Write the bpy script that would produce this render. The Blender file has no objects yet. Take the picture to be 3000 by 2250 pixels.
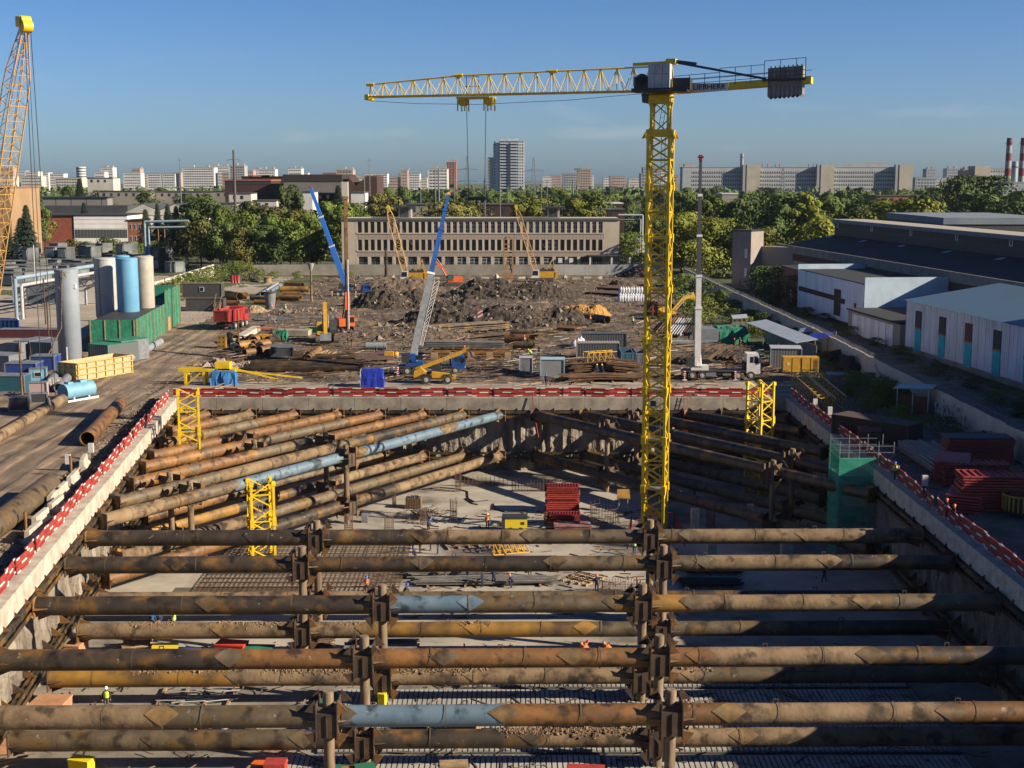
import bpy, math, random
from mathutils import Vector, Matrix, noise
random.seed(7)
scn = bpy.context.scene
COL = scn.collection
R = math.radians
# ---------------- camera, sky, sun, exposure ----------------
F, PITCH, H = 3900.0, R(8.79), 28.4
SP, CP = math.sin(PITCH), math.cos(PITCH)
cam = bpy.data.objects.new('camera', bpy.data.cameras.new('camera')); COL.objects.link(cam)
cam.location = (0, 0, H); cam.rotation_euler = (R(90)-PITCH, 0, 0)
cam.data.lens = 46.8; cam.data.sensor_width = 36; cam.data.clip_start = 1; cam.data.clip_end = 12000
scn.camera = cam
SUN = Vector((1, -.30, .485)).normalized()
w = bpy.data.worlds.new("World"); scn.world = w; w.use_nodes = True
nt = w.node_tree; nt.nodes.clear()
wo = nt.nodes.new('ShaderNodeOutputWorld'); bg = nt.nodes.new('ShaderNodeBackground')
sky = nt.nodes.new('ShaderNodeTexSky'); sky.sky_type = 'NISHITA'; sky.sun_disc = False
sky.sun_elevation = math.asin(SUN.z); sky.sun_rotation = math.atan2(SUN.x, SUN.y)
sky.air_density = 1.0; sky.dust_density = 1.0; sky.ozone_density = 3.0; sky.altitude = 200
tc = nt.nodes.new('ShaderNodeTexCoord'); mp = nt.nodes.new('ShaderNodeMapping')
mp.inputs['Scale'].default_value = (9, 9, 48)
nz = nt.nodes.new('ShaderNodeTexNoise'); nz.inputs['Scale'].default_value = 1.0; nz.inputs['Detail'].default_value = 6
rp = nt.nodes.new('ShaderNodeValToRGB'); rp.color_ramp.elements[0].position = .58; rp.color_ramp.elements[1].position = .80
sx = nt.nodes.new('ShaderNodeSeparateXYZ')
mr = nt.nodes.new('ShaderNodeMapRange'); mr.inputs['From Min'].default_value = .10; mr.inputs['From Max'].default_value = .02
mm = nt.nodes.new('ShaderNodeMath'); mm.operation = 'MULTIPLY'
mm2 = nt.nodes.new('ShaderNodeMath'); mm2.operation = 'MULTIPLY'; mm2.inputs[1].default_value = .5
mx = nt.nodes.new('ShaderNodeMix'); mx.data_type = 'RGBA'; mx.inputs['B'].default_value = (5.0, 5.4, 5.8, 1)
L = nt.links.new
L(tc.outputs['Generated'], mp.inputs['Vector']); L(mp.outputs[0], nz.inputs['Vector']); L(nz.outputs['Fac'], rp.inputs[0])
L(tc.outputs['Generated'], sx.inputs[0]); L(sx.outputs['Z'], mr.inputs['Value'])
L(rp.outputs[0], mm.inputs[0]); L(mr.outputs[0], mm.inputs[1]); L(mm.outputs[0], mm2.inputs[0])
tr_ = nt.nodes.new('ShaderNodeValToRGB'); te = tr_.color_ramp.elements; te[0].position = .0; te[0].color = (.70, .96, 1.40, 1); te[1].position = .16; te[1].color = (.40, .66, 1.04, 1)
e_ = te.new(.075); e_.color = (.57, .80, 1.24, 1); e_ = te.new(.55); e_.color = (.19, .36, .66, 1)
mt_ = nt.nodes.new('ShaderNodeMix'); mt_.data_type = 'RGBA'; mt_.blend_type = 'MULTIPLY'; mt_.inputs['Factor'].default_value = 1
L(sx.outputs['Z'], tr_.inputs[0]); L(sky.outputs[0], mt_.inputs['A']); L(tr_.outputs[0], mt_.inputs['B'])
L(mt_.outputs['Result'], mx.inputs['A']); L(mm2.outputs[0], mx.inputs['Factor']); L(mx.outputs['Result'], bg.inputs[0])
bg.inputs[1].default_value = 0.050
L(bg.outputs[0], wo.inputs[0])
sl = bpy.data.lights.new('sun', 'SUN'); sl.energy = 5.0; sl.angle = R(.5); sl.color = (1, .85, .66)
so = bpy.data.objects.new('sun', sl); COL.objects.link(so)
so.rotation_euler = SUN.to_track_quat('Z', 'Y').to_euler(); so.location = (200, -40, 120)
vs = scn.view_settings; vs.view_transform = 'Standard'; vs.look = 'None'; vs.gamma = 1; vs.exposure = 1.08
scn.cycles.max_bounces = 5; scn.cycles.diffuse_bounces = 2; scn.cycles.transparent_max_bounces = 6
# ---------------- geometry helpers ----------------
def ray(x, y):
    d = (y-1125)/F
    return Vector(((x-1500)/F, CP-d*SP, -(SP+d*CP)))
def P(x, y, z=0.0):                 # where the line of sight meets height z
    r = ray(x, y); t = (z-H)/r.z
    return Vector((0, 0, H)) + r*t
def Q(x, y, Y):                     # where it meets the plane at distance Y
    r = ray(x, y); return Vector((0, 0, H)) + r*(Y/r.y)
def V(*a): return Vector(a)
class MB:
    def __init__(s): s.v = []; s.f = []; s.sm = []
    def poly(s, pts, smooth=False):
        b = len(s.v); s.v += [tuple(p) for p in pts]; s.f.append(tuple(range(b, b+len(pts)))); s.sm.append(smooth)
    def add(s, vs, fs, smooth=False):
        b = len(s.v); s.v += [tuple(p) for p in vs]
        for f in fs: s.f.append(tuple(b+i for i in f)); s.sm.append(smooth)
    def box(s, x0, x1, y0, y1, z0, z1, m=None):
        vs = [V(x, y, z) for z in (z0, z1) for x, y in ((x0, y0), (x1, y0), (x1, y1), (x0, y1))]
        if m: vs = [m @ p for p in vs]
        s.add(vs, [(3, 2, 1, 0), (4, 5, 6, 7), (0, 1, 5, 4), (1, 2, 6, 5), (2, 3, 7, 6), (3, 0, 4, 7)]); return s
    def cbox(s, c, sz, rz=0):
        m = Matrix.Translation(c) @ Matrix.Rotation(rz, 4, 'Z')
        return s.box(-sz[0]/2, sz[0]/2, -sz[1]/2, sz[1]/2, -sz[2]/2, sz[2]/2, m)
    def beam(s, p, q, w, h=None, up=None):
        p = Vector(p); q = Vector(q); h = h or w; d = (q-p); l = d.length
        if l < 1e-6: return s
        d /= l; up = Vector(up) if up else (V(0, 0, 1) if abs(d.z) < .95 else V(0, 1, 0))
        a = d.cross(up).normalized(); b = a.cross(d)
        vs = [o + a*i*w/2 + b*j*h/2 for o in (p, q) for i, j in ((-1, -1), (1, -1), (1, 1), (-1, 1))]
        s.add(vs, [(3, 2, 1, 0), (4, 5, 6, 7), (0, 1, 5, 4), (1, 2, 6, 5), (2, 3, 7, 6), (3, 0, 4, 7)]); return s
    def tube(s, p, q, r, r2=None, n=8, cap=True, th=0):
        p = Vector(p); q = Vector(q); r2 = r if r2 is None else r2; d = q-p; l = d.length
        if l < 1e-6: return s
        d /= l; up = V(0, 0, 1) if abs(d.z) < .95 else V(0, 1, 0)
        a = d.cross(up).normalized(); b = a.cross(d)
        cs = [(math.cos(2*math.pi*i/n), math.sin(2*math.pi*i/n)) for i in range(n)]
        vs = [p+(a*c+b*e)*r for c, e in cs] + [q+(a*c+b*e)*r2 for c, e in cs]
        s.add(vs, [(i, (i+1) % n, n+(i+1) % n, n+i) for i in range(n)], n > 5)
        if th:      # hollow pipe: inner wall and end rings
            vi = [p+(a*c+b*e)*(r-th) for c, e in cs] + [q+(a*c+b*e)*(r2-th) for c, e in cs]
            s.add(vi, [(n+i, n+(i+1) % n, (i+1) % n, i) for i in range(n)], True)
            for k in (0, n): s.add([vs[k+i] for i in range(n)]+[vi[k+i] for i in range(n)], [(i, n+i, n+(i+1) % n, (i+1) % n) for i in range(n)])
        elif cap:
            s.poly([vs[i] for i in range(n)][::-1]); s.poly([vs[n+i] for i in range(n)])
        return s
    def path(s, pts, r, n=5):
        for a, b in zip(pts, pts[1:]): s.tube(a, b, r, n=n)
        return s
    def prism(s, poly, a, b, m=None, axis='y'):   # poly in (x,z) swept along y, or (x,y) along z
        n = len(poly)
        f = (lambda x, z, t: V(x, t, z)) if axis == 'y' else ((lambda x, y, t: V(x, y, t)) if axis == 'z' else (lambda y, z, t: V(t, y, z)))
        vs = [f(x, z, t) for t in (a, b) for x, z in poly]
        if m: vs = [m @ p for p in vs]
        s.add(vs, [tuple(range(n))[::-1], tuple(range(n, 2*n))] + [(i, (i+1) % n, n+(i+1) % n, n+i) for i in range(n)]); return s
    def lathe(s, prof, c=(0, 0, 0), n=20, m=None):
        c = Vector(c); vs = []
        for r, z in prof:
            for i in range(n):
                p = c+V(r*math.cos(2*math.pi*i/n), r*math.sin(2*math.pi*i/n), z); vs.append(m @ p if m else p)
        s.add(vs, [(k*n+i, k*n+(i+1) % n, (k+1)*n+(i+1) % n, (k+1)*n+i) for k in range(len(prof)-1) for i in range(n)], True)
        return s
    def wheel(s, c, r, w, axis=(0, 1, 0), n=16):
        a = Vector(axis).normalized(); c = Vector(c)
        s.tube(c-a*w/2, c+a*w/2, r, n=n); return s
    def rock(s, c, r, rnd=random):
        vs = [(1, 0, 0), (-1, 0, 0), (0, 1, 0), (0, -1, 0), (0, 0, 1), (0, 0, -1)]
        k = [r*(.6+.8*rnd.random()) for _ in vs]; a = rnd.random()*6
        m = Matrix.Rotation(a, 3, 'Z') @ Matrix.Rotation(a*1.7, 3, 'X')
        s.add([Vector(c)+m @ (Vector(v)*kk) for v, kk in zip(vs, k)], [(0, 2, 4), (2, 1, 4), (1, 3, 4), (3, 0, 4), (2, 0, 5), (1, 2, 5), (3, 1, 5), (0, 3, 5)]); return s
    def mesh(s, name):
        me = bpy.data.meshes.new(name); me.from_pydata(s.v, [], s.f)
        me.polygons.foreach_set('use_smooth', s.sm); me.update(); return me
def put(name, mb, mat, parent=None, loc=None, rz=None, mi=None):
    me = mb.mesh(name) if isinstance(mb, MB) else mb
    for m in (mat if isinstance(mat, (list, tuple)) else [mat]): me.materials.append(m)
    if mi: me.polygons.foreach_set('material_index', mi)
    o = bpy.data.objects.new(name, me); COL.objects.link(o)
    if parent: o.parent = parent
    if loc is not None: o.location = loc
    if rz is not None: o.rotation_euler = (0, 0, rz)
    return o
def tag(o, label, cat, group=None, kind=None):
    o['label'] = label; o['category'] = cat
    if group: o['group'] = group
    if kind: o['kind'] = kind
    return o
def thing(name, label, cat, loc=(0, 0, 0), rz=0, group=None):
    o = bpy.data.objects.new(name, None); COL.objects.link(o); o.location = loc; o.rotation_euler = (0, 0, rz)
    o.empty_display_size = .3
    return tag(o, label, cat, group)
def struct(o, kind='structure'): o['kind'] = kind; return o
KIDS = {}
def dup(root, loc=None, rz=None, label=None, group=None, scale=None):
    r = root.copy(); COL.objects.link(r)
    if loc is not None: r.location = loc
    if rz is not None: r.rotation_euler = (0, 0, rz)
    if label: r['label'] = label
    if group: r['group'] = group
    if scale is not None: r.scale = (scale,)*3 if isinstance(scale, (int, float)) else scale
    if root.name not in KIDS:
        KIDS[root.name] = [(c, list(c.children)) for c in root.children]
    for c, gs in KIDS[root.name]:
        k = c.copy(); COL.objects.link(k); k.parent = r
        for g in gs:
            q = g.copy(); COL.objects.link(q); q.parent = k
    return r
# ---------------- materials ----------------
MATS = {}
def M(name, c1, c2=None, sc=1.0, rough=.85, metal=0, bump=0, bsc=None, stretch=None, lo=.35, hi=.65, rnd=0.0, det=5, c3=None, spec=None, c4=None, dist=0.0, splash=0):
    if name in MATS: return MATS[name]
    g_ = lambda c: None if c is None else tuple(q*.80 for q in c)
    c1, c2, c3, c4 = g_(c1), g_(c2), g_(c3), g_(c4)
    m = bpy.data.materials.new(name); m.use_nodes = True; t = m.node_tree; N = t.nodes; L = t.links.new
    b = N['Principled BSDF']; b.inputs['Roughness'].default_value = rough; b.inputs['Metallic'].default_value = metal
    if spec is not None: b.inputs['Specular IOR Level'].default_value = spec
    c1 = tuple(c1)+(1,); b.inputs['Base Color'].default_value = c1
    if c2 or bump or rnd:
        tc = N.new('ShaderNodeTexCoord'); oi = N.new('ShaderNodeObjectInfo'); ad = N.new('ShaderNodeVectorMath'); ad.operation = 'ADD'
        ml = N.new('ShaderNodeMath'); ml.operation = 'MULTIPLY'; ml.inputs[1].default_value = 57.0
        L(oi.outputs['Random'], ml.inputs[0]); L(tc.outputs['Object'], ad.inputs[0]); L(ml.outputs[0], ad.inputs[1])
        v = ad.outputs[0]
        if stretch:
            mp = N.new('ShaderNodeMapping'); mp.inputs['Scale'].default_value = stretch; L(v, mp.inputs[0]); v = mp.outputs[0]
    col = None
    if c2:
        n = N.new('ShaderNodeTexNoise'); n.inputs['Scale'].default_value = sc; n.inputs['Detail'].default_value = det; n.inputs['Roughness'].default_value = .62
        r = N.new('ShaderNodeValToRGB'); L(v, n.inputs['Vector']); L(n.outputs['Fac'], r.inputs[0])
        e = r.color_ramp.elements; e[0].position = lo; e[0].color = c1; e[1].position = hi; e[1].color = tuple(c2)+(1,)
        if c3: x = e.new((lo+hi)/2); x.color = tuple(c3)+(1,)
        if c4: x = e.new(lo+(hi-lo)*.82); x.color = tuple(c4)+(1,)
        n.inputs['Distortion'].default_value = dist
        col = r.outputs[0]
    if splash and col:
        n3 = N.new('ShaderNodeTexNoise'); n3.inputs['Scale'].default_value = 1.7; n3.inputs['Detail'].default_value = 7; n3.inputs['Roughness'].default_value = .7
        r3 = N.new('ShaderNodeValToRGB'); r3.color_ramp.elements[0].position = .635; r3.color_ramp.elements[1].position = .68; r3.color_ramp.elements[1].color = (splash, splash, splash, 1)
        m3 = N.new('ShaderNodeMix'); m3.data_type = 'RGBA'; m3.inputs['B'].default_value = (.40, .37, .31, 1)
        L(v, n3.inputs['Vector']); L(n3.outputs['Fac'], r3.inputs[0]); L(r3.outputs[0], m3.inputs['Factor']); L(col, m3.inputs['A']); col = m3.outputs['Result']
        n4 = N.new('ShaderNodeTexNoise'); n4.inputs['Scale'].default_value = .9; n4.inputs['Detail'].default_value = 8; r4 = N.new('ShaderNodeValToRGB'); r4.color_ramp.elements[0].position = .34; r4.color_ramp.elements[0].color = (.28, .27, .26, 1); r4.color_ramp.elements[1].position = .46; r4.color_ramp.elements[1].color = (1, 1, 1, 1)
        m4 = N.new('ShaderNodeMix'); m4.data_type = 'RGBA'; m4.blend_type = 'MULTIPLY'; m4.inputs['Factor'].default_value = 1; L(v, n4.inputs['Vector']); L(n4.outputs['Fac'], r4.inputs[0]); L(col, m4.inputs['A']); L(r4.outputs[0], m4.inputs['B']); col = m4.outputs['Result']
    if rnd:
        h = N.new('ShaderNodeHueSaturation'); mr = N.new('ShaderNodeMapRange')
        mr.inputs['To Min'].default_value = 1-rnd; mr.inputs['To Max'].default_value = 1+rnd
        L(oi.outputs['Random'], mr.inputs[0]); L(mr.outputs[0], h.inputs['Value'])
        if col: L(col, h.inputs['Color'])
        else: h.inputs['Color'].default_value = c1
        col = h.outputs[0]
    if col: L(col, b.inputs['Base Color'])
    if bump:
        n2 = N.new('ShaderNodeTexNoise'); n2.inputs['Scale'].default_value = bsc or sc*3; n2.inputs['Detail'].default_value = 6
        bp = N.new('ShaderNodeBump'); bp.inputs['Distance'].default_value = bump; bp.inputs['Strength'].default_value = 1
        L(v, n2.inputs['Vector']); L(n2.outputs['Fac'], bp.inputs['Height']); L(bp.outputs[0], b.inputs['Normal'])
    MATS[name] = m; return m
def ruts(m, sc, dist, depth, dark, vec=(1, .05, 1), ds=.6):
    """wheel tracks: a distorted wave in bump and, faintly, in colour (the low parts of the wave are darker)"""
    t = m.node_tree; N = t.nodes; L = t.links.new; b = N['Principled BSDF']
    tc = N.new('ShaderNodeTexCoord'); mp = N.new('ShaderNodeMapping'); mp.inputs['Scale'].default_value = vec; mp.inputs['Rotation'].default_value = (0, 0, R(-6.5)); wv = N.new('ShaderNodeTexWave'); wv.inputs['Scale'].default_value = sc
    wv.inputs['Distortion'].default_value = dist; wv.inputs['Detail'].default_value = 4; wv.inputs['Detail Scale'].default_value = ds; wv.inputs['Detail Roughness'].default_value = .6
    L(tc.outputs['Object'], mp.inputs[0]); L(mp.outputs[0], wv.inputs[0])
    bp = N.new('ShaderNodeBump'); bp.inputs['Distance'].default_value = depth; L(wv.outputs['Fac'], bp.inputs['Height']); L(b.inputs['Normal'].links[0].from_socket, bp.inputs['Normal']); L(bp.outputs[0], b.inputs['Normal'])
    r = N.new('ShaderNodeValToRGB'); r.color_ramp.elements[0].color = (dark, dark, dark, 1); r.color_ramp.elements[0].position = .1; r.color_ramp.elements[1].position = .55; r.color_ramp.elements[1].color = (1, 1, 1, 1)  # colour multiplied darker where the wave is low
    x = N.new('ShaderNodeMix'); x.data_type = 'RGBA'; x.blend_type = 'MULTIPLY'; x.inputs['Factor'].default_value = 1; L(wv.outputs['Fac'], r.inputs[0]); L(b.inputs['Base Color'].links[0].from_socket, x.inputs['A']); L(r.outputs[0], x.inputs['B']); L(x.outputs['Result'], b.inputs['Base Color'])
def stripes(name, ca, cb, axis='X', period=1.0, duty=.5, axis2=None, period2=1.0, duty2=.5, rough=.8, off=0.0):
    """two colours in bands along one local axis (and, with axis2, only inside bands of the second)"""
    if name in MATS: return MATS[name]
    m = M(name, ca, rough=rough); t = m.node_tree; N = t.nodes; L = t.links.new
    tc = N.new('ShaderNodeTexCoord'); s = N.new('ShaderNodeSeparateXYZ'); L(tc.outputs['Object'], s.inputs[0])
    def band(ax, per, du, o):
        a = N.new('ShaderNodeMath'); a.operation = 'MULTIPLY_ADD'; a.inputs[1].default_value = 1/per; a.inputs[2].default_value = o+100
        b = N.new('ShaderNodeMath'); b.operation = 'FRACT'; c = N.new('ShaderNodeMath'); c.operation = 'LESS_THAN'; c.inputs[1].default_value = du
        L(s.outputs[ax], a.inputs[0]); L(a.outputs[0], b.inputs[0]); L(b.outputs[0], c.inputs[0]); return c.outputs[0]
    f = band(axis, period, duty, off)
    if axis2:
        g = band(axis2, period2, duty2, 0); q = N.new('ShaderNodeMath'); q.operation = 'MULTIPLY'; L(f, q.inputs[0]); L(g, q.inputs[1]); f = q.outputs[0]
    mx = N.new('ShaderNodeMix'); mx.data_type = 'RGBA'; mx.inputs['A'].default_value = tuple(q*.8 for q in ca)+(1,); mx.inputs['B'].default_value = tuple(q*.8 for q in cb)+(1,)
    L(f, mx.inputs['Factor']); L(mx.outputs['Result'], N['Principled BSDF'].inputs['Base Color'])
    return m
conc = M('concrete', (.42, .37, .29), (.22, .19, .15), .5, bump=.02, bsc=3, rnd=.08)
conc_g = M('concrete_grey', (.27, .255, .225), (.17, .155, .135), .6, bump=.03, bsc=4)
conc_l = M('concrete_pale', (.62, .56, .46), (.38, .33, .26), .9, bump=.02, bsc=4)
slabm = M('slab_concrete', (.50, .46, .38), (.15, .135, .11), .13, det=10, c3=(.38, .345, .28), bump=.01, bsc=2)
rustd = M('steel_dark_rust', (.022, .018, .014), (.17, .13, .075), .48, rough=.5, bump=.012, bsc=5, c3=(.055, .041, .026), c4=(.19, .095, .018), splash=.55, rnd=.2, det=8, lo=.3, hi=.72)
rusto = M('steel_orange_rust', (.30, .135, .032), (.05, .030, .017), .42, det=9, c3=(.155, .078, .026), c4=(.22, .10, .028), rough=.58, splash=.5, bump=.012, bsc=5, rnd=.15)
ochre = M('steel_ochre', (.40, .21, .030), (.10, .06, .022), .4, det=8, c3=(.27, .145, .028), rough=.6, bump=.008, bsc=5, rnd=.1)
pgrey = M('pipe_grey_brown', (.19, .145, .085), (.035, .028, .020), .5, rough=.58, bump=.015, bsc=5, rnd=.15, c3=(.105, .078, .045), c4=(.17, .10, .028), splash=.5, det=8, lo=.3, hi=.7)
ptan = M('pipe_muddy', (.27, .19, .105), (.07, .048, .028), .5, splash=.4, det=8, c3=(.21, .14, .075), rough=.9, bump=.03, bsc=4, rnd=.1)
pblue = M('pipe_blue_paint', (.105, .165, .21), (.16, .23, .28), .4, splash=.35, rough=.45, bump=.005, bsc=4)
patchm = M('weld_patch', (.22, .135, .045), (.10, .062, .03), 1.5, rough=.6, rnd=.25)
plated = M('steel_plate_dark', (.045, .028, .018), (.10, .058, .030), 1.2, rough=.7, bump=.01)
yel = M('crane_yellow', (.84, .57, .008), (.42, .27, .02), .9, rough=.5, det=9, lo=.4, hi=.85)
yeld = M('machine_yellow', (.68, .38, .02), (.5, .27, .02), 1.5, rough=.5)
boomy = M('boom_pale_yellow', (.72, .42, .12), (.55, .32, .10), 1.2, rough=.5)
blk = M('black_rubber', (.02, .02, .02), rough=.8)
tyre = M('tyre_dusty', (.09, .075, .06), (.035, .03, .028), 3, rough=.95)
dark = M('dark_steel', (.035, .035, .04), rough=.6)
gsteel = M('grey_steel', (.22, .24, .26), (.14, .15, .16), 1.5, rough=.55, rnd=.1)
lsteel = M('pale_steel', (.5, .52, .53), (.36, .37, .38), 1.2, rough=.5)
glass = M('dark_glass', (.02, .028, .035), rough=.12)
glassb = M('bluish_glass', (.07, .11, .13), rough=.15)
white = M('white_paint', (.74, .74, .72), (.6, .59, .57), 1.2, rough=.5)
redm = M('red_paint', (.42, .035, .03), (.3, .025, .025), 1.2, rough=.5)
redf = M('formwork_red', (.50, .065, .05), (.30, .045, .04), 2, rough=.6)
orng = M('orange_paint', (.75, .16, .03), (.6, .12, .02), 1, rough=.5)
blue = M('blue_paint', (.012, .085, .32), (.01, .06, .22), 1, rough=.45)
bluel = M('light_blue_paint', (.20, .42, .56), (.14, .32, .45), .8, rough=.5)
netg = M('green_netting', (.02, .24, .13), (.012, .13, .08), .8, rough=.9, bump=.05, bsc=2)
tarpb = M('blue_tarp', (.012, .035, .42), (.01, .025, .3), 1, rough=.45, bump=.12, bsc=1.6)
wood = M('wood_boards', (.42, .29, .16), (.27, .18, .10), 2, rough=.85, rnd=.1)
brick = M('red_brick', (.36, .095, .05), (.25, .07, .04), .5, rough=.9)
brick2 = M('orange_brick', (.40, .14, .07), (.28, .10, .05), .5, rough=.9)
sand = M('sand', (.55, .29, .08), (.42, .21, .06), .8, rough=1, bump=.1, bsc=2)
soil = M('dark_soil', (.06, .043, .030), (.18, .13, .085), .9, rough=1, bump=.35, bsc=1.6, det=8)
roofd = M('tar_roof', (.014, .017, .022), (.024, .028, .034), .15, rough=.9)
skin = M('skin', (.45, .24, .16), rough=.6)
# ---------------- the ground, with the pit cut out ----------------
YB = 171.7; YN = 42.0                   # back and near edge of the pit
XR = 36.4                               # right pit edge
def xl(y): return -35.0 - .1135*(min(max(y, 30), 320)-88)   # left pit edge
ZF = -9.6                               # pit floor
ZT, ZB = -2.0, -7.45                    # the two tiers of struts
def fbm(x, y, s, o=4): return noise.fractal(V(x*s, y*s, 3.1), 1.0, 2.0, o)
def zone(x, y):
    """0 rough site soil, 1 rutted track, 2 compacted pale strip, 3 grass, 4 asphalt yard, 5 concrete yard"""
    n = fbm(x, y, .06)*6
    c = x - xl(y)
    if y > 392+n*.3 or x < -140: return 3
    if x > 50: return 4 if (x < 66+n*.2 and y < 270) or (300 < y < 330 and x < 90) else 3
    if c < 0 and y < 262 and c > -27+n*.6+max(0, (y-200))*.10: return 1
    if x < -62 and y < 300: return 5
    if -185 < x < -62+n*.6 and 285 < y < 450: return 5 if n < 1.2 else 3
    if x < -55 and y > 285: return 3
    if 172 < y < 186+n*.5 and x < 40: return 2
    if y < YB and x > XR: return 4
    if x > 40+n*.3 and y > 200: return 3
    return 0
def gh(x, y):
    z = zone(x, y)
    if z == 3: return fbm(x, y, .05)*.5 if y < 450 else 0.0
    if z in (4, 5): return 0.0
    a = {0: .27, 1: .10, 2: .06}[z]
    e = min(1, max(0, (y-YB-2)/6.0)) if y > YB-1 else (min(1, max(0, (xl(y)-x-2)/5)) if x < 0 else 0)
    return fbm(x, y, .22)*a*e + (fbm(x+50, y, .7)*a*.45*e)
def ground():
    us = []; u = -150.0
    us = [-6000, -3500, -2000, -1200, -700, -450, -300, -220, -180]
    u = -150
    while u < 125: us.append(u); u += .7 if -45 < u < 90 else 1.6
    us = sorted(set([round(a, 3) for a in us if abs(a) > .5 and abs(a-(XR+46)) > .5] + [0.0] + [160, 220, 300, 420, 700, 1200, 2200, 3500, 6000]))
    ys = [-60, 0, YN]; y = YN
    while y < 420: y += .7+max(0, (y-170))*.006; ys.append(y)
    ys = [a for a in ys if abs(a-YB) > .35]+[YB]; ys.sort(); ys += [450, 520, 650, 900, 1300, 2000, 3000, 4500, 7000]
    verts = []; idx = {}
    def X(u, y):   # column 0 lies on the left pit edge, the next key column on the right one
        l = xl(y)
        if u <= 0: return l+u
        k = XR - l; base = 82.0
        return l + u*k/base if u <= base else XR+(u-base)
    us = [a for a in us if abs(a-82.0) > .5]+[82.0]; us.sort()
    nx = len(us)
    for yy in ys:
        for u in us:
            x = X(u, yy)
            edge = YN-1 <= yy <= YB+.1 and -.1 <= u <= 82.1
            verts.append((x, yy, 0.0 if edge else (gh(x, yy) if abs(x) < 200 and 40 < yy < 430 else 0.0)))
    faces = []; mi = []
    for j in range(len(ys)-1):
        yc = (ys[j]+ys[j+1])/2
        for i in range(nx-1):
            uc = (us[i]+us[i+1])/2
            if 0 < uc < 82 and YN < yc < YB: continue
            faces.append((j*nx+i, j*nx+i+1, (j+1)*nx+i+1, (j+1)*nx+i)); mi.append(zone(X(uc, yc), yc) if abs(uc) < 240 else 3)
    me = bpy.data.meshes.new('ground'); me.from_pydata(verts, [], faces)
    me.polygons.foreach_set('use_smooth', [True]*len(faces))
    mud = M('site_mud', (.060, .042, .028), (.38, .27, .165), .2, rough=1, bump=.35, bsc=1.3, c3=(.13, .092, .058), det=10, lo=.33, hi=.72)
    trk = M('rutted_track', (.21, .158, .108), (.36, .275, .19), .5, rough=.95, bump=.15, bsc=.8, stretch=(1.0, .16, 1), lo=.3, hi=.7, det=9, dist=1.2)
    N_ = trk.node_tree.nodes; L_ = trk.node_tree.links.new; b_ = N_['Principled BSDF']; old = b_.inputs['Base Color'].links[0].from_socket
    n2 = N_.new('ShaderNodeTexNoise'); n2.inputs['Scale'].default_value = .22; n2.inputs['Detail'].default_value = 9; tc_ = N_.new('ShaderNodeTexCoord'); L_(tc_.outputs['Object'], n2.inputs['Vector'])
    r2 = N_.new('ShaderNodeValToRGB'); r2.color_ramp.elements[0].position = .35; r2.color_ramp.elements[0].color = (.55, .52, .50, 1); r2.color_ramp.elements[1].position = .65; r2.color_ramp.elements[1].color = (1.1, 1.07, 1.0, 1)
    x2 = N_.new('ShaderNodeMix'); x2.data_type = 'RGBA'; x2.blend_type = 'MULTIPLY'; x2.inputs['Factor'].default_value = 1; L_(n2.outputs['Fac'], r2.inputs[0]); L_(old, x2.inputs['A']); L_(r2.outputs[0], x2.inputs['B']); L_(x2.outputs['Result'], b_.inputs['Base Color'])
    ruts(trk, .10, 9.0, .14, .80, (1, .10, 1), 1.6); ruts(mud, .06, 12.0, .14, .80, (1, .5, 1), 2.2)
    pale = M('compacted_strip', (.22, .18, .135), (.42, .36, .28), .35, rough=1, bump=.06, bsc=1.5, stretch=(.5, 1.6, 1), det=7)
    grs = M('grass_ground', (.035, .06, .015), (.10, .11, .035), .12, rough=1, bump=.3, bsc=1.2)
    asp = M('asphalt_yard', (.085, .078, .066), (.22, .19, .155), .3, rough=.95, bump=.04, bsc=3)
    cy = M('concrete_yard', (.30, .25, .19), (.42, .36, .28), .15, rough=.95, bump=.03, bsc=2)
    for m in (mud, trk, pale, grs, asp, cy): me.materials.append(m)
    me.polygons.foreach_set('material_index', mi)
    o = bpy.data.objects.new('ground', me); COL.objects.link(o); struct(o)
ground()
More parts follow.
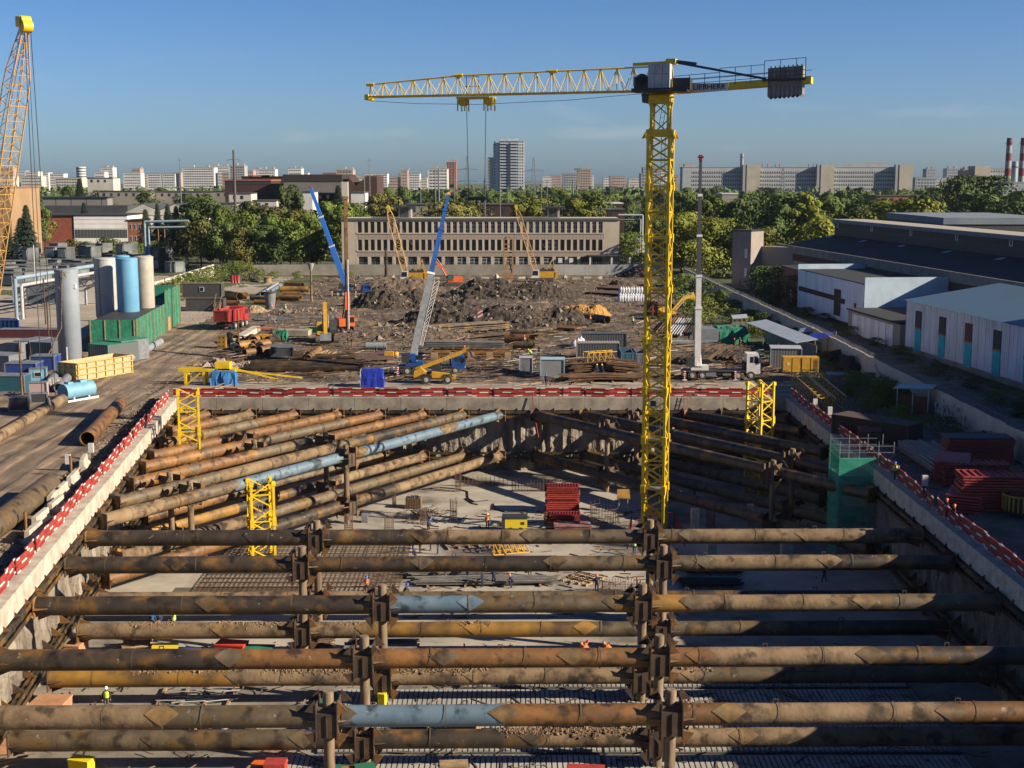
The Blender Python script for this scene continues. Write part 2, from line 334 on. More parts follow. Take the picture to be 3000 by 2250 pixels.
# ---------------- the pit ----------------
L0, L1 = V(xl(YN), YN, 0), V(xl(YB), YB, 0)
m = MB(); m.box(xl(YN)-12, XR+2, YN-1, YB+1, ZF-1, ZF); struct(put('pit_floor', m, M('pit_base', (.36, .32, .25), (.12, .105, .085), .2, rough=.9, det=10, c3=(.26, .23, .185), bump=.02, bsc=2)))
m = MB(); m.poly([(-41, 103.5, ZF+.006), (XR, 103.5, ZF+.006), (XR, YB, ZF+.006), (-46, YB, ZF+.006)]); struct(put('concrete_slab_floor', m, slabm))
rough_w = M('rough_pit_wall', (.33, .29, .23), (.13, .105, .08), .45, rough=1, bump=.6, bsc=1.1, stretch=(1.3, 1.3, .35), det=9)
def pitwall(name, label, a, b, nrm, seed, cut=None):
    """rough secant wall under a concrete capping beam; a->b along the edge, nrm points into the pit"""
    T = thing(name, label, 'retaining wall', (a.x, a.y, 0))
    d = (b-a); Ln = d.length; d.normalize(); mb = MB(); rows = 26; n = int(Ln/.55)
    vs = []
    for j in range(rows+1):
        z = -1.45 - (abs(ZF)-1.45)*j/rows
        for i in range(n+1):
            s = Ln*i/n; p = d*s
            k = noise.fractal(V(s*.7, z*.35, seed), 1, 2, 5)*.42 + .28*math.sin(s*2*math.pi/1.3)*(.5+.5*math.sin(s*.37+seed)) + noise.noise(V(s*.09, z*.2, seed+5))*.5
            vs.append(p + nrm*(.15+k*min(1, j/2+.25)) + V(0, 0, z))
    w = n+1
    mb.add(vs, [(j*w+i, j*w+i+1, (j+1)*w+i+1, (j+1)*w+i) for j in range(rows) for i in range(n)], False)
    put('wall_face', mb, rough_w, T)
    cb = MB(); q = 0
    while q < Ln:      # beam cast in lengths, tiny joints between
        e = min(Ln, q+6.0)
        if not (cut and cut[0] < q < cut[1]):
            cb.beam(d*(q+.02)+nrm*.12+V(0, 0, -.68), d*(e-.02)+nrm*.12+V(0, 0, -.68), 1.2, 1.6)
        q = e
    put('capping_beam', cb, conc_l if 'left' in name or 'sunlit' in label else conc, T)  # the sunlit wall's beam gets paler concrete, its sunlight put into the colour
    for z in (ZT, ZB):   # waler beams
        wb = MB()
        for dz in (-.32, .32): wb.beam(d*1+nrm*.85+V(0, 0, z+dz), d*(Ln-1)+nrm*.85+V(0, 0, z+dz), .5, .16)
        for dz in (-.32, .32): wb.beam(d*1+nrm*1.08+V(0, 0, z+dz), d*(Ln-1)+nrm*1.08+V(0, 0, z+dz), .06, .34)
        s = 1.5
        while s < Ln-1: wb.beam(d*s+nrm*.85+V(0, 0, z-.4), d*s+nrm*.85+V(0, 0, z+.4), .12, .5); s += 2.2
        put('waler', wb, rustd, T)
        s = 2.0; k = 0
        while s < Ln-1 and k < 45:     # triangular hanger brackets over the waler
            g = MB(); tri = [V(0, 0, 0), V(0, 0, .75), V(0, 0, 0)+nrm*.95]
            o = d*s+nrm*.30+V(0, 0, z+.42)
            v6 = [o+t+d*dd for dd in (-.03, .03) for t in tri]
            g.add(v6, [(0, 1, 2), (5, 4, 3), (0, 3, 4, 1), (1, 4, 5, 2), (2, 5, 3, 0)])
            put('bracket', g, rusto if k % 3 else plated, T); s += Ln/44.0 if Ln > 90 else 2.4; k += 1
    return T
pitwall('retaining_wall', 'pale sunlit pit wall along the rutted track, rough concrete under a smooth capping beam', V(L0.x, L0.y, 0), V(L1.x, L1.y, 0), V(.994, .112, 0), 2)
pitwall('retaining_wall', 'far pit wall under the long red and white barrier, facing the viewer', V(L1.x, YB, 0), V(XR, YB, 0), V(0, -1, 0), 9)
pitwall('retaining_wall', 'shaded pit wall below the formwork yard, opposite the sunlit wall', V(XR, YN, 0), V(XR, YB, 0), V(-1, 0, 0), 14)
m = MB(); m.box(xl(YN)-4, XR+1, YN-1.2, YN, ZF, 0); tag(put('retaining_wall', m, conc), 'pit wall below the viewpoint, closing the excavation', 'retaining wall')
# ---------------- struts ----------------
def pipeaxis(p, q):
    d = (q-p).normalized(); a = d.cross(V(0, 0, 1)).normalized(); return d, a, a.cross(d)
def strut(label, p, q, segs, r=.64, group=None, dirt=(), post_t=(), patches=True):
    """p->q in world; segs = [(fraction end, material)]; parts: pipe segments, end plates, welded diamond patches, lugs"""
    d, a, b = pipeaxis(p, q); Ln = (q-p).length; mid = (p+q)/2
    T = thing('steel_strut', label, 'pipe strut', mid, 0, group)
    s0 = 0.0; rr = random.Random(hash(label) % 1000 if False else sum(map(ord, label)))
    for k, (s1, mt) in enumerate(segs):
        m = MB(); A = p+d*Ln*s0-mid; B = p+d*Ln*s1-mid; ra = r*(1.07 if k == 0 else (1 if k % 2 else .97))
        n = max(1, int((B-A).length/1.6))
        for i in range(n): m.tube(A.lerp(B, i/n), A.lerp(B, (i+1)/n), ra, n=22, cap=(i in (0, n-1)))
        put('pipe_segment', m, mt, T)
        if patches:
            for e in ([s1] if k < len(segs)-1 else []) + ([(s0+s1)/2] if (s1-s0)*Ln > 16 else []):
                m = MB(); c = p+d*Ln*e-mid; Lh = 1.0; N1 = 8; top = []; vs = []
                for i in range(-N1, N1+1):         # diamond plate bent round the pipe
                    w = (1-abs(i)/N1)*1.05; th0 = R(20)
                    for j in (-2, -1, 0, 1, 2):
                        th = th0 + j/2*w
                        # angle measured from straight down towards the viewer
                        dirv = -b*math.sin(R(10)-th+0) if False else None
                        ang = R(55) + j/2*w - R(20)
                        rad = (-a if a.y > 0 else a)*math.cos(ang)+V(0, 0, 1)*math.sin(ang)
                        vs.append(c+d*Lh*i/N1+rad*(ra+.035))
                m.add(vs, [(i*5+j, i*5+j+1, (i+1)*5+j+1, (i+1)*5+j) for i in range(2*N1) for j in range(4)], True)
                put('weld_patch', m, [patchm, mt, pgrey, mt][rr.randrange(4)], T)
        s0 = s1
    for e, sg in ((p, 1), (q, -1)):
        m = MB(); c = e-mid
        m.beam(c+d*sg*.02-V(0, 0, 0), c+d*sg*.10, 1.7, 1.5)
        for k in (-1, 1):
            for ax in (a, V(0, 0, 1)):
                o = c+d*sg*.1
                tri = [o+ax*k*r*.9, o+ax*k*(r+.42), o+ax*k*r*.98+d*sg*1.1]; t2 = (b if ax is a else a)*.03
                m.add([t-t2 for t in tri]+[t+t2 for t in tri], [(0, 1, 2), (5, 4, 3), (0, 3, 4, 1), (1, 4, 5, 2), (2, 5, 3, 0)])
        put('end_plate', m, rusto if rr.random() < .5 else plated, T)
    m = MB(); e = 3.2
    while e < Ln-2: c = p+d*e-mid; m.tube(c-d*.035, c+d*.035, r*1.07+.012, n=22, cap=False); e += rr.uniform(4.5, 8)
    put('weld_ring', m, pgrey, T)
    for e in (.18, .45, .7, .88):
        m = MB(); c = p+d*Ln*(e+rr.uniform(-.03, .03))-mid+V(0, 0, r+.02)
        m.beam(c-d*.14, c-d*.14+V(0, 0, .22), .05).beam(c+d*.14, c+d*.14+V(0, 0, .22), .05).beam(c-d*.16+V(0, 0, .22), c+d*.16+V(0, 0, .22), .05)
        put('lifting_lug', m, plated, T)
    if dirt:
        m = MB()
        for i in range(7000):
            e = rr.random()
            wgt = max([min(1, (e-a0)/.03, (b0-e)/.03)*s for a0, b0, s in dirt]+[0])
            if wgt <= 0 or noise.noise(V(e*14, 7, sum(p)))+.34*wgt < rr.random()*.35: continue
            ang = rr.gauss(.12, .34); rad = (a*math.sin(ang)+V(0, 0, 1)*math.cos(ang))
            m.rock(p+d*Ln*(.03+.94*e)-mid+rad*(r+.02), rr.uniform(.025, .085)*(2.2 if rr.random() < .07 else 1), rr)
        if m.v: struct(put('dirt_crust', m, M('dry_dirt', (.30, .20, .115), (.19, .13, .075), 2, rough=1), T), 'stuff')
    return T
PH = {}
def king_post(label, x, y, top=None, low=True, r=.33):
    T = thing('king_post', label, 'support post', (x, y, ZF), 0, 'posts carrying the struts')
    top = ZT+1.45 if top is None else top
    m = MB(); m.tube((0, 0, 0), (0, 0, top-ZF), r, n=16); m.tube((0, 0, top-ZF), (0, 0, top-ZF+.05), r*.86, n=16)
    put('post', m, PH['post'], T)
    for z in (ZT, ZB) if low else (ZT,):
        o = z-ZF
        m = MB()                              # open box saddle round the post
        for sx in (-1, 1): m.box(sx*.60-.03, sx*.60+.03, -.92, .92, o-1.15, o+1.0)
        m.box(-.57, .57, -.84, -.79, o-1.0, o+.42); m.box(-.57, .57, .79, .84, o-1.0, o+.42)
        m.box(-.57, .57, -.78, .78, o+.36, o+.42); m.box(-.03, .03, -.93, -.845, o-.9, o+.36)
        put('saddle_box', m, plated, T)
        for sx in (-1, 1):
            for sy in (-1, 1):
                for (za, zb) in ((.85, 1.30), (-1.0, -1.6)):
                    m = MB(); k = 1 if za > 0 else -1; tri = [(sx*.64, o+za-.35*k), (sx*.64, o+zb), (sx*1.25, o+za-.25*k)]
                    yy = sy*.86
                    m.prism(tri, yy-.025, yy+.025)
                    put('gusset_plate', m, plated if (sx < 0 or sy > 0) else rusto, T)
            m = MB(); m.prism([(sx*.64, -.92), (sx*.64, -.62), (sx*1.35, -.68)], o-.02, o+.03, axis='z'); put('gusset_plate', m, ptan, T)
    return T
PH['post'] = M('muddy_post', (.32, .23, .14), (.13, .09, .055), 1.2, rough=.95, bump=.03, bsc=4, stretch=(1, 1, .3))
ROWS = [110.8, 102.8, 92.6, 81.7, 72.5]
def yl(i, x): return ROWS[i] + (.012*x)      # rows are not quite square to the view
TOPS = [('dark brown strut nearest the yellow mast, upper tier, speckled pale', [(.40, rustd), (.53, ptan), (.72, pgrey), (1, ptan)], ()),
        ('near-black strut with a yellow-brown patch at its left end, upper tier', [(.25, rustd), (.55, rustd), (.72, pgrey), (.86, ptan), (1, rustd)], ()),
        ('upper strut with a short blue-grey length and a glossy ochre length', [(.36, rustd), (.45, pblue), (.60, pgrey), (.68, ochre), (.86, ptan), (1, pgrey)], ()),
        ('upper strut of rust-orange lengths third from the bottom of the view', [(.22, rustd), (.42, rusto), (.66, rusto), (.82, ptan), (1, rustd)], ()),
        ('nearest upper strut, blue-grey length left of the middle', [(.18, ptan), (.33, pgrey), (.47, pblue), (.66, rusto), (.85, ptan), (1, rusto)], ())]
BOTS = [('lower strut almost hidden behind the blue-banded upper strut', [(.35, ptan), (.6, pgrey), (1, rustd)], ()),
        ('muddy lower strut between two upper struts, dirt heaped on its left third', [(.33, ptan), (.58, ochre), (.8, pgrey), (1, rustd)], [(.03, .31, 1), (.40, .47, .5)]),
        ('ochre and mud-caked lower strut with thick dirt clods', [(.2, ochre), (.45, ptan), (.68, ptan), (1, pgrey)], [(.06, .20, .6), (.20, .46, 1), (.58, .72, .35), (.80, .84, .6)]),
        ('lowest strut in view, numbers chalked on its dark side', [(.28, pgrey), (.5, rustd), (.7, ptan), (1, ptan)], [(.26, .34, 1), (.44, .66, .6), (.80, .93, .8)])]
for i, (lab, sg, dr) in enumerate(TOPS):
    y = ROWS[i]; strut(lab, V(xl(y)+1.3, yl(i, -38), ZT), V(XR-1.2, yl(i, 36), ZT), sg, group='straight struts across the pit', dirt=dr)
for i, (lab, sg, dr) in enumerate(BOTS):
    y = ROWS[i]; strut(lab, V(xl(y)+2.0, yl(i, -38), ZB), V(XR-1.2, yl(i, 36), ZB), sg, r=.62, group='straight struts across the pit', dirt=dr)
for i, (xa, xb) in enumerate([(930, 1905), (885, 1945), (1118, 1885), (1062, 1937), (952, 1975)]):
    t = (ROWS[i])/.97
    for k, x in enumerate((xa, xb)):
        X = (x-1500)/F*t
        king_post(['post with box saddle in the left line, on the %s upper strut', 'post with box saddle in the right line, on the %s upper strut'][k] % ['farthest', 'second farthest', 'blue-banded', 'rust-orange', 'nearest'][i], X, yl(i, X), r=.32)
# corner struts
def ext(p, q, X): return p+(q-p)*((X-p.x)/(q.x-p.x))
LD = [((465, 1235), (615, 1211)), ((433, 1266), (745, 1209)), ((405, 1302), (875, 1207)), ((380, 1339), (1001, 1206)), ((388, 1371), (1122, 1204)),
      ((344, 1420), (1247, 1204)), ((304, 1474), (1361, 1206)), ((258, 1528), (1466, 1210))]
LSEG = [[(1, rusto)], [(.5, rusto), (1, ptan)], [(.3, ochre), (.7, pgrey), (1, rusto)], [(.45, rusto), (.7, rusto), (1, rusto)], [(.45, rusto), (.8, pgrey), (1, rusto)],
        [(.35, rusto), (.6, pgrey), (1, rusto)], [(.22, pgrey), (.6, ptan), (.85, rustd), (1, pgrey)], [(.10, ptan), (.25, pgrey), (.52, pblue), (.56, rusto), (.8, pblue), (.83, ptan), (1, pblue)]]
nth = ['shortest', 'second', 'third', 'fourth', 'fifth', 'sixth', 'seventh', 'longest, blue-painted']
for k, (a, b) in enumerate(LD):
    p = P(a[0], a[1], ZT); q = P(b[0], b[1], ZT); q.y = YB-1.3; p.x = xl(p.y)+1.3
    strut('%s upper corner strut at the sunlit corner, counted from the corner' % nth[k].capitalize(), p, q, LSEG[k], r=.60, group='struts across the sunlit corner')
    if k >= 0:
        p2, q2 = p.copy(), q.copy(); p2.z = q2.z = ZB
        strut('Lower corner strut under the %s upper one at the sunlit corner' % nth[k], p2, q2, [(.3, [ptan, rusto, ochre][k % 3]), (.65, [pgrey, rustd][k % 2]), (1, [pgrey, ptan][k % 2])], r=.60, group='struts across the sunlit corner', patches=False)
for k, (x, y) in enumerate([(716, 1296), (745, 1322), (498, 1420), (557, 1446), (954, 1300), (1014, 1338)]):
    c = P(x, y, ZT); T = king_post('post holding the %s at the sunlit corner' % ['fifth corner strut', 'sixth corner strut', 'seventh corner strut near the wall', 'blue corner strut near the wall, orange box face',
        'seventh corner strut near its middle', 'blue corner strut near its middle, tall pale post'][k], c.x, c.y, r=.30, top=ZT+1.3); T.rotation_euler = (0, 0, R(56))
RD = [((1568, 1207), (2241, 1375)), ((1709, 1207), (2298, 1345)), ((1863, 1212), (2241, 1291)), ((2011, 1210), (2187, 1242)), ((2110, 1208), (2200, 1222))]
for k, (a, b) in enumerate(RD):
    p = P(a[0], a[1], ZT); q = P(b[0], b[1], ZT); p.y = YB-1.3; q = ext(p, q, XR-1.3)
    lab = ['longest', 'second longest', 'middle', 'second shortest', 'shortest'][k]
    strut('%s dark upper strut across the shaded corner' % lab.capitalize(), p, q, [(.4, rustd), (.75, rustd), (1, rustd)], r=.60, group='struts across the shaded corner', patches=False)  # shade of this corner put into the colour: dark rust on every length
    if k < 3:
        p2, q2 = p.copy(), q.copy(); p2.z = q2.z = ZB
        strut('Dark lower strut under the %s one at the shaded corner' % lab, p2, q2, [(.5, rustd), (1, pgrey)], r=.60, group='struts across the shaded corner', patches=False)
for k, (x, y, s) in enumerate([(1779, 1262, 'longest dark corner strut, beside the mast, pale shaft'), (1865, 1238, 'second longest dark corner strut, beside the mast'), (2265, 1385, 'longest dark corner strut, near the shaded wall'), (2322, 1350, 'second longest dark corner strut, near the shaded wall')]):
    c = P(x, y, ZT); T = king_post('post holding the ' + s, c.x, c.y, r=.30, top=ZT+1.3); T.rotation_euler = (0, 0, R(-40))
# chalked number on the lowest strut
def text(body, size, mat, parent=None, loc=(0, 0, 0), rot=(0, 0, 0), name='lettering', ext=.01, ax='CENTER'):
    c = bpy.data.curves.new(name, 'FONT'); c.body = body; c.size = size; c.extrude = ext; c.align_x = ax; c.align_y = 'CENTER'; c.resolution_u = 2
    o = bpy.data.objects.new(name, c); COL.objects.link(o); me = bpy.data.meshes.new_from_object(o.evaluated_get(bpy.context.evaluated_depsgraph_get()))
    bpy.data.objects.remove(o); o = put(name, me, mat)
    if parent: o.parent = parent
    o.location = loc; o.rotation_euler = rot; return o
for o in scn.objects:
    if o.get('label', '').startswith('lowest strut in view'):
        c = Q(507, 2193, ROWS[3]-.75)
        text('9973', .62, white, o, (c.x-o.location.x, c.y-o.location.y+.135, c.z-o.location.z), (R(72), R(180), 0), 'chalk_number')
# ---------------- safety barriers ----------------
barn = M('barrier_net', (.40, .045, .025), (.20, .03, .02), 1.1, rough=.8)
def barrier_proto(tone):
    T = thing('safety_barrier', 'x', 'barrier', (0, 0, 0), 0, 'barrier')
    for z in (.15, .62, 1.12):
        m = MB(); m.box(0, 3.0, -.03, .03, z-.06, z+.06); mt = stripes('barrier_rail_%d' % int(z*10), (.36, .03, .025), (.66, .64, .60), 'X', 3.0, .38, off=z*1.05)
        put('rail', m, mt, T)
    m = MB(); nx = 10; vs = []
    for i in range(nx+1):
        for z in (.05, .6, 1.15): vs.append((3.0*i/nx, .05+.02*math.sin(i*2.2+z*3), z))
    m.add(vs, [(i*3+j, i*3+j+1, i*3+j+4, i*3+j+3) for i in range(nx) for j in range(2)], True); put('net', m, barn, T)
    m = MB(); m.box(-.03, .03, .04, .10, 0, 1.3); put('post', m, redm, T)
    return T
BP = barrier_proto(0)
def barrier_run(a, b, label, first=False, off=0, stop=None):
    d = (b-a); Ln = d.length; d.normalize(); n = int(Ln/3.0); rz = math.atan2(d.y, d.x)
    for i in range(n):
        if stop and stop[0] <= i*3 <= stop[1]: continue
        p = a+d*3.0*i; r = rz+R(random.uniform(-4.5, 4.5)); z = .08+.12*random.random()
        if first and i == 0: BP.location = (p.x, p.y, z); BP.rotation_euler = (0, 0, r); BP['label'] = label; BP['group'] = label
        else: dup(BP, (p.x, p.y, z), r, label, label).rotation_euler = (R(random.uniform(-5, 5)), R(random.uniform(-1.6, 1.6)), r)
barrier_run(V(L1.x+.2, YB+.1, 0), V(XR, YB+.1, 0), 'red and white barrier length on the far pit edge', True)
barrier_run(V(xl(60)-.1, 60, 0), V(L1.x-.1, YB, 0), 'red and white barrier length on the sunlit wall by the track')
barrier_run(V(XR+.1, YB, 0), V(XR+.1, 70, 0), 'red and white barrier length on the edge of the shaded yard')
# ---------------- lattice towers ----------------
def mast_section(w, h, rl=.11, rb=.055, flip=False, mat=None, parent=None, z=0, name='mast_section'):
    m = MB(); c = [(-w/2, -w/2), (w/2, -w/2), (w/2, w/2), (-w/2, w/2)]
    for x, y in c:
        m.box(x-rl, x+rl, y-rl, y+rl, z, z+h)
        for zz in (z, z+h-.45): m.box(x-rl*1.7, x+rl*1.7, y-rl*1.7, y+rl*1.7, zz, zz+.42)
    nb = max(2, round(h/1.25))
    for k in range(4):
        a = V(*c[k], 0); b = V(*c[(k+1) % 4], 0)
        for i in range(nb):
            z0 = z+h*i/nb; z1 = z+h*(i+1)/nb
            if i % 2 ^ flip: m.beam(a+V(0, 0, z0), b+V(0, 0, z1), rb*2)
            else: m.beam(b+V(0, 0, z0), a+V(0, 0, z1), rb*2)
            if i % 2 == 0: m.beam(a+V(0, 0, z0+.05), b+V(0, 0, z0+.05), rb*1.8)
            if i % 4 == 1:
                mid = (a+b)/2
                m.beam(a+V(0, 0, z1), b+V(0, 0, z1), rb*1.8)
    return put(name, m, mat or yel, parent)
def ladder(mb, p, q, w=.4, side=V(1, 0, 0), step=.45):
    d = q-p; n = int(d.length/step)
    mb.beam(p-side*w/2, q-side*w/2, .05).beam(p+side*w/2, q+side*w/2, .05)
    for i in range(1, n): c = p+d*i/n; mb.beam(c-side*w/2, c+side*w/2, .035)
def stub_tower(label, x, ytop, t, rz, w=2.2, extra=0):
    p = Q(x, ytop, t); T = thing('tower_section', label, 'lattice tower', (p.x, p.y, ZF), R(rz), 'yellow mast stubs in the pit')
    h = p.z-ZF; n = round(h/5.0); s = h/n
    for i in range(n): mast_section(w, s, parent=T, z=s*i, flip=i % 2, rl=.12, rb=.06)
    m = MB(); ladder(m, V(0, w*.15, .3), V(0, w*.15, h-.3)); put('ladder', m, gsteel, T)
    for i in range(1, n): m = MB(); m.box(-w*.42, w*.1, -w*.4, w*.4, s*i-.05, s*i); put('platform', m, gsteel, T)
stub_tower('yellow lattice mast stub at the sunlit corner of the pit', 550, 1142, 150, 14)
stub_tower('yellow lattice mast stub between the blue corner strut and the straight struts', 762, 1405, 130, 20)
stub_tower('yellow lattice mast stub at the shaded corner of the pit', 2229, 1118, 158, 40)
# ---------------- the tower crane ----------------
def tower_crane():
    base = Q(1917, 1500, 139); X0, Y0 = base.x, 139.0
    T = thing('tower_crane', 'tall yellow tower crane standing in the pit, white machinery cabinets and concrete counterweights', 'tower crane', (X0, Y0, ZF), R(-16))
    w = 2.2
    joints = [ZF + 5.08*i for i in range(0, 9)]
    ztop = Q(1937, 393, 139).z
    n = 8; s = (ztop-ZF)/n
    for i in range(n):
        mast_section(w, s, parent=T, z=s*i, flip=i % 2, rl=.14, rb=.085)
        m = MB(); ladder(m, V(.25, .2, s*i+.1), V(.25, .2, s*(i+1)-.1)); put('ladder', m, gsteel, T)
        m = MB(); m.box(-.85, .75, -.8, .8, s*(i+1)-.12, s*(i+1)-.06); put('landing', m, gsteel, T)
    z = ztop-ZF
    # collar where the slim mast enters the wide one
    m = MB(); m.prism([(-1.75, -.55), (-1.2, .35), (1.2, .35), (1.75, -.55), (1.3, -.55), (1.2, -.35), (-1.2, -.35), (-1.3, -.55)], -1.3, -1.22).prism([(-1.75, -.55), (-1.2, .35), (1.2, .35), (1.75, -.55), (1.3, -.55), (1.2, -.35), (-1.2, -.35), (-1.3, -.55)], 1.22, 1.3)
    m2 = Matrix.Rotation(R(90), 4, 'Z')
    for sy in (-1.3, 1.22): m.prism([(-1.75, -.55), (-1.2, .35), (1.2, .35), (1.75, -.55), (1.3, -.55), (1.2, -.35), (-1.2, -.35), (-1.3, -.55)], sy, sy+.08, m2)
    m.box(-1.05, 1.05, -1.05, 1.05, .0, .12)
    o = put('collar', m, yel, T); o.location = (0, 0, z+.1)
    zh = Q(1930, 300, 139).z-ZF
    mast_section(1.75, zh-z-.1, parent=T, z=z+.15, rl=.11, rb=.06, name='inner_mast')
    m = MB(); ladder(m, V(-.1, .2, z+.2), V(.35, .1, zh)); put('ladder', m, gsteel, T)
    m = MB(); m.lathe([(1.15, zh), (1.3, zh+.15), (1.3, zh+.65), (1.2, zh+.8), (0, zh+.8)], n=24).box(-1.15, 1.15, -1.15, 1.15, zh-.12, zh+.05); put('slewing_ring', m, yel, T)
    zc = zh+1.15                     # lower chord level
    U = bpy.data.objects.new('upper_works', None)
    al = R(180-19)+R(16)             # jib direction in local axes
    J = Matrix.Rotation(al, 4, 'Z')
    def pt(x, y, zz): return J @ V(x, y, zz)
    # jib: triangular truss, one top chord, two lower chords
    Lj = 32.6; hw = .75; secs = [(1.0, 13.6), (13.6, 25.0), (25.0, Lj)]
    htop = lambda x: 2.45-.40*x/22.7 if x < 22.7 else 2.05-(x-22.7)/9.9*.70
    nb = 18
    for k, (xa, xb) in enumerate([(1.0, 11.6), (11.6, 22.2), (22.2, Lj)]):
        m = MB(); n0 = int(nb*(xa-1)/(Lj-1)+.5); n1 = int(nb*(xb-1)/(Lj-1)+.5)
        X = lambda i: 1+(Lj-1)*i/nb
        for sy in (-1, 1): m.beam(pt(X(n0), sy*hw, zc), pt(X(n1), sy*hw, zc), .13, .16)
        m.tube(pt(X(n0), 0, zc+htop(X(n0))), pt(X(n1), 0, zc+htop(X(n1))), .085, n=8)
        for i in range(n0, n1):
            top = pt(X(i+.12), 0, zc+htop(X(i))); 
            for sy in (-1, 1):
                m.tube(top, pt(X(i)-.0, sy*hw, zc), .04, n=5); m.tube(top, pt(X(i+.55), sy*hw, zc), .04, n=5)
                m.tube(pt(X(i+1.12) if i+1 < nb else X(i+1), 0, zc+htop(X(i+1))), pt(X(i+.55), sy*hw, zc), .04, n=5)
            m.tube(pt(X(i), -hw, zc), pt(X(i), hw, zc), .04, n=5); m.tube(pt(X(i), -hw, zc), pt(X(i+.5), hw, zc), .035, n=5); m.tube(pt(X(i+.5), hw, zc), pt(X(i+1), -hw, zc), .035, n=5)
        o = put('jib_section', m, [yel, boomy][0], T)
        m = MB(); c = pt(xb, 0, zc+htop(xb)); m.tube(c-J@V(.45, 0, 0), c+J@V(.45, 0, 0), .19, n=8); put('coupling', m, yel, T)
    m = MB(); m.box(Lj-.1, Lj+.35, -.85, .85, zc-.35, zc+.25, J).tube(pt(Lj, 0, zc+htop(Lj)), pt(Lj+.1, 0, zc), .07); put('jib_nose', m, yel, T)
    # walkway panels under the jib
    # trolley with hoist rope
    tx = 20.2
    m = MB(); m.box(tx-1.9, tx+1.9, -1.0, 1.0, zc-.42, zc-.22, J)
    for x in (-1.5, 1.5):
        m.tube(pt(tx+x, -.5, zc-.75), pt(tx+x, .5, zc-.75), .42, n=14)
        for dx in (-.4, .4): m.beam(pt(tx+x+dx, -.6, zc-.3), pt(tx+x+dx, -.6, zc-1.7), .12); m.beam(pt(tx+x+dx, .6, zc-.3), pt(tx+x+dx, .6, zc-1.7), .12)
    put('trolley', m, yel, T)
    m = MB(); c0 = (tx+1.6)
    for a, b in (((c0, -1.3, zc), (c0, -1.3, zc+2)), ((c0-1.4, -1.3, zc), (c0-1.4, -1.3, zc+1.7)), ((c0+.3, -1.3, zc+2), (c0-1.5, -1.3, zc+2)), ((c0+.3, -1.3, zc+1), (c0-1.5, -1.3, zc+1)), ((c0+.3, -1.3, zc+.1), (c0-1.5, -1.3, zc+.1))): m.beam(pt(*a), pt(*b), .07)
    put('trolley_cage', m, gsteel, T)
    m = MB()
    for x in (-1.1, 1.1): m.tube(pt(tx+x, 0, zc-1), pt(tx+x*.85, 0, 36), .035, n=4)
    m.box(tx-1, tx+1, -.15, .15, 35.6, 36, J).tube(pt(tx, 0, 35.6), pt(tx, 0, 35), .1, n=8)
    m.path([pt(Lj, 0, zc-.4), pt(27, 0, zc-.8), pt(20, 0, zc-1.0), pt(10, 0, zc-.75), pt(1.5, 0, zc-.2)], .025, n=4)
    put('hoist_rope', m, dark, T)
    # head
    m = MB(); m.box(-1.4, 1.5, -.9, .9, zc-.3, zc, J)
    for x, y in ((1.2, .7), (1.2, -.7), (-1.2, .7), (-1.2, -.7)): m.beam(pt(x, y, zc), pt(-.9, y*.3, zc+2.9), .2)
    m.box(-1.5, -.5, -.5, .5, zc+2.6, zc+3.15, J).beam(pt(-.6, 0, zc+2.8), pt(3, 0, zc+2.7), .3); put('head_frame', m, yel, T)
    m = MB(); m.box(-1.4, .8, 1.5, 2.6, zc-.1, zc+2.5, J)
    o = put('machinery_cabinet', m, lsteel, T)
    m = MB()
    for k in (-.65, .1): m.box(k-.02, k+.02, 2.6, 2.63, zc, zc+2.4, J)
    m.box(-1.4, .8, 2.6, 2.625, zc+1.5, zc+1.54, J); put('door_seam', m, gsteel, T)
    m = MB(); m.box(-3.3, 2.4, .9, 3.1, zc-.25, zc-.12, J).box(-3.3, 2.4, 3.0, 3.08, zc-.1, zc+.12, J)
    m.box(-3.4, -1.6, 1.0, 2.2, zc-.1, zc+1.1, J).box(.95, 2.3, 1.3, 2.4, zc-.1, zc+1.3, J); put('machinery_deck', m, dark, T)
    m = MB(); m.tube(pt(1.5, 1.7, zc+1.0), pt(1.5, 2.4, zc+1.0), .6, n=14); put('cable_drum', m, dark, T)
    m = MB(); m.prism([(.3, -.25), (2.0, -.25), (1.9, -1.15), (.9, -1.35), (.3, -.9)], -1.1, .4, J @ Matrix.Translation((0, 0, zc))); put('operator_cab', m, ptan, T)
    m = MB(); m.prism([(1.2, -.35), (1.99, -.35), (1.9, -1.0), (1.1, -1.1)], .41, .43, J @ Matrix.Translation((0, 0, zc))); put('cab_window', m, glass, T)
    # counter-jib
    Lc = 14.9; up = .055
    g = lambda x: zc-.1+up*x
    m = MB()
    for sy in (-1, 1): m.beam(pt(-1.2, sy*.8, g(1.2)), pt(-Lc, sy*.8, g(Lc)), .22, .62)
    for i in range(10): x = 1.5+i*1.3; m.beam(pt(-x, -.8, g(x)), pt(-x, .8, g(x)), .12)
    m.box(-Lc-.2, -Lc, -.9, .9, g(Lc)-.35, g(Lc)+.3, J); put('counter_jib', m, yel, T)
    m = MB(); m.beam(pt(-.9, 0, zc+2.95), pt(-10.6, 0, g(10.6)+.5), .16).beam(pt(-.9, .25, zc+2.85), pt(-10.6, .5, g(10.6)+.4), .14).beam(pt(-.9, 0, zc+2.95), pt(-3.6, .1, zc+2.55), .36); put('tie_bar', m, M('dark_blue_steel', (.02, .03, .07), rough=.5), T)
    m = MB()
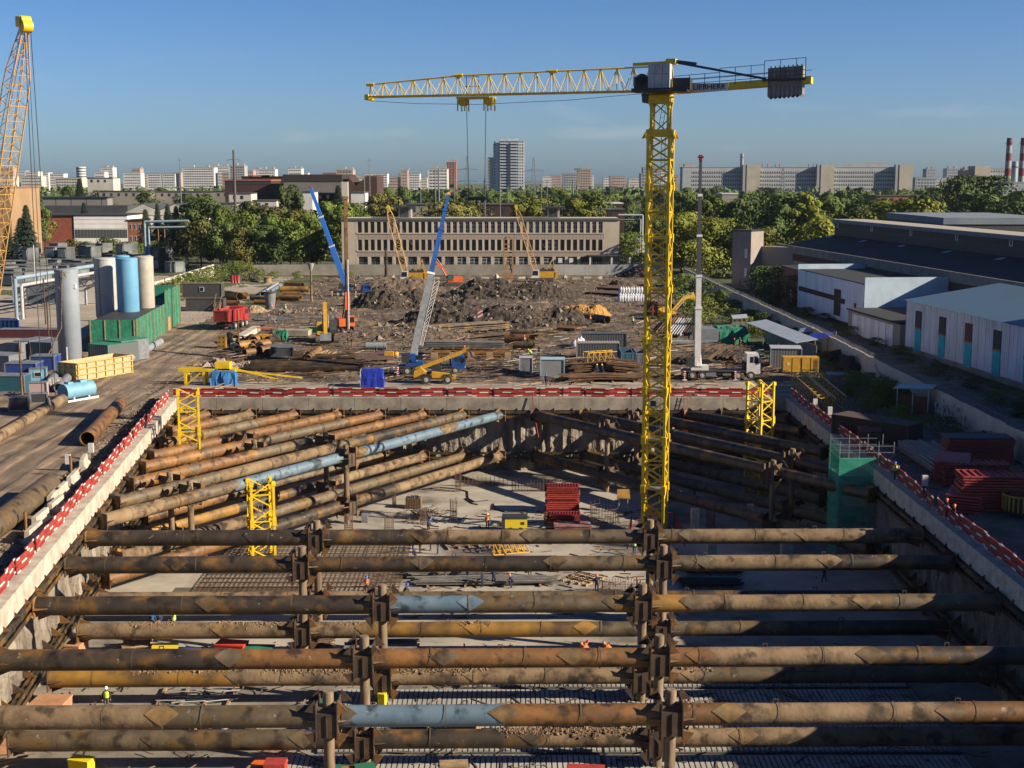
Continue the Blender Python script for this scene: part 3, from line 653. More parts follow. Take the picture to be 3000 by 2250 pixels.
    for y in (1.35,):
        for x0, x1, hh in ((1.6, 6.2, 1.35), (6.2, 10.6, 1.75), (10.6, Lc-.3, 2.1)):
            for zz in (.5, .95, hh): m.beam(pt(-x0, y, g(x0)+zz), pt(-x1, y, g(x1)+zz), .055)
            k = x0
            while k <= x1: m.beam(pt(-k, y, g(k)), pt(-k, y, g(k)+hh), .06); k += 1.55
    for y in (-1.35,):
        for zz in (.5, 1.1): m.beam(pt(-1.6, y, g(1.6)+zz), pt(-Lc, y, g(Lc)+zz), .05)
    m.beam(pt(-Lc+.3, 1.35, g(Lc)), pt(-Lc+.3, 1.35, g(Lc)+2.1), .07); put('guard_rail', m, M('dark_blue_steel', (0, 0, 0)), T)
    for i in range(8):     # concrete counterweights
        x = 11.1+i*.43; m = MB()
        m.prism([(-x-.2, -1.35), (-x, -1.6), (-x+.2, -1.35), (-x+.2, 1.35), (-x-.2, 1.35)], -.68, .95, J @ Matrix.Translation((0, 0, g(x)+.05)))
        m.box(-x-.07, -x+.07, .1, .3, g(x)+1.4, g(x)+1.62, J); put('counterweight', m, conc_g, T)
    m = MB(); m.box(-Lc+.3, -10.4, .96, 1.25, g(12)+.1, g(12)+.32, J); put('deck_edge', m, dark, T)
    # name board
    c = pt(-5.1, .97, g(5.1)); m = MB(); m.box(-7.0, -3.2, .93, .96, g(5.1)-.36, g(5.1)+.42, J); put('name_board', m, white, T)
    text('LIEBHERR', .78, blk, T, tuple(pt(-5.1, 1.0, g(5.1)+.03)), (R(90), 0, al+R(180)), 'board_lettering', .03)
    # number board on the mast
    ab = Q(1884, 905, 137.6); loc = Matrix.Rotation(R(16), 4, 'Z') @ (ab-V(X0, Y0, ZF)); zz = loc.z
    m = MB(); m.box(-1.15, .2, -1.22, -1.17, zz-.75, zz+.75); put('number_board', m, M('board_dark', (.05, .045, .04), rough=.6), T)
    oo = M('sign_orange', (1.0, .26, .03), rough=.5)
    text('4', 1.75, oo, T, (-.48, -1.25, zz-.22), (R(90), 0, 0), 'board_number', .02); text('АН  ITO', .42, oo, T, (-.48, -1.25, zz+.58), (R(90), 0, 0), 'board_lettering', .02)
    m = MB(); m.box(-.4, .2, -1.3, -1.2, 14.3, 14.9); put('floodlight', m, dark, T)
    return T
tower_crane()
# ---------------- vehicles ----------------
def wheelset(T, xs, y, r, w=.35):
    for x in xs:
        for s in (-1, 1):
            m = MB(); m.wheel((x, s*y, r), r, w, n=18); W = put('wheel', m, tyre, T)
            m = MB(); m.wheel((x, s*(y+.06), r), r*.5, w, n=12); m.wheel((x, s*(y+.1), r), r*.18, w, n=8); put('rim', m, lsteel, W)
def cab(T, x0, x1, w, z0, z1, mt, parent=None):
    m = MB(); m.prism([(x0, z0), (x1, z0), (x1+.05, z0+(z1-z0)*.45), (x1-.25, z1), (x0, z1)], -w/2, w/2); C = put('cab', m, mt, T)
    h = z1-z0
    m = MB(); m.add([V(x1+.06, -w*.44, z0+h*.5), V(x1+.06, w*.44, z0+h*.5), V(x1-.17, w*.4, z0+h*.92), V(x1-.17, -w*.4, z0+h*.92)], [(0, 1, 2, 3)]); put('windscreen', m, glass, C)
    for s in (-1, 1):
        m = MB(); m.prism([(x1-.85, z0+h*.52), (x1-.2, z0+h*.52), (x1-.38, z0+h*.88), (x1-.85, z0+h*.88)], s*w/2 - (0 if s > 0 else .015), s*w/2+(.015 if s > 0 else 0)); put('side_window', m, glass, C)
        m = MB(); m.prism([(x1-1.45, z0+h*.55), (x1-.95, z0+h*.55), (x1-.95, z0+h*.85), (x1-1.45, z0+h*.85)], s*w/2 - (0 if s > 0 else .015), s*w/2+(.015 if s > 0 else 0)); put('side_window', m, glass, C)
        m = MB(); m.box(x1+.0, x1+.15, s*(w/2+.12)-.08, s*(w/2+.12)+.08, z0+h*.55, z0+h*.85); put('mirror', m, blk, C)
        m = MB(); m.box(x1, x1+.1, s*w*.36-.16, s*w*.36+.16, z0+.12, z0+.32); put('headlight', m, white, C)
    m = MB(); m.box(x1+.02, x1+.09, -w*.3, w*.3, z0+.4, z0+h*.42); put('grille', m, dark, C)
    return C
def truck_crane(name, label, loc, rz, mt, bm, nose, boom, secs, slew=0, cabz=(.9, 2.9), length=10.5):
    T = thing(name, label, 'truck crane', loc, rz, None)
    m = MB(); m.box(0, length-1.8, -.45, .45, .85, 1.15).box(0, length-2.0, -1.2, 1.2, 1.15, 1.32); put('chassis', m, dark, T)
    wheelset(T, [1.2, 2.6, length-3.3, length-1.5] if length > 10.2 else [1.4, 2.7, length-1.6], 1.05, .62)
    cab(T, length-2.1, length-.2, 2.4, cabz[0], cabz[1], mt)
    m = MB(); m.box(length-2.45, length-2.2, -1.1, 1.1, 1.3, 2.5); put('exhaust_stack', m, blk, T)
    for x in (-.1, length-3.9):
        for s in (-1, 1):
            m = MB(); m.box(x, x+.3, s*1.2-.5*(s < 0), s*1.2+.5*(s > 0)+.001, .95, 1.25).box(x+.05, x+.25, s*1.75-.1, s*1.75+.1, .1, 1.4).box(x-.15, x+.45, s*1.75-.3, s*1.75+.3, .02, .1); put('outrigger', m, stripes('hazard_red', (.5, .04, .04), (.75, .75, .72), 'Z', .3), T)
    m = MB(); m.box(2.7, 4.1, -.12, .12, .2, .9).box(3.2, 4.6, -1.15, -.7, .5, 1.05); put('fuel_tank', m, gsteel, T)
    c = V(*boom[0]); d = (V(*boom[1])-c).normalized(); Lb = (V(*boom[1])-c).length
    U = MB(); U.box(c.x-1.0, c.x+1.5, -1.15, 1.0, 1.35, 1.95).box(c.x-1.2, c.x-.1, -.9, .9, 1.95, 2.6).box(c.x-.4, c.x+.4, -.55, -.35, 1.9, c.z+.5).box(c.x-.4, c.x+.4, .35, .55, 1.9, c.z+.5); put('turntable', U, mt, T)
    m = MB(); m.box(c.x+.3, c.x+1.6, -1.45, -.6, 1.9, 3.1) if slew == 0 else m.box(c.x-1.6, c.x-.5, -1.3, -.4, 1.9, 3.2); K = put('crane_cab', m, mt if slew == 0 else dark, T)
    m = MB(); m.box(c.x+.45, c.x+1.5, -1.47, -1.44, 2.3, 3.0); put('cab_window', m, glass, K)
    up = V(0, 1, 0); s0 = 0.0
    for k, (f, wd, sm) in enumerate(secs):
        m = MB(); a = c+d*Lb*s0; b = c+d*Lb*f; m.beam(a, b, wd, wd*1.15, up=up); S = put('boom_section', m, sm, T)
        if k < len(secs)-1: m = MB(); m.beam(b-d*.3, b+d*.05, wd+.16, wd*1.15+.16, up=up); put('boom_collar', m, white if sm is not blue else blue, T)
        s0 = f
    e = c+d*Lb; m = MB(); m.beam(e-d*.5, e+d*.4, .42, .55, up=up); m.tube(e+V(-.4, -.2, .1), e+V(.4, -.2, .1), .16, n=10); put('boom_head', m, nose, T)
    m = MB(); m.tube(c+V(.5, 0, -1.0), c+d*Lb*.16, .16, n=8); put('lift_cylinder', m, mt, T)
    return T
# blue truck crane near the pit
b0 = P(1165, 1098, 0)
tp = Q(1322, 572, 206)
tc1 = truck_crane('truck_crane', 'blue truck crane with a grey lower boom and blue upper boom, behind the yellow telehandler', (b0.x, b0.y+.5, 0), R(2), blue, M('pink_tip', (.6, .25, .2)), M('pink_tip', (.6, .25, .2)),
   ((2.2, 0, 2.6), (tp.x-b0.x, tp.y-b0.y-.5, tp.z)), [(.50, 1.0, gsteel), (.78, .74, blue), (.9, .6, blue), (1, .48, blue)], slew=1, length=10.0)
m = MB(); c = V(2.2, 0, 2.6); tpl = V(tp.x-b0.x, tp.y-b0.y-.5, tp.z); d = (tpl-c).normalized(); sd = V(1, 0, -.25).normalized()
for w0 in (.75, 1.45): m.beam(c+d*2+sd*(w0*.6+.2), c+d*12.8+sd*w0, .09, up=(0, 1, 0))
for i in range(16):
    a = c+d*(2+10.8*i/16); b = c+d*(2+10.8*(i+1)/16); m.beam(a+sd*.8, b+sd*(.8+.5*(i+1)/16), .06)
put('folded_fly_jib', m, lsteel, tc1)
# white truck crane
b0 = P(2003, 1112, 0); tp = Q(2052, 462, 190)
tc2 = truck_crane('truck_crane', 'white truck crane with its boom pointing straight up, red boom head', (b0.x, b0.y+1, 0), R(-1), white, M('dark_red', (.2, .01, .02)), M('dark_red', (.2, .01, .02)),
   ((tp.x-b0.x, 0, 2.9), (tp.x-b0.x, tp.y-b0.y-1, tp.z)), [(.26, .86, white), (.42, .74, white), (.62, .62, M('dark_boom', (.07, .07, .075), rough=.4)), (.82, .50, M('dark_boom', (0, 0, 0))), (1, .38, M('dark_boom', (0, 0, 0)))], slew=2, length=11.0, cabz=(.9, 3.75))
tcb = P(1010, 868, 0); tp = Q(908, 548, 322)
tc3 = truck_crane('mobile_crane', 'bright blue mobile crane leaning its boom over the trees, beside the rusty drilling mast', (tcb.x-3, tcb.y, 0), R(4), blue, M('dark_red', (.2, .01, .02)), redm,
   ((3.2, 0, 3.0), (tp.x-tcb.x+3, tp.y-tcb.y, tp.z)), [(.4, 1.25, M('bright_blue', (.03, .17, .60), rough=.4)), (.7, 1.0, M('bright_blue', (0, 0, 0))), (1, .8, M('bright_blue', (0, 0, 0)))], slew=1, length=9.5)
# crawler machines
def tracks(T, L=4.6, w=.65, y=1.25, h=.95):
    for s in (-1, 1):
        m = MB(); r = h/2; pts = []
        for k in range(7): a = -math.pi/2+math.pi*k/6; pts.append((L/2-r+r*math.cos(a), r+r*math.sin(a)))
        for k in range(7): a = math.pi/2+math.pi*k/6; pts.append((-L/2+r+r*math.cos(a), r+r*math.sin(a)))
        m.prism(pts, s*y-w/2, s*y+w/2); K = put('track', m, M('muddy_track', (.07, .055, .045), (.13, .10, .075), 3, rough=1, bump=.05, bsc=6), T)
        m = MB(); m.box(-L/2+.6, L/2-.6, s*(y+w/2), s*(y+w/2)+.04, .25, .7) if s > 0 else m.box(-L/2+.6, L/2-.6, -(y+w/2)-.04, -(y+w/2), .25, .7); put('track_frame', m, dark, K)
    m = MB(); m.box(-.9, .9, -1.0, 1.0, .35, 1.05); put('undercarriage', m, dark, T)
def excavator(label, loc, rz, mt, arm, arm2, buck, cabm=None, bucket=True, swing=0):
    T = thing('excavator', label, 'excavator', loc, rz); tracks(T)
    m = MB(); m.prism([(-2.6, 1.1), (1.2, 1.1), (1.2, 1.6), (-.2, 1.9), (-.3, 2.5), (-2.4, 2.6), (-2.7, 2.2)], -1.35, 1.35); put('engine_house', m, mt, T)
    m = MB(); m.box(-2.75, -2.0, -1.36, 1.36, 1.2, 2.2); put('counterweight', m, mt if cabm is None else cabm, T)
    m = MB(); m.prism([(-.2, 1.3), (1.45, 1.3), (1.5, 2.1), (1.2, 3.05), (-.2, 3.05)], .35, 1.35); K = put('cab', m, dark, T)
    m = MB(); m.prism([(.0, 1.9), (1.4, 1.9), (1.15, 2.9), (.0, 2.9)], 1.36, 1.375).box(1.35, 1.5, .45, 1.25, 1.8, 2.2); put('cab_window', m, glassb, K)
    a0 = V(.9, -.2, 1.7); a1 = V(*arm); a2 = V(*arm2)
    mid = (a0+a1)/2+V(0, 0, .9)
    m = MB(); m.beam(a0, mid, .5, .8).beam(mid, a1, .45, .6); put('boom', m, mt, T)
    m = MB(); m.beam(a1+(a1-a2)*.18, a2, .38, .5); put('arm', m, mt, T)
    m = MB(); m.tube(a0+V(.3, -.35, .2), mid+V(.1, -.35, -.3), .09).tube(a0+V(.3, .35, .2), mid+V(.1, .35, -.3), .09).tube(mid+V(0, 0, .4), a1+(a1-a2)*.18, .08); put('hydraulic_cylinder', m, lsteel, T)
    m = MB(); s = buck
    m.prism([(a2.x-.3*s, a2.z+.1), (a2.x+.4*s, a2.z), (a2.x+.55*s, a2.z-.7*s), (a2.x-.1*s, a2.z-1.1*s), (a2.x-.75*s, a2.z-.8*s), (a2.x-.35*s, a2.z-.6*s)], a2.y-.62*s, a2.y+.62*s)
    for i in range(5): yy = a2.y-.55*s+i*.27*s; m.prism([(a2.x-.75*s, a2.z-.85*s), (a2.x-1.0*s, a2.z-1.0*s), (a2.x-.6*s, a2.z-.95*s)], yy-.05, yy+.05)
    put('bucket', m, gsteel, T); return T
p = P(948, 1010, 0); excavator('yellow excavator facing the viewer with its grey bucket on the ground', (p.x, p.y+4.5, 0), R(-82), yeld, (3.3, -.2, 5.2), (4.3, -.2, 1.6), 1.25).scale = (1.25,)*3
p = P(1325, 838, 0); excavator('orange excavator digging before the office building fence', (p.x, p.y, 0), R(180+8), orng, (4.4, -.2, 6.6), (5.5, -.2, 1.6), 1.0, cabm=orng)
p = P(1972, 935, 0); excavator('yellow and blue excavator half hidden behind the tower crane mast', (p.x-1, p.y, 0), R(12), yeld, (5.2, -.2, 4.8), (6.4, -.2, 1.6), 1.1)
# drilling rig with rusty mast
p = P(985, 985, 0); T = thing('drilling_rig', 'orange drilling rig with a tall rusty mast behind the yellow excavator', 'drilling rig', (p.x+1, p.y+6, 0), R(-75)); tracks(T, 5.2, .7, 1.5, 1.1)
m = MB(); m.box(-3.2, 1.2, -1.5, 1.5, 1.25, 2.7); put('engine_house', m, orng, T)
m = MB(); m.box(-.2, 1.5, .5, 1.5, 1.3, 3.2); K = put('cab', m, orng, T); m = MB(); m.box(1.5, 1.53, .6, 1.4, 2.0, 3.0).box(.1, 1.3, 1.5, 1.53, 2.0, 3.0); put('cab_window', m, glass, K)
ht = Q(983, 578, p.y+6).z
m = MB(); m.beam((2.6, 0, .5), (2.6, 0, ht), .75, .6); m.box(2.0, 3.1, -.5, .5, ht-.3, ht+.2); put('mast', m, rusto, T)
m = MB(); ladder(m, V(2.95, 0, 6), V(2.95, 0, ht*.6), .5, V(0, 1, 0), .6); put('ladder', m, plated, T)
m = MB(); m.tube((3.3, .1, 1), (3.3, .1, ht*.55), .16, n=10); put('kelly_bar', m, lsteel, T)
m = MB(); m.beam((2.9, 0, 4.5), (2.9, 0, 7.8), .9, .9); put('rotary_drive', m, orng, T)
m = MB(); m.tube((.4, -.6, 2.5), (2.5, -.3, 8), .13).tube((.4, .6, 2.5), (2.5, .3, 8), .13).beam((0, 0, 2.5), (2.3, 0, 5), .5); put('mast_support', m, plated, T)
# lattice-boom crawler cranes (draglines)
def lattice(mb, p, q, w0, w1, n, r1=.07, r2=.035, taper=.12, side=None):
    d = (q-p); Ln = d.length; d.normalize(); s = Vector(side) if side else V(0, 1, 0); s = (s-d*s.dot(d)).normalized(); u = d.cross(s)
    def wd(t): return w0 if False else (w1+(w0-w1)*min(1, t/taper)*1.0 if t < taper else (w1+(w0-w1)*min(1, (1-t)/taper)))
    C = lambda t, i, j: p+d*Ln*t+s*i*wd(t)/2+u*j*wd(t)/2
    cs = [(-1, -1), (1, -1), (1, 1), (-1, 1)]
    for i in range(n):
        a, b = i/n, (i+1)/n
        for k in range(4):
            c, e = cs[k], cs[(k+1) % 4]
            mb.tube(C(a, *c), C(b, *c), r1, n=5, cap=False); mb.tube(C(a, *c), C(b, *e), r2, n=4, cap=False)
            mb.tube(C(a, *c), C(a, *e), r2, n=4, cap=False)
    return C
def dragline(label, loc, rz, top, cabwhite=True, w=1.5, big=1.0, back=True):
    T = thing('crawler_crane', label, 'crawler crane', loc, rz); tracks(T, 5.6*big, .8*big, 1.7*big, 1.1)
    m = MB(); m.box(-3.9, 1.6, -1.5, 1.5, 1.25, 3.0); put('machine_house', m, yeld, T)
    m = MB(); m.box(-3.95, -3.2, -1.6, 1.6, 1.2, 2.9); put('counterweight', m, yeld, T)
    m = MB(); m.box(-3, 1, -1.1, 1.1, 3.0, 3.5); 
    for x in (-2.4, -1.2, .1): m.tube((x, -.7, 3.6), (x, .7, 3.6), .38, n=10)
    put('winch', m, dark, T)
    m = MB(); m.prism([(1.2, 1.2), (3.2, 1.2), (3.3, 1.8), (2.9, 3.4), (1.2, 3.4)], .5, 1.6); K = put('cab', m, white, T)
    m = MB(); m.prism([(1.5, 1.9), (3.1, 1.9), (2.85, 3.2), (1.5, 3.2)], 1.61, 1.63).prism([(1.5, 1.9), (3.1, 1.9), (2.85, 3.2), (1.5, 3.2)], .47, .49); put('cab_window', m, glass, K)
    foot = V(1.8, -.3, 1.9); tt = V(*top); m = MB(); C = lattice(m, foot, tt, w, .5, max(8, int((tt-foot).length/1.6)), .075, .038); put('lattice_boom', m, boomy, T)
    d = (tt-foot).normalized(); m = MB(); m.beam(tt-d*.4, tt+d*.7, .8, .8, up=(0, 1, 0)); m.tube(tt+V(.1, -.5, .5), tt+V(.1, .5, .5), .45, n=12); put('boom_head', m, yel, T)
    ap = V(-2.6, 0, 6.4)
    m = MB()
    for s in (-.7, .7): m.beam((-.6, s, 3), ap+V(0, s*.5, 0), .2).beam((-3.2, s, 3), ap+V(0, s*.5, 0), .14)
    put('gantry', m, yeld, T)
    m = MB()
    for s in (-.4, .4): m.tube(ap+V(0, s, 0), tt+V(0, s*.5, .2), .03, n=4)
    m.tube(tt+V(.5, 0, 0), V(tt.x+.5, 0, max(4, tt.z*.35)), .03, n=4); m.tube(tt+V(.3, 0, 0), V(3.5, 0, 2.5), .025, n=4); put('rope', m, dark, T)
    return T
p = P(1210, 830, 0); tp = Q(1136, 612, p.y-2); dragline('yellow crawler crane with a lattice boom, between the blue boom and the dead pole', (p.x, p.y, 0), R(180), (p.x-tp.x, 0, tp.z), w=1.7)
p = P(1592, 826, 0); tp = Q(1513, 610, p.y-2); dragline('yellow crawler crane with a thin lattice boom near the entrance canopy of the office building', (p.x, p.y, 0), R(180), (p.x-tp.x, 0, tp.z), w=1.3)
foot = V(-62.5, 150, 0); tp = Q(72, 75, 136); rz = math.atan2(tp.y-foot.y, tp.x-foot.x); dd = V(tp.x-foot.x, tp.y-foot.y, 0).length
T = dragline('huge pale yellow lattice-boom crawler crane at the left edge, yellow sheave head', (foot.x, foot.y, 0), rz, (dd, 0, tp.z), w=1.9)
m = MB()
for s in (-.5, .5): m.tube((dd+.6, s*.6, tp.z), (dd+.9+s, s, 6), .04, n=5)
m.tube((dd+.7, 0, 6), (dd+1.0, 0, 5.2), .22, n=8); put('hoist_rope', m, dark, T)
m = MB(); m.box(dd-.7, dd+.2, -.6, .6, tp.z-.1, tp.z+.9).tube((dd+.3, -.5, tp.z-.1), (dd+.3, .5, tp.z-.1), .62, n=16); put('sheave_block', m, yel, T)
# dump truck
p = P(668, 968, 0); T = thing('dump_truck', 'red dump truck seen from behind, loaded with earth, on the mud', 'dump truck', (p.x-1, p.y, 0), R(78)); T.scale = (1.12, 1.2, 1.2)
m = MB(); m.box(0, 7.6, -.5, .5, .8, 1.1); put('chassis', m, dark, T); wheelset(T, [.9, 2.25, 5.2, 6.9], 1.05, .58, .5)
m = MB(); m.prism([(-.5, 1.4), (5.6, 1.2), (6.0, 3.1), (-.3, 3.2)], -1.28, -1.2).prism([(-.5, 1.4), (5.6, 1.2), (6.0, 3.1), (-.3, 3.2)], 1.2, 1.28)
m.prism([(-.5, 1.4), (5.6, 1.2), (5.6, 1.3), (-.5, 1.5)], -1.2, 1.2).prism([(5.55, 1.2), (5.65, 1.2), (6.5, 3.35), (5.9, 3.2)], -1.2, 1.2)
for i in range(7): x = .1+i*.82; m.box(x, x+.1, -1.36, -1.28, 1.4, 3.1).box(x, x+.1, 1.28, 1.36, 1.4, 3.1)
m.box(-.45, 6.0, -1.36, -1.28, 3.02, 3.2).box(-.45, 6.0, 1.28, 1.36, 3.02, 3.2); put('tipper_body', m, redm, T)
m = MB(); m.box(-.56, -.42, -1.25, 1.25, 1.4, 3.15); TG = put('tailgate', m, redm, T); m = MB(); m.box(-.6, -.57, -1.1, 1.1, 2.95, 3.1).box(-.6, -.57, -1.1, 1.1, 1.45, 1.6).box(-.6, -.57, -1.2, -1.05, 1.45, 3.1).box(-.6, -.57, 1.05, 1.2, 1.45, 3.1); put('frame', m, redf, TG)
m = MB(); n = 8; vs = [(.0+5.4*i/n, -1.15+2.3*j/n, 2.75+.35*math.exp(-((i-4)/3)**2-((j-4)/3)**2)+random.uniform(-.05, .05)) for i in range(n+1) for j in range(n+1)]
m.add(vs, [(i*(n+1)+j, (i+1)*(n+1)+j, (i+1)*(n+1)+j+1, i*(n+1)+j+1) for i in range(n) for j in range(n)], True); EL = tag(put('earth_load', m, soil, None, (p.x-1, p.y, 0), R(78)), 'dark earth heaped in the red dump truck', 'earth load'); EL.scale = (1.12, 1.2, 1.2)
cab(T, 6.2, 8.0, 2.4, .9, 3.1, redm); m = MB(); m.box(-.4, -.2, -1.2, 1.2, .6, .85); put('bumper', m, dark, T)
for s in (-1, 1): m = MB(); m.box(-.45, -.38, s*1.0-.2, s*1.0+.2, .9, 1.05); put('tail_light', m, M('tail_red', (.3, .01, .01)), T)
# telehandler
p = P(1225, 1122, 0); T = thing('telehandler', 'yellow telehandler with raised boom beside the blue truck crane', 'telehandler', (p.x, p.y, 0), R(0))
wheelset(T, [1.2, 4.2], .95, .62, .45)
m = MB(); m.box(.1, 5.2, -.55, .55, .6, 1.15).prism([(-.6, .9), (.9, .6), (1.2, 1.6), (.4, 2.3), (-.5, 1.8)], -.75, .75); put('chassis', m, yeld, T)
m = MB(); m.prism([(2.0, .9), (4.6, .9), (4.4, 1.5), (2.0, 1.75)], -1.1, -.5); put('engine_cover', m, yeld, T)
m = MB(); m.prism([(1.7, 1.0), (3.3, 1.0), (3.2, 2.4), (1.9, 2.5)], .3, 1.1); K = put('cab', m, dark, T); m = MB(); m.box(1.95, 3.1, 1.1, 1.12, 1.6, 2.3); put('cab_window', m, glass, K)
m = MB(); m.beam((-.3, 0, 1.9), (6.0, 0, 4.3), .42, .55).beam((5.6, 0, 4.15), (7.2, 0, 4.9), .34, .42); BO = put('boom', m, yeld, T)
text('JCB', .48, white, BO, (4.0, -.225, 3.54), (R(90), -R(20.8), 0), 'boom_lettering', .01)
m = MB(); m.beam((7.1, 0, 4.9), (7.6, 0, 3.7), .5, .25).beam((7.5, -.4, 3.7), (8.8, -.4, 3.4), .1).beam((7.5, .4, 3.7), (8.8, .4, 3.4), .1); put('fork', m, dark, T)
for x in (1.2, 4.2):
    for s in (-1, 1): m = MB(); m.prism([(x-.75, 1.0), (x-.5, 1.38), (x+.5, 1.38), (x+.75, 1.0), (x+.6, 1.0), (x+.4, 1.28), (x-.4, 1.28), (x-.6, 1.0)], s*.95-.25, s*.95+.25); put('mudguard', m, blk, T)
# parked car behind the fence
p = P(2120, 848, 0); T = thing('parked_car', 'pale blue estate car parked behind the concrete fence by the grey brick tower', 'car', (p.x, p.y, 0), R(-65))
m = MB(); m.prism([(-2.3, .35), (2.2, .35), (2.25, .8), (1.1, .98), (-2.3, .95)], -.85, .85); put('body', m, bluel, T)
m = MB(); m.prism([(-2.2, .95), (1.0, .98), (.3, 1.45), (-2.0, 1.48)], -.74, .74); put('cabin_glass', m, glass, T)
m = MB(); m.prism([(-2.0, 1.49), (.25, 1.46), (.2, 1.53), (-1.95, 1.55)], -.72, .72); put('roof', m, bluel, T); wheelset(T, [-1.4, 1.35], .78, .31, .2)
# ---------------- buildings ----------------
def wall_mat(n, c1, c2=None, **k): return M(n, c1, c2 or tuple(x*.8 for x in c1), .12, rough=.9, **k)
winb = M('window_dark', (.022, .026, .03), (.05, .06, .065), .4, rough=.2, rnd=.35)
bandw = stripes('window_band', (.035, .045, .055), (.42, .42, .42), 'X', 3.3, .28)
bandd = stripes('window_band_dark', (.03, .04, .05), (.30, .32, .34), 'X', 3.3, .3)
def block(name, label, cat, x0, x1, ytop, Y, depth, wm, rm=None, floors=0, fh=3.1, z0=0, group=None, band=None, rz=0, pent=0, ybot=None, roofh=.5, side=None, bands_side=False, cols=False):
    """a building from its picture extent at distance Y; real width, height and depth"""
    a = Q(x0, ytop, Y); b = Q(x1, ytop, Y); W = b.x-a.x; h = a.z
    if ybot is not None: z0 = max(0, Q(x0, ybot, Y).z)
    T = thing(name, label, cat, ((a.x+b.x)/2, Y, 0), R(rz), group)
    m = MB(); m.box(-W/2, W/2, 0, depth, 0, h-roofh); put('wall', m, wm, T)
    m = MB(); m.box(-W/2-.3, W/2+.3, -.3, depth+.3, h-roofh, h); 
    if pent: m.box(-W*.3, -W*.3+6, depth*.3, depth*.6, h, h+3).box(W*.2, W*.2+5, depth*.3, depth*.6, h, h+2.6)
    put('roof', m, rm or roofd, T)
    if floors:
        for i in range(floors):
            zc = h-roofh-fh*(i+.62)
            if zc < 1: break
            m = MB(); m.box(-W/2+1.2, W/2-1.2, -.06, 0, zc-.75, zc+.75); put('window_band', m, band or bandw, T)
            if bands_side: m = MB(); m.box(W/2, W/2+.06, 1.2, depth-1.2, zc-.75, zc+.75); put('window_band', m, dark, T)
    return T, W, h
wcream = wall_mat('far_cream', (.62, .58, .50)); wwhite = wall_mat('far_white', (.72, .71, .68)); wgrey = wall_mat('far_grey', (.36, .37, .38)); wpink = wall_mat('far_pink', (.48, .34, .27)); wred = wall_mat('far_red', (.36, .13, .08)); wbluew = wall_mat('far_bluish', (.34, .39, .43)); wbrown = wall_mat('brown_cladding', (.065, .030, .022)); wtan = wall_mat('tan_plaster', (.38, .245, .13)); wstuc = wall_mat('grey_stucco', (.34, .31, .26))
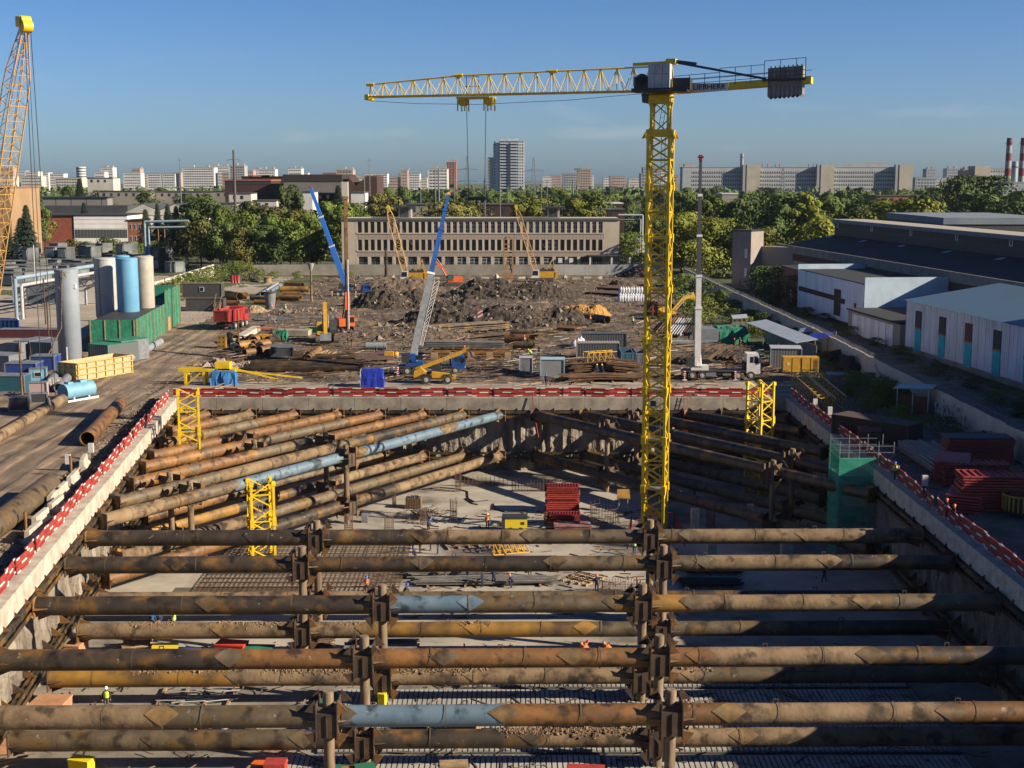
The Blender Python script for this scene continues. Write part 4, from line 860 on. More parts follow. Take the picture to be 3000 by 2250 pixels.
far = [(0, 38, 492, 2300, wpink, 'pinkish block at the left edge of the skyline'), (36, 74, 500, 2500, wwhite, 'white low slab block behind the lattice boom'), (74, 112, 502, 2450, wwhite, 'white slab block right of the lattice boom'), (108, 142, 505, 2480, wwhite, 'white slab block right of the crane ropes'),
 (60, 120, 516, 2000, wcream, 'cream low block under the white slabs'), (0, 38, 516, 1900, wcream, 'cream low block at the left edge'), (145, 186, 508, 2400, wwhite, 'low white building before the round tower'), (160, 240, 520, 1700, wcream, 'long low cream building under the round tower'),
 (276, 306, 503, 2300, wwhite, 'low white annex of the patterned tower'), (295, 330, 490, 2350, wwhite, 'white tower with scattered dark windows'), (360, 412, 506, 2250, wwhite, 'white stepped building below the small crane'), (385, 410, 494, 2300, wpink, 'pinkish stepped top behind the white stepped building'), (412, 432, 510, 2400, wcream, 'small cream block before the twin white slabs'),
 (432, 472, 508, 1900, wwhite, 'first of the twin white slabs above the wood'), (475, 513, 508, 1900, wwhite, 'second of the twin white slabs above the wood'), (505, 530, 505, 2300, wpink, 'pinkish block behind the thin lamp mast'), (534, 627, 490, 1900, wwhite, 'long white balcony slab left of the power pole'),
 (614, 672, 486, 2100, wwhite, 'white ribbed tower block beside the power pole'), (650, 672, 505, 2000, wpink, 'low brown block at the foot of the power pole'), (672, 716, 485, 1900, wgrey, 'grey and cream tower block behind the power pole'), (718, 742, 500, 2200, wpink, 'small pinkish block right of the grey tower block'), (739, 757, 495, 2300, wwhite, 'narrow white block by the small slab'),
 (755, 806, 495, 1950, wwhite, 'short white balcony slab above the brown roofs'), (844, 883, 493, 2000, wwhite, 'white ribbed block above the black roof'), (870, 902, 506, 2300, wcream, 'cream low block behind the black roof'), (945, 985, 505, 1500, wred, 'dark red roofed block above the brown hall'), (985, 1034, 497, 1500, wpink, 'orange brick stepped block above the brown hall'),
 (1043, 1072, 515, 2000, wcream, 'low beige block right of the brown hall'), (1068, 1092, 508, 2000, wcream, 'cream block by the thin pole'), (1090, 1135, 508, 1900, wwhite, 'white block with grey windows left of the beige row'), (1135, 1198, 517, 2100, wpink, 'long low beige row of flats'), (1165, 1176, 506, 2100, wgrey, 'thin grey block left of the beige tower'),
 (1174, 1194, 498, 2050, wpink, 'beige tower above the beige row'), (1196, 1230, 508, 1900, wwhite, 'white block right of the beige tower'), (1228, 1252, 519, 2300, wcream, 'pale low block before the striped slab'), (1253, 1311, 494, 1500, wwhite, 'striped white slab left of the red tower'), (1308, 1336, 474, 1600, wred, 'red brick tower beside the striped slab'),
 (1590, 1620, 516, 2600, wwhite, 'pale low building with rooftop letters'), (1617, 1645, 513, 2400, wpink, 'small beige block right of the pylon'), (1650, 1692, 508, 1900, wgrey, 'grey roofed block left of the turreted tower'), (1695, 1733, 495, 1800, wpink, 'beige tower with little turrets'), (1730, 1740, 512, 1900, wwhite, 'white strip of a block behind the turreted tower'),
 (1768, 1790, 520, 2400, wwhite, 'pale low block in the gap by the mast'), (1788, 1832, 516, 2000, wpink, 'low red and white block left of the mast'), (1842, 1878, 521, 2400, wcream, 'hazy low row left of the mast'), (1878, 1897, 508, 1500, wgrey, 'grey block just left of the mast'), (1885, 1935, 490, 1700, wbluew, 'bluish tower seen through the mast'), (1925, 1965, 496, 1800, wwhite, 'white tower seen through the mast'), (1972, 1988, 513, 1500, wpink, 'beige narrow block right of the mast'),
 (2715, 2742, 494, 2300, wbluew, 'hazy blue tower, one of the pair behind the wood'), (2775, 2811, 493, 2300, wbluew, 'hazy square tower, the wider of the pair'), (2826, 2844, 493, 2200, wbluew, 'narrow hazy tower beside the concrete stair block'), (2735, 2785, 521, 1700, wwhite, 'white terraced building under the square tower'), (2682, 2745, 520, 1500, wbluew, 'long bluish shed roof beyond the long office slab')]
for x0, x1, yt, Y, wm, lab in far:
    fl = 12 if yt < 500 else 6
    block('apartment_building', lab, 'building', x0, x1, yt, Y, 22, wm, wgrey, fl, 3.4 if Y < 2000 else 4.6, band=bandw if wm in (wwhite, wcream) else bandd, pent=1 if yt < 500 else 0)
# round tower
a = Q(237, 489, 2300); m = MB(); T = thing('apartment_building', 'white round tower with dark bands on the left skyline', 'building', (a.x, 2300, 0)); m.lathe([(8, 0), (8, a.z)], n=18).lathe([(8, a.z), (0, a.z+.5)], n=18); put('wall', m, wwhite, T)
for i in range(6): m = MB(); m.lathe([(8.1, a.z-4-i*4.4), (8.1, a.z-2.2-i*4.4)], n=18); put('window_band', m, dark, T)
# tall glass tower
T, W, h = block('high_rise', 'tall white and blue-glass high-rise standing alone on the skyline', 'high-rise', 1462, 1520, 412, 1400, 24, wbluew, wgrey)
m = MB(); m.box(-W/2-6, -W/2, 2, 20, 0, h-2).box(W/2, W/2+6.2, 1.5, 22, 0, h-1).prism([(-W/2, h), (W/2, h), (W/2, h+2), (2, h+1), (1, h+2.5), (-3, h+.5), (-W/2+2, h+1.8)], 2, 20); put('wing', m, wall_mat('tower_white', (.60, .63, .66)), T)
m = MB(); m.box(-W/2-12, -W/2-6.2, 3, 18, 0, h-17); put('wing', m, wall_mat('tower_stair', (.42, .42, .38)), T)
gl = stripes('tower_glass', (.045, .07, .095), (.16, .21, .25), 'X', 2.4, .4)
for i in range(21):
    z = h-3.2-i*3.05
    m = MB(); m.box(-W/2+1, -1.5, -.9, 0, z, z+1.1).box(1.5, W/2-1, -.9, 0, z, z+1.1); put('balcony_band', m, M('tower_white', (0, 0, 0)), T)
    m = MB(); m.box(-W/2+.5, W/2-.5, -.08, 0, z+1.2, z+3.0); put('window_band', m, gl, T)
    for x in (W/2+1.3, W/2+3.8, -W/2-4.5):
        m = MB(); m.box(x-.7, x+.7, 1.4 if x > 0 else 1.9, 1.5 if x > 0 else 2.0, z+1.2, z+2.6); put('window', m, winb, T)
m = MB(); m.box(-1.6, 1.6, -1.3, -.1, 0, h-4); put('glazed_shaft', m, M('shaft_glass', (.03, .05, .075), rough=.2), T)
# long office slab
T, W, h = block('office_slab', 'very long pale office slab above the wood at the right, four blank stair blocks', 'office building', 2000, 2668, 489, 1250, 18, wall_mat('slab_panels', (.40, .43, .45)), wgrey)
for i in range(7):
    z = h-5.0-i*3.75
    m = MB(); m.box(-W/2+9, W/2-6, -.25, 0, z-.85, z+.85); put('window_band', m, stripes('slab_windows', (.05, .06, .07), (.42, .44, .45), 'X', 2.15, .36), T)
for k, x in enumerate((2210, 2428, 2659)):
    c = Q(x, 482, 1240); x0 = c.x-T.location.x
    m = MB(); m.box(x0-6.0, x0+6.5, -6, 0, 0, c.z); put('stair_block', m, wall_mat('stair_concrete', (.46, .42, .34)), T)
    m = MB(); m.box(x0-9.5, x0-6.02, -5.6, -.02, 0, c.z); put('stair_block', m, wgrey, T)
c = Q(2010, 483, 1250); m = MB(); m.box(-W/2+2, -W/2+13, 3, 12, h, h+3); put('roof_hut', m, wgrey, T)
m = MB(); m.prism([(W*.16, h), (W*.24, h+3), (W*.40, h+4), (W*.41, h)], 4, 14); put('roof_hall', m, wgrey, T)
for x in (-34, -31, -26, -19, -15, 12, 16, 19): m = MB(); m.tube((x, 3, h), (x, 3, h+2.6), .5, n=6); put('vent_pipe', m, M('vent_red', (.35, .10, .05)), T)
T, W, h = block('office_slab', 'second pale office slab behind the striped chimneys', 'office building', 2898, 3080, 493, 1150, 16, M('slab_panels', (0, 0, 0)), wgrey, 6, 3.6, band=M('slab_windows', (0, 0, 0)))
m = MB(); m.box(-W/2-13, -W/2, -3, 14, 0, h+2); put('stair_block', m, M('stair_concrete', (0, 0, 0)), T); m = MB(); m.box(-W/2-22, -W/2-13, 0, 14, 0, h-1.5); put('stair_block', m, wpink, T)
# chimneys
def chimney(name, label, x, yt, Y, r, cols, cat='chimney'):
    c = Q(x, yt, Y); T = thing(name, label, cat, (c.x, Y, 0)); n = len(cols); z = 0
    for i, mt in enumerate(cols):
        z1 = c.z*(.52+.48*i/(n-1)) if n > 2 else c.z; m = MB(); m.tube((0, 0, z), (0, 0, z1), r*(1.25-.3*z/c.z), r*(1.25-.3*z1/c.z), n=14); put('shaft', m, mt, T); z = z1
    m = MB(); m.tube((0, 0, c.z-4), (0, 0, c.z-3.6), r*1.4, n=14); put('gallery', m, dark, T); return T
chw = M('chimney_white', (.27, .28, .29)); chr_ = M('chimney_red', (.17, .025, .025))
chimney('striped_chimney', 'tall chimney banded red and white, left of its twin', 2958, 404, 1000, 2.0, [chw, chr_, chw, chr_, chw, chr_])
chimney('striped_chimney', 'tall chimney banded red and white cut by the right edge', 2999, 404, 1000, 2.0, [chw, chr_, chw, chr_, chw, chr_])
chimney('steel_stack', 'short fat grey steel stack between the striped chimneys', 2974, 473, 980, 2.1, [wbluew])
chimney('brick_chimney', 'red and white factory chimney rising behind the long office slab', 2174, 450, 1500, 1.9, [chw, wred, chw, wred, chw, wred][:2])
block('boiler_house', 'plain grey boiler house at the foot of the striped chimneys', 'building', 2940, 3060, 533, 960, 30, wbluew, wgrey)
# pylons, masts and poles
def pylon(label, x, yt, Y):
    c = Q(x, yt, Y); T = thing('power_pylon', label, 'pylon', (c.x, Y, 0)); h = c.z; m = MB()
    W = lambda z: 4.2*(1-z/h)+.9
    N = 12
    for i in range(N):
        a, b = h*i/N, h*(i+1)/N
        for k in range(4):
            c0 = [(-1, -1), (1, -1), (1, 1), (-1, 1)][k]; c1 = [(-1, -1), (1, -1), (1, 1), (-1, 1)][(k+1) % 4]
            f = lambda c, z: V(c[0]*W(z)/2, c[1]*W(z)/2, z)
            m.beam(f(c0, a), f(c0, b), .28).beam(f(c0, a), f(c1, b), .18)
    put('tower', m, gsteel, T)
    for z in (.62, .8): m = MB(); m.beam((-7, 0, h*z-.5), (0, 0, h*z+.6), .25).beam((7, 0, h*z-.5), (0, 0, h*z+.6), .25).beam((-7, 0, h*z-.5), (7, 0, h*z-.5), .2); put('cross_arm', m, gsteel, T)
pylon('lattice power pylon left of the high-rise', 1369, 457, 900); pylon('lattice power pylon right of the high-rise', 1563, 461, 900); pylon('thin lattice pylon before the long office slab', 2294, 492, 1100); pylon('short hazy pylon above the dark trees left of the mast', 1794, 533, 800)
pole_l = ['thin pole beside the twin white slabs', 'thin mast right of the brown hall', 'pole above the office building roof, first of the close pair', 'pole above the office building roof, second of the close pair', 'pole topped just beside the blue boom tip', 'pole left of the crane ropes', 'pole under the high-rise', 'pole between high-rise and second pylon', 'pole right of the second pylon', 'short pole before the dark wood', 'tall lamp mast right of the turreted tower', 'stout pole left of the lamp mast', 'pale pole beside the thin mast', 'short pale pole in the middle wood']
for k, (x, yt, Y, r) in enumerate([(526, 463, 700, .3), (1082, 463, 600, .25), (1275, 495, 480, .28), (1285, 492, 480, .42), (1331, 525, 500, .25), (1420, 522, 480, .3), (1465, 505, 480, .25), (1488, 545, 600, .25), (1586, 525, 700, .25), (1603, 525, 620, .25), (1692, 493, 560, .3), (1679, 526, 560, .4), (1067, 508, 560, .25), (1232, 526, 600, .25)]):
    c = Q(x, yt, Y); T = thing('utility_pole', pole_l[k], 'pole', (c.x, Y, 0)); m = MB(); m.tube((0, 0, 0), (0, 0, c.z), r, r*.6, n=6); put('shaft', m, gsteel, T)
    m = MB(); m.beam((-1, 0, c.z-1.2), (1, 0, c.z-1.2), .2) if k != 10 else m.box(-1.4, 1.4, -.6, .6, c.z-.9, c.z); put('crossbar', m, gsteel, T)
c = Q(684, 440, 620); T = thing('power_pole', 'dark steel power pole with drooping cross arms, tallest on the left skyline', 'power pole', (c.x, 620, 0)); m = MB(); m.tube((0, 0, 0), (0, 0, c.z), .8, .5, n=8); put('shaft', m, M('pole_rust', (.11, .085, .085)), T)
for s in (-1, 1):
    for z in (4.3, 13.0): m = MB(); m.beam((0, 0, c.z-z), (s*2.4, 0, c.z-z+.0), .25).beam((s*2.2, 0, c.z-z), (s*3.5, 0, c.z-z-.7), .2); put('cross_arm', m, gsteel, T)
# factories on the left
roofg = M('grey_roof', (.075, .08, .085), (.05, .053, .058), .2, rough=.8)
T, W, h = block('factory_building', 'tan plastered building with a dark red top at the left edge', 'factory', -120, 28, 548, 480, 30, wtan, wred, roofh=.4)
m = MB(); m.box(-W/2, W/2-4, -.05, -.01, h-4.5, h-.5); put('top_storey', m, wbrown, T)
for i in range(3):
    for x in (W/2-15.5, W/2-9.5): m = MB(); m.box(x-1.3, x+1.3, -.12, -.05, 2.5+i*6, 6.1+i*6); put('window', m, winb, T)
m = MB(); m.path([(W/2-6.3, -.9, .5), (W/2-6.3, -.9, h-6), (W/2-11, -.9, h-5.5)], .55, n=8).path([(W/2-12.4, -.9, 2), (W/2-12.4, -.9, h-8)], .5, n=8); put('duct', m, M('duct_grey', (.30, .36, .40)), T)
c = Q(215, 630, 545); c0 = Q(80, 630, 545); W1 = c.x-c0.x
T = thing('factory_building', 'brick and white-panelled factory with a long dusty window strip', 'factory', (c.x, 545, 0)); h = c.z
d2 = Q(372, 626, 545)-c
m = MB(); m.box(-W1, 0, .3, 30, 0, h-.3); put('brick_wall', m, brick, T)
m = MB(); m.box(.03, d2.x, 0, 28, 0, h-.4); put('panel_wall', m, wall_mat('white_panels', (1.0, .98, .94), (.8, .78, .74)), T)
for i in range(1, 4): m = MB(); m.box(.1, d2.x-.1, -.04, 0, h-1.8*i, h-1.8*i+.07); put('panel_joint', m, gsteel, T)
m = MB(); m.box(.4, d2.x-.2, -.08, 0, h-9.2, h-5.8); put('window_strip', m, stripes('dusty_windows', (.07, .08, .08), (.20, .20, .18), 'X', 1.3, .12), T)
m = MB(); m.box(.4, d2.x-.2, -.08, 0, h-12.6, h-11.4); put('window_strip', m, M('dusty_windows', (0, 0, 0)), T)
m = MB(); m.box(-W1-.2, d2.x+.2, -.25, 30, h-.3, h+.15); put('roof', m, roofd, T)
T, W, h = block('brick_annex', 'small orange brick annex with six windows beside the white-panelled factory', 'building', 373, 413, 643, 545, 14, brick2, roofd)
for i in range(3):
    for z in (h-4.2, h-9): m = MB(); m.box(-W/2+.8+i*1.75, -W/2+1.7+i*1.75, -.06, 0, z, z+2.4); f = put('window', m, white, T); m = MB(); m.box(-W/2+.95+i*1.75, -W/2+1.55+i*1.75, -.08, -.06, z+.15, z+2.25); put('pane', m, winb, f)
T, W, h = block('factory_shed', 'long grey shed with a raised skylight strip along its roof', 'shed', 115, 372, 602, 610, 16, wstuc, roofg, roofh=3.5)
m = MB(); m.box(-W/2, W/2-10, 4, 12, h, h+3.3); put('skylight', m, stripes('skylight_bays', (.22, .21, .19), (.08, .08, .08), 'X', 7, .08), T); m = MB(); m.box(-W/2-.5, W/2-9.5, 3.5, 12.5, h+3.3, h+3.9); put('skylight_roof', m, roofd, T)
T, W, h = block('gabled_factory', 'cream factory with two shallow gables over white walls', 'factory', 370, 560, 628, 575, 40, wwhite, wcream, roofh=.2)
m = MB(); m.prism([(-W/2, h), (-W/2, h+1), (-W/4, h+4.2), (0, h+1.4), (W/4, h+4.2), (W/2, h+1.4), (W/2, h)], -.1, .3); put('gable', m, wcream, T)
m = MB(); m.prism([(-W/2, h+1.1), (-W/4, h+4.5), (0, h+1.7), (W/4, h+4.5), (W/2, h+1.7), (W/2, h+1.2), (W/4, h+4.0), (0, h+1.2), (-W/4, h+4.0)], .31, 40); put('roof', m, roofg, T)
for x0, x1, yt, Y, wm, lab in [(290, 440, 559, 820, wstuc, 'low shed with a row of pale pillars above the gabled factory'), (440, 625, 560, 830, wstuc, 'long low shed with white bays beyond the poplars'), (255, 331, 520, 900, wcream, 'cream cube building with two small windows among the trees'),
   (625, 830, 559, 800, wstuc, 'long grey flat-roofed shed before the brown hall'), (560, 690, 594, 640, wstuc, 'small shed roof showing between the tree crowns'), (670, 735, 565, 680, wcream, 'cream two-storey hut on the flat-roofed shed'), (740, 810, 586, 640, wcream, 'pale wall with dark windows behind the yellowing trees'),
   (886, 915, 560, 560, wwhite, 'narrow white building with vertical slots behind the blue boom'), (920, 990, 563, 700, wstuc, 'grey hall wall low behind the blue boom'), (1028, 1068, 562, 640, wwhite, 'white low wall with thin piers right of the brown hall'),
   (1190, 1300, 597, 520, wstuc, 'low pale building right behind the office roof, rusty edge'), (1358, 1515, 597, 520, wbrown, 'dark rusty low roofs behind the office building'), (1590, 1830, 612, 500, wbrown, 'low dark sheds behind the roof hut at the right'), (1768, 1824, 594, 560, wbrown, 'dark red hut with a white roof edge beyond the office building'),
   (1860, 1905, 690, 440, wwhite, 'small white hut right of the office building behind the mast'), (2568, 2780, 572, 620, wred, 'long red brick building behind the yellow-green tree'), (2780, 2810, 582, 600, wred, 'red brick gable between tree crowns'), (2885, 2915, 602, 560, wred, 'small red brick house under a white roof at the right'), (2116, 2160, 566, 640, wstuc, 'low building with a white roof edge under the long office slab')]:
    T, W, h = block('low_building', lab, 'building', x0, x1, yt, Y, 16, wm, white if 'white' in lab and 'roof' in lab else roofg)
    if W > 10 and h > 4:
        for i in range(min(14, int(W/4.5))): m = MB(); x = -W/2+2.2+i*(W-4)/min(14, int(W/4.5)); m.box(x, x+1.5, -.06, 0, h-3.2, h-1.4); put('window', m, winb, T)
T, W, h = block('brown_hall', 'dark brown clad hall with an open black slot under its roof', 'industrial hall', 658, 793, 526, 720, 30, wbrown, wred, roofh=.7); m = MB(); m.box(-W/2+.4, W/2-1.2, -.1, 0, h-2.6, h-1.2); put('vent_slot', m, dark, T)
T, W, h = block('brown_hall', 'brown stepped hall behind the slotted one', 'industrial hall', 708, 835, 516, 760, 30, wbrown, wbrown); m = MB(); m.box(-W/2+6, -W/2+16, -.5, 3, h-.4, h+.5).box(-1, 4, -.5, 3, h-.4, h+.5); put('roof_step', m, wred, T)
T, W, h = block('grey_hall', 'big hall with a black roof band above a grey wall, largest on the left', 'industrial hall', 830, 1000, 511, 700, 60, wall_mat('hall_grey', (.19, .18, .16)), wall_mat('black_band', (.03, .022, .024)), roofh=3.6)
m = MB(); m.box(W/2, W/2+3.2, .5, 6, 0, h-3.8); put('corner_pier', m, wcream, T); m = MB(); m.prism([(W/2+3.2, 0), (W/2+3.2, h-1), (W/2+7, h-6), (W/2+12, h-1.5), (W/2+12, 0)], 3, 40); put('gable_wing', m, wbrown, T); m = MB(); m.box(W/2+12, W/2+18, 4, 40, 0, h-.8); put('side_wing', m, wbrown, T)
# ---------------- the grey office building ----------------
def office():
    Y = 402; a = Q(1000, 640, Y); b = Q(1815, 640, Y); W = b.x-a.x; T = thing('office_building', 'long three-storey grey office building with rows of narrow windows behind the site fence', 'office building', ((a.x+b.x)/2, Y, 0)); h = a.z; X0 = -W/2
    fx = lambda x: (x-1000)/815*W+X0
    fz = lambda y: Q(1400, y, Y).z
    wallm = M('office_wall', (.58, .50, .385), (.45, .39, .29), .15, rough=.9, bump=.01)
    xa, xb = fx(1044), fx(1769)
    m = MB(); m.box(X0, xa, 0, 16, 0, h).box(xb, W/2, 0, 16, 0, h).box(xa, xb, 0, 16, fz(650), h).box(xa, xb, .5, 16, 0, fz(650)); put('wall', m, wallm, T)
    m = MB(); m.box(X0-.2, W/2+.2, -.35, .1, h-.5, h+.1).box(X0-.2, W/2+.2, -.2, 16.2, h-.25, h-.02); put('parapet', m, M('parapet_dark', (.10, .095, .09)), T)
    rows = [(650, 684, 39, 1), (702, 736, 39, 1), (752, 776, 20, 2)]
    for za, zb in ((684, 702), (736, 752)):
        m = MB(); m.box(xa, xb, .02, .5, fz(zb), fz(za)); put('spandrel', m, stripes('ribbed_spandrel', (.27, .19, .15), (.42, .36, .29), 'X', .42, .55), T)
        m = MB(); m.box(xa, xb, -.12, .5, fz(za)-.12, fz(za)+.2); put('sill_ledge', m, wallm, T)
    Wm = {}
    for ri, (ya, yb, n, kind) in enumerate(rows):
        z1, z0 = fz(ya), fz(yb); st = (xb-xa)/n; ww = st*(.66 if kind == 1 else .74)
        for i in range(n):
            x = xa+st*(i+.5); cols = (ri == 0 and i > 11) or (ri == 1 and i in (30, 31)) or (ri == 2 and 7 < i < 16)
            key = (ri, cols)
            if key not in Wm:
                m = MB(); m.box(-ww/2, ww/2, -.05, .05, z0-(z0), z1-z0); me = m.mesh('window'); me.materials.append(winb)
                fr = MB()
                if cols:
                    for xx in (-ww/2, ww/2, 0): fr.box(xx-.05, xx+.05, -.12, -.05, 0, z1-z0)
                    for zz in (0, (z1-z0)*.35, (z1-z0)*.72, z1-z0-.08): fr.box(-ww/2, ww/2, -.12, -.05, zz, zz+.09)
                Wm[key] = (me, fr.mesh('frame') if cols else None)
                if cols: Wm[key][1].materials.append(white)
            o = bpy.data.objects.new('window', Wm[key][0]); COL.objects.link(o); o.parent = T; o.location = (x, .42, z0)
            if cols: f = bpy.data.objects.new('frame', Wm[key][1]); COL.objects.link(f); f.parent = o
        m = MB()
        for i in range(n+1): x = xa+st*i; pw = (st-ww)/2; m.box(x-pw, x+pw, -.02, .5, z0, z1)
        struct(put('window_piers', m, wallm, T), 'stuff') if False else put('window_piers', m, wallm, T)
    # roof huts
    for x0, x1, y0 in ((1150, 1216, 605), (1590, 1656, 607)):
        xa_, xb_ = fx(x0), fx(x1); zt = fz(y0)
        m = MB(); m.box(xa_+1.5, xb_-1.5, 4, 9, h, zt-.3); H_ = put('roof_hut', m, wstuc, T); m = MB(); m.box(xa_, xb_, 2.5, 10, zt-.3, zt); put('hut_roof', m, roofd, H_)
        m = MB(); m.box(xa_+2, xa_+3.2, 3.9, 4, h+.3, zt-.6).box(xb_-3.4, xb_-2.2, 3.9, 4, h+.3, zt-.6); put('hut_window', m, winb, H_)
    for x in (1160, 1185, 1640): m = MB(); m.tube((fx(x), 12, h), (fx(x), 12, h+3.4), .35, n=8); put('vent', m, dark, T)
    xa_, xb_ = fx(1722), fx(1848); z = fz(746)
    m = MB(); m.box(xa_, xb_, -6, -.1, z-.25, z); C = put('entrance_canopy', m, roofd, T); m = MB()
    for x in (xa_+.5, xb_-6, xb_-.6): m.box(x-.25, x+.25, -5.8, -5.3, 0, z-.25)
    put('canopy_post', m, white, C)
    for x in (1642, 1674): m = MB(); m.box(fx(x)-.6, fx(x)+.6, -.7, -.05, fz(770), fz(756)); put('air_conditioner', m, white, T); 
office()
# ---------------- fences ----------------
def fence(label, pts, h, mt, seg=3.0, post=.3, wire=True, th=.16):
    T = thing('perimeter_fence', label, 'fence', pts[0]); o = V(*pts[0]); m = MB(); w_ = MB(); k = 0
    for a, b in zip(pts, pts[1:]):
        a = V(*a); b = V(*b); n = max(1, int((b-a).length/seg)); d = (b-a).normalized()
        for i in range(n):
            p = a+(b-a)*i/n-o; q = a+(b-a)*(i+1)/n-o; hh = h+random.uniform(-.06, .06)
            m.beam(p+d*.02+V(0, 0, hh/2), q-d*.02+V(0, 0, hh/2), th, hh)
            w_.beam(p+V(0, 0, hh), p+V(0, 0, hh+.75), .06)
            if wire:
                s = d.cross(V(0, 0, 1))
                for j in range(6):
                    c0 = p.lerp(q, j/6)+V(0, 0, hh+.4); 
                    for t in range(5): a1 = t*1.2566; a2 = a1+1.2566; w_.beam(c0+s*.3*math.cos(a1)+V(0, 0, .3*math.sin(a1)), c0+d*.12+s*.3*math.cos(a2)+V(0, 0, .3*math.sin(a2)), .025)
    put('concrete_panels', m, mt, T); put('razor_wire', w_, gsteel, T); return T
fcon = M('fence_concrete', (.34, .31, .26), (.25, .225, .185), .35, rough=.9, bump=.02, bsc=2)
f0 = P(634, 806, 0); fe = P(1000, 805, 0)
fence('grey concrete panel fence before the trees and the office building, barbed wire on top', [(f0.x, 393, 0), (fe.x, 394, 0), (12, 394, 0)], 3.2, fcon)
fence('pale grey panel fence at the right half of the office building', [(12.2, 394, 0), (47, 394, 0)], 3.2, M('fence_pale', (.42, .42, .40), (.34, .34, .32), .3))
a = P(440, 872, 0); fence('long whitewashed wall running to the weeds at the left', [(a.x, a.y, 0), (f0.x-.2, 392.6, 0)], 3.4, M('whitewash', (.62, .58, .50), (.48, .44, .37), .3), wire=False)
fence('long concrete panel fence with coiled razor wire between the pit yard and the sheds', [(51.5, 130, 0), (51.5, 225, 0), (50, 300, 0), (49, 380, 0)], 3.1, M('fence_tan', (.72, .60, .46), (.56, .46, .36), .3, rough=.9), seg=3.2)
# ---------------- the right-hand hall and sheds ----------------
def skew(x, y): return V(x, y, 0)
def hall():
    ang = math.atan(.103); T = thing('factory_hall', 'huge hall with a black roof and a raised skylight ridge, concrete parapet facing the site', 'factory hall', (82.3, 240, 0), R(0)+ang)
    # local y runs along the wall away from the viewer
    y0, y1 = -52, 112; hw = 11.3
    m = MB(); m.box(0, 34, y0, y1, 0, hw-3.6); put('wall', m, wstuc, T)
    m = MB(); k = y0
    while k < y1: m.box(-.25, .15, k+.03, k+5.97, hw-1.9, hw); k += 6
    put('parapet', m, conc_g, T)
    m = MB(); m.box(-.18, .05, y0, y1, hw-3.6, hw-1.9); put('brown_fascia', m, M('fascia_brown', (.075, .035, .028), (.05, .025, .02), .8), T)
    m = MB(); vs = [V(.16, y0, hw-.3), V(14, y0, 13.6), V(14, y1, 13.6), V(.16, y1, hw-.3)]; m.add(vs, [(0, 1, 2, 3)]); m.add([V(22, y0, 13.6), V(35, y0, 11), V(35, y1, 11), V(22, y1, 13.6)], [(0, 1, 2, 3)])
    m.add([V(.16, y0, hw-3.6), V(35, y0, hw-3.6), V(35, y0, 11), V(14, y0, 13.6), V(.16, y0, hw-.3)], [(0, 1, 2, 3, 4)]); m.add([V(.16, y1, hw-3.6), V(35, y1, hw-3.6), V(35, y1, 11), V(22, y1, 13.6), V(14, y1, 13.6), V(.16, y1, hw-.3)], [(5, 4, 3, 2, 1, 0)])
    put('roof', m, roofd, T)
    m = MB(); m.box(14.2, 21.8, y0, y1, 13.2, 17.6); put('ridge_skylight', m, stripes('skylight_panes', (.055, .05, .042), (.10, .092, .075), 'Y', 1.1, .14), T)
    for z in (15.4,): m = MB(); m.box(14.1, 14.2, y0, y1, z-.1, z+.1); put('skylight_rail', m, dark, T)
    m = MB(); m.box(13.6, 22.4, y0-.4, y1+.4, 17.6, 17.65).box(13.5, 13.75, y0, y1, 16.9, 17.62); put('ridge_roof', m, M('ridge_zinc', (.20, .24, .28), (.16, .19, .23), .2), T); m = MB(); m.box(13.8, 22.4, y0-.3, y1+.3, 17.66, 17.75); put('ridge_roof', m, M('ridge_pale', (.40, .36, .30)), T)
    for i in range(6):
        y = y1-3-i*24; m = MB()
        for dy in (-.55, .55): m.box(14.0, 14.1, y+dy-.12, y+dy+.12, 15.6, 17.3)
        m.box(14.0, 14.1, y-.55, y+.55, 17.1, 17.3).box(14.0, 14.1, y-.55, y+.55, 15.6, 15.8); put('vent_frame', m, white, T)
        m = MB(); m.box(11.2, 12.8, y-2.2, y-.2, 13.45, 13.52) if False else m.add([V(10.8, y-2, 13.15), V(12.4, y-2, 13.5), V(12.4, y, 13.5), V(10.8, y, 13.15)], [(0, 1, 2, 3)]); put('roof_hatch', m, M('hatch_pale', (.45, .55, .65)), T)
hall()
T, W, h = block('factory_hall', 'second hall ridge, its zinc top showing behind the black-roofed hall', 'factory hall', 2767, 3100, 638, 330, 50, dark, M('ridge_zinc', (0, 0, 0)), roofh=1.6)
tall = thing('factory_hall', 'unseen tall block added beyond the right edge to shade the yard', 'factory hall', (77, 40, 0)); m = MB(); m.box(0, 26, 0, 137, 0, 20); put('wall', m, wstuc, tall); m = MB(); m.box(-.3, 26.3, -.3, 137.3, 20, 20.6); put('roof', m, roofd, tall)  # unseen block, added to throw shade over the yard
zinc = M('white_corrugated', (.80, .82, .88), (.42, .40, .38), .5, rough=.55, det=9, lo=.42, hi=.9, stretch=(1, 1, .22), bump=.01)
sb = M('blue_sheet_roof', (.08, .16, .24), (.10, .13, .15), .3, det=9, lo=.4, hi=.8, rough=.5)
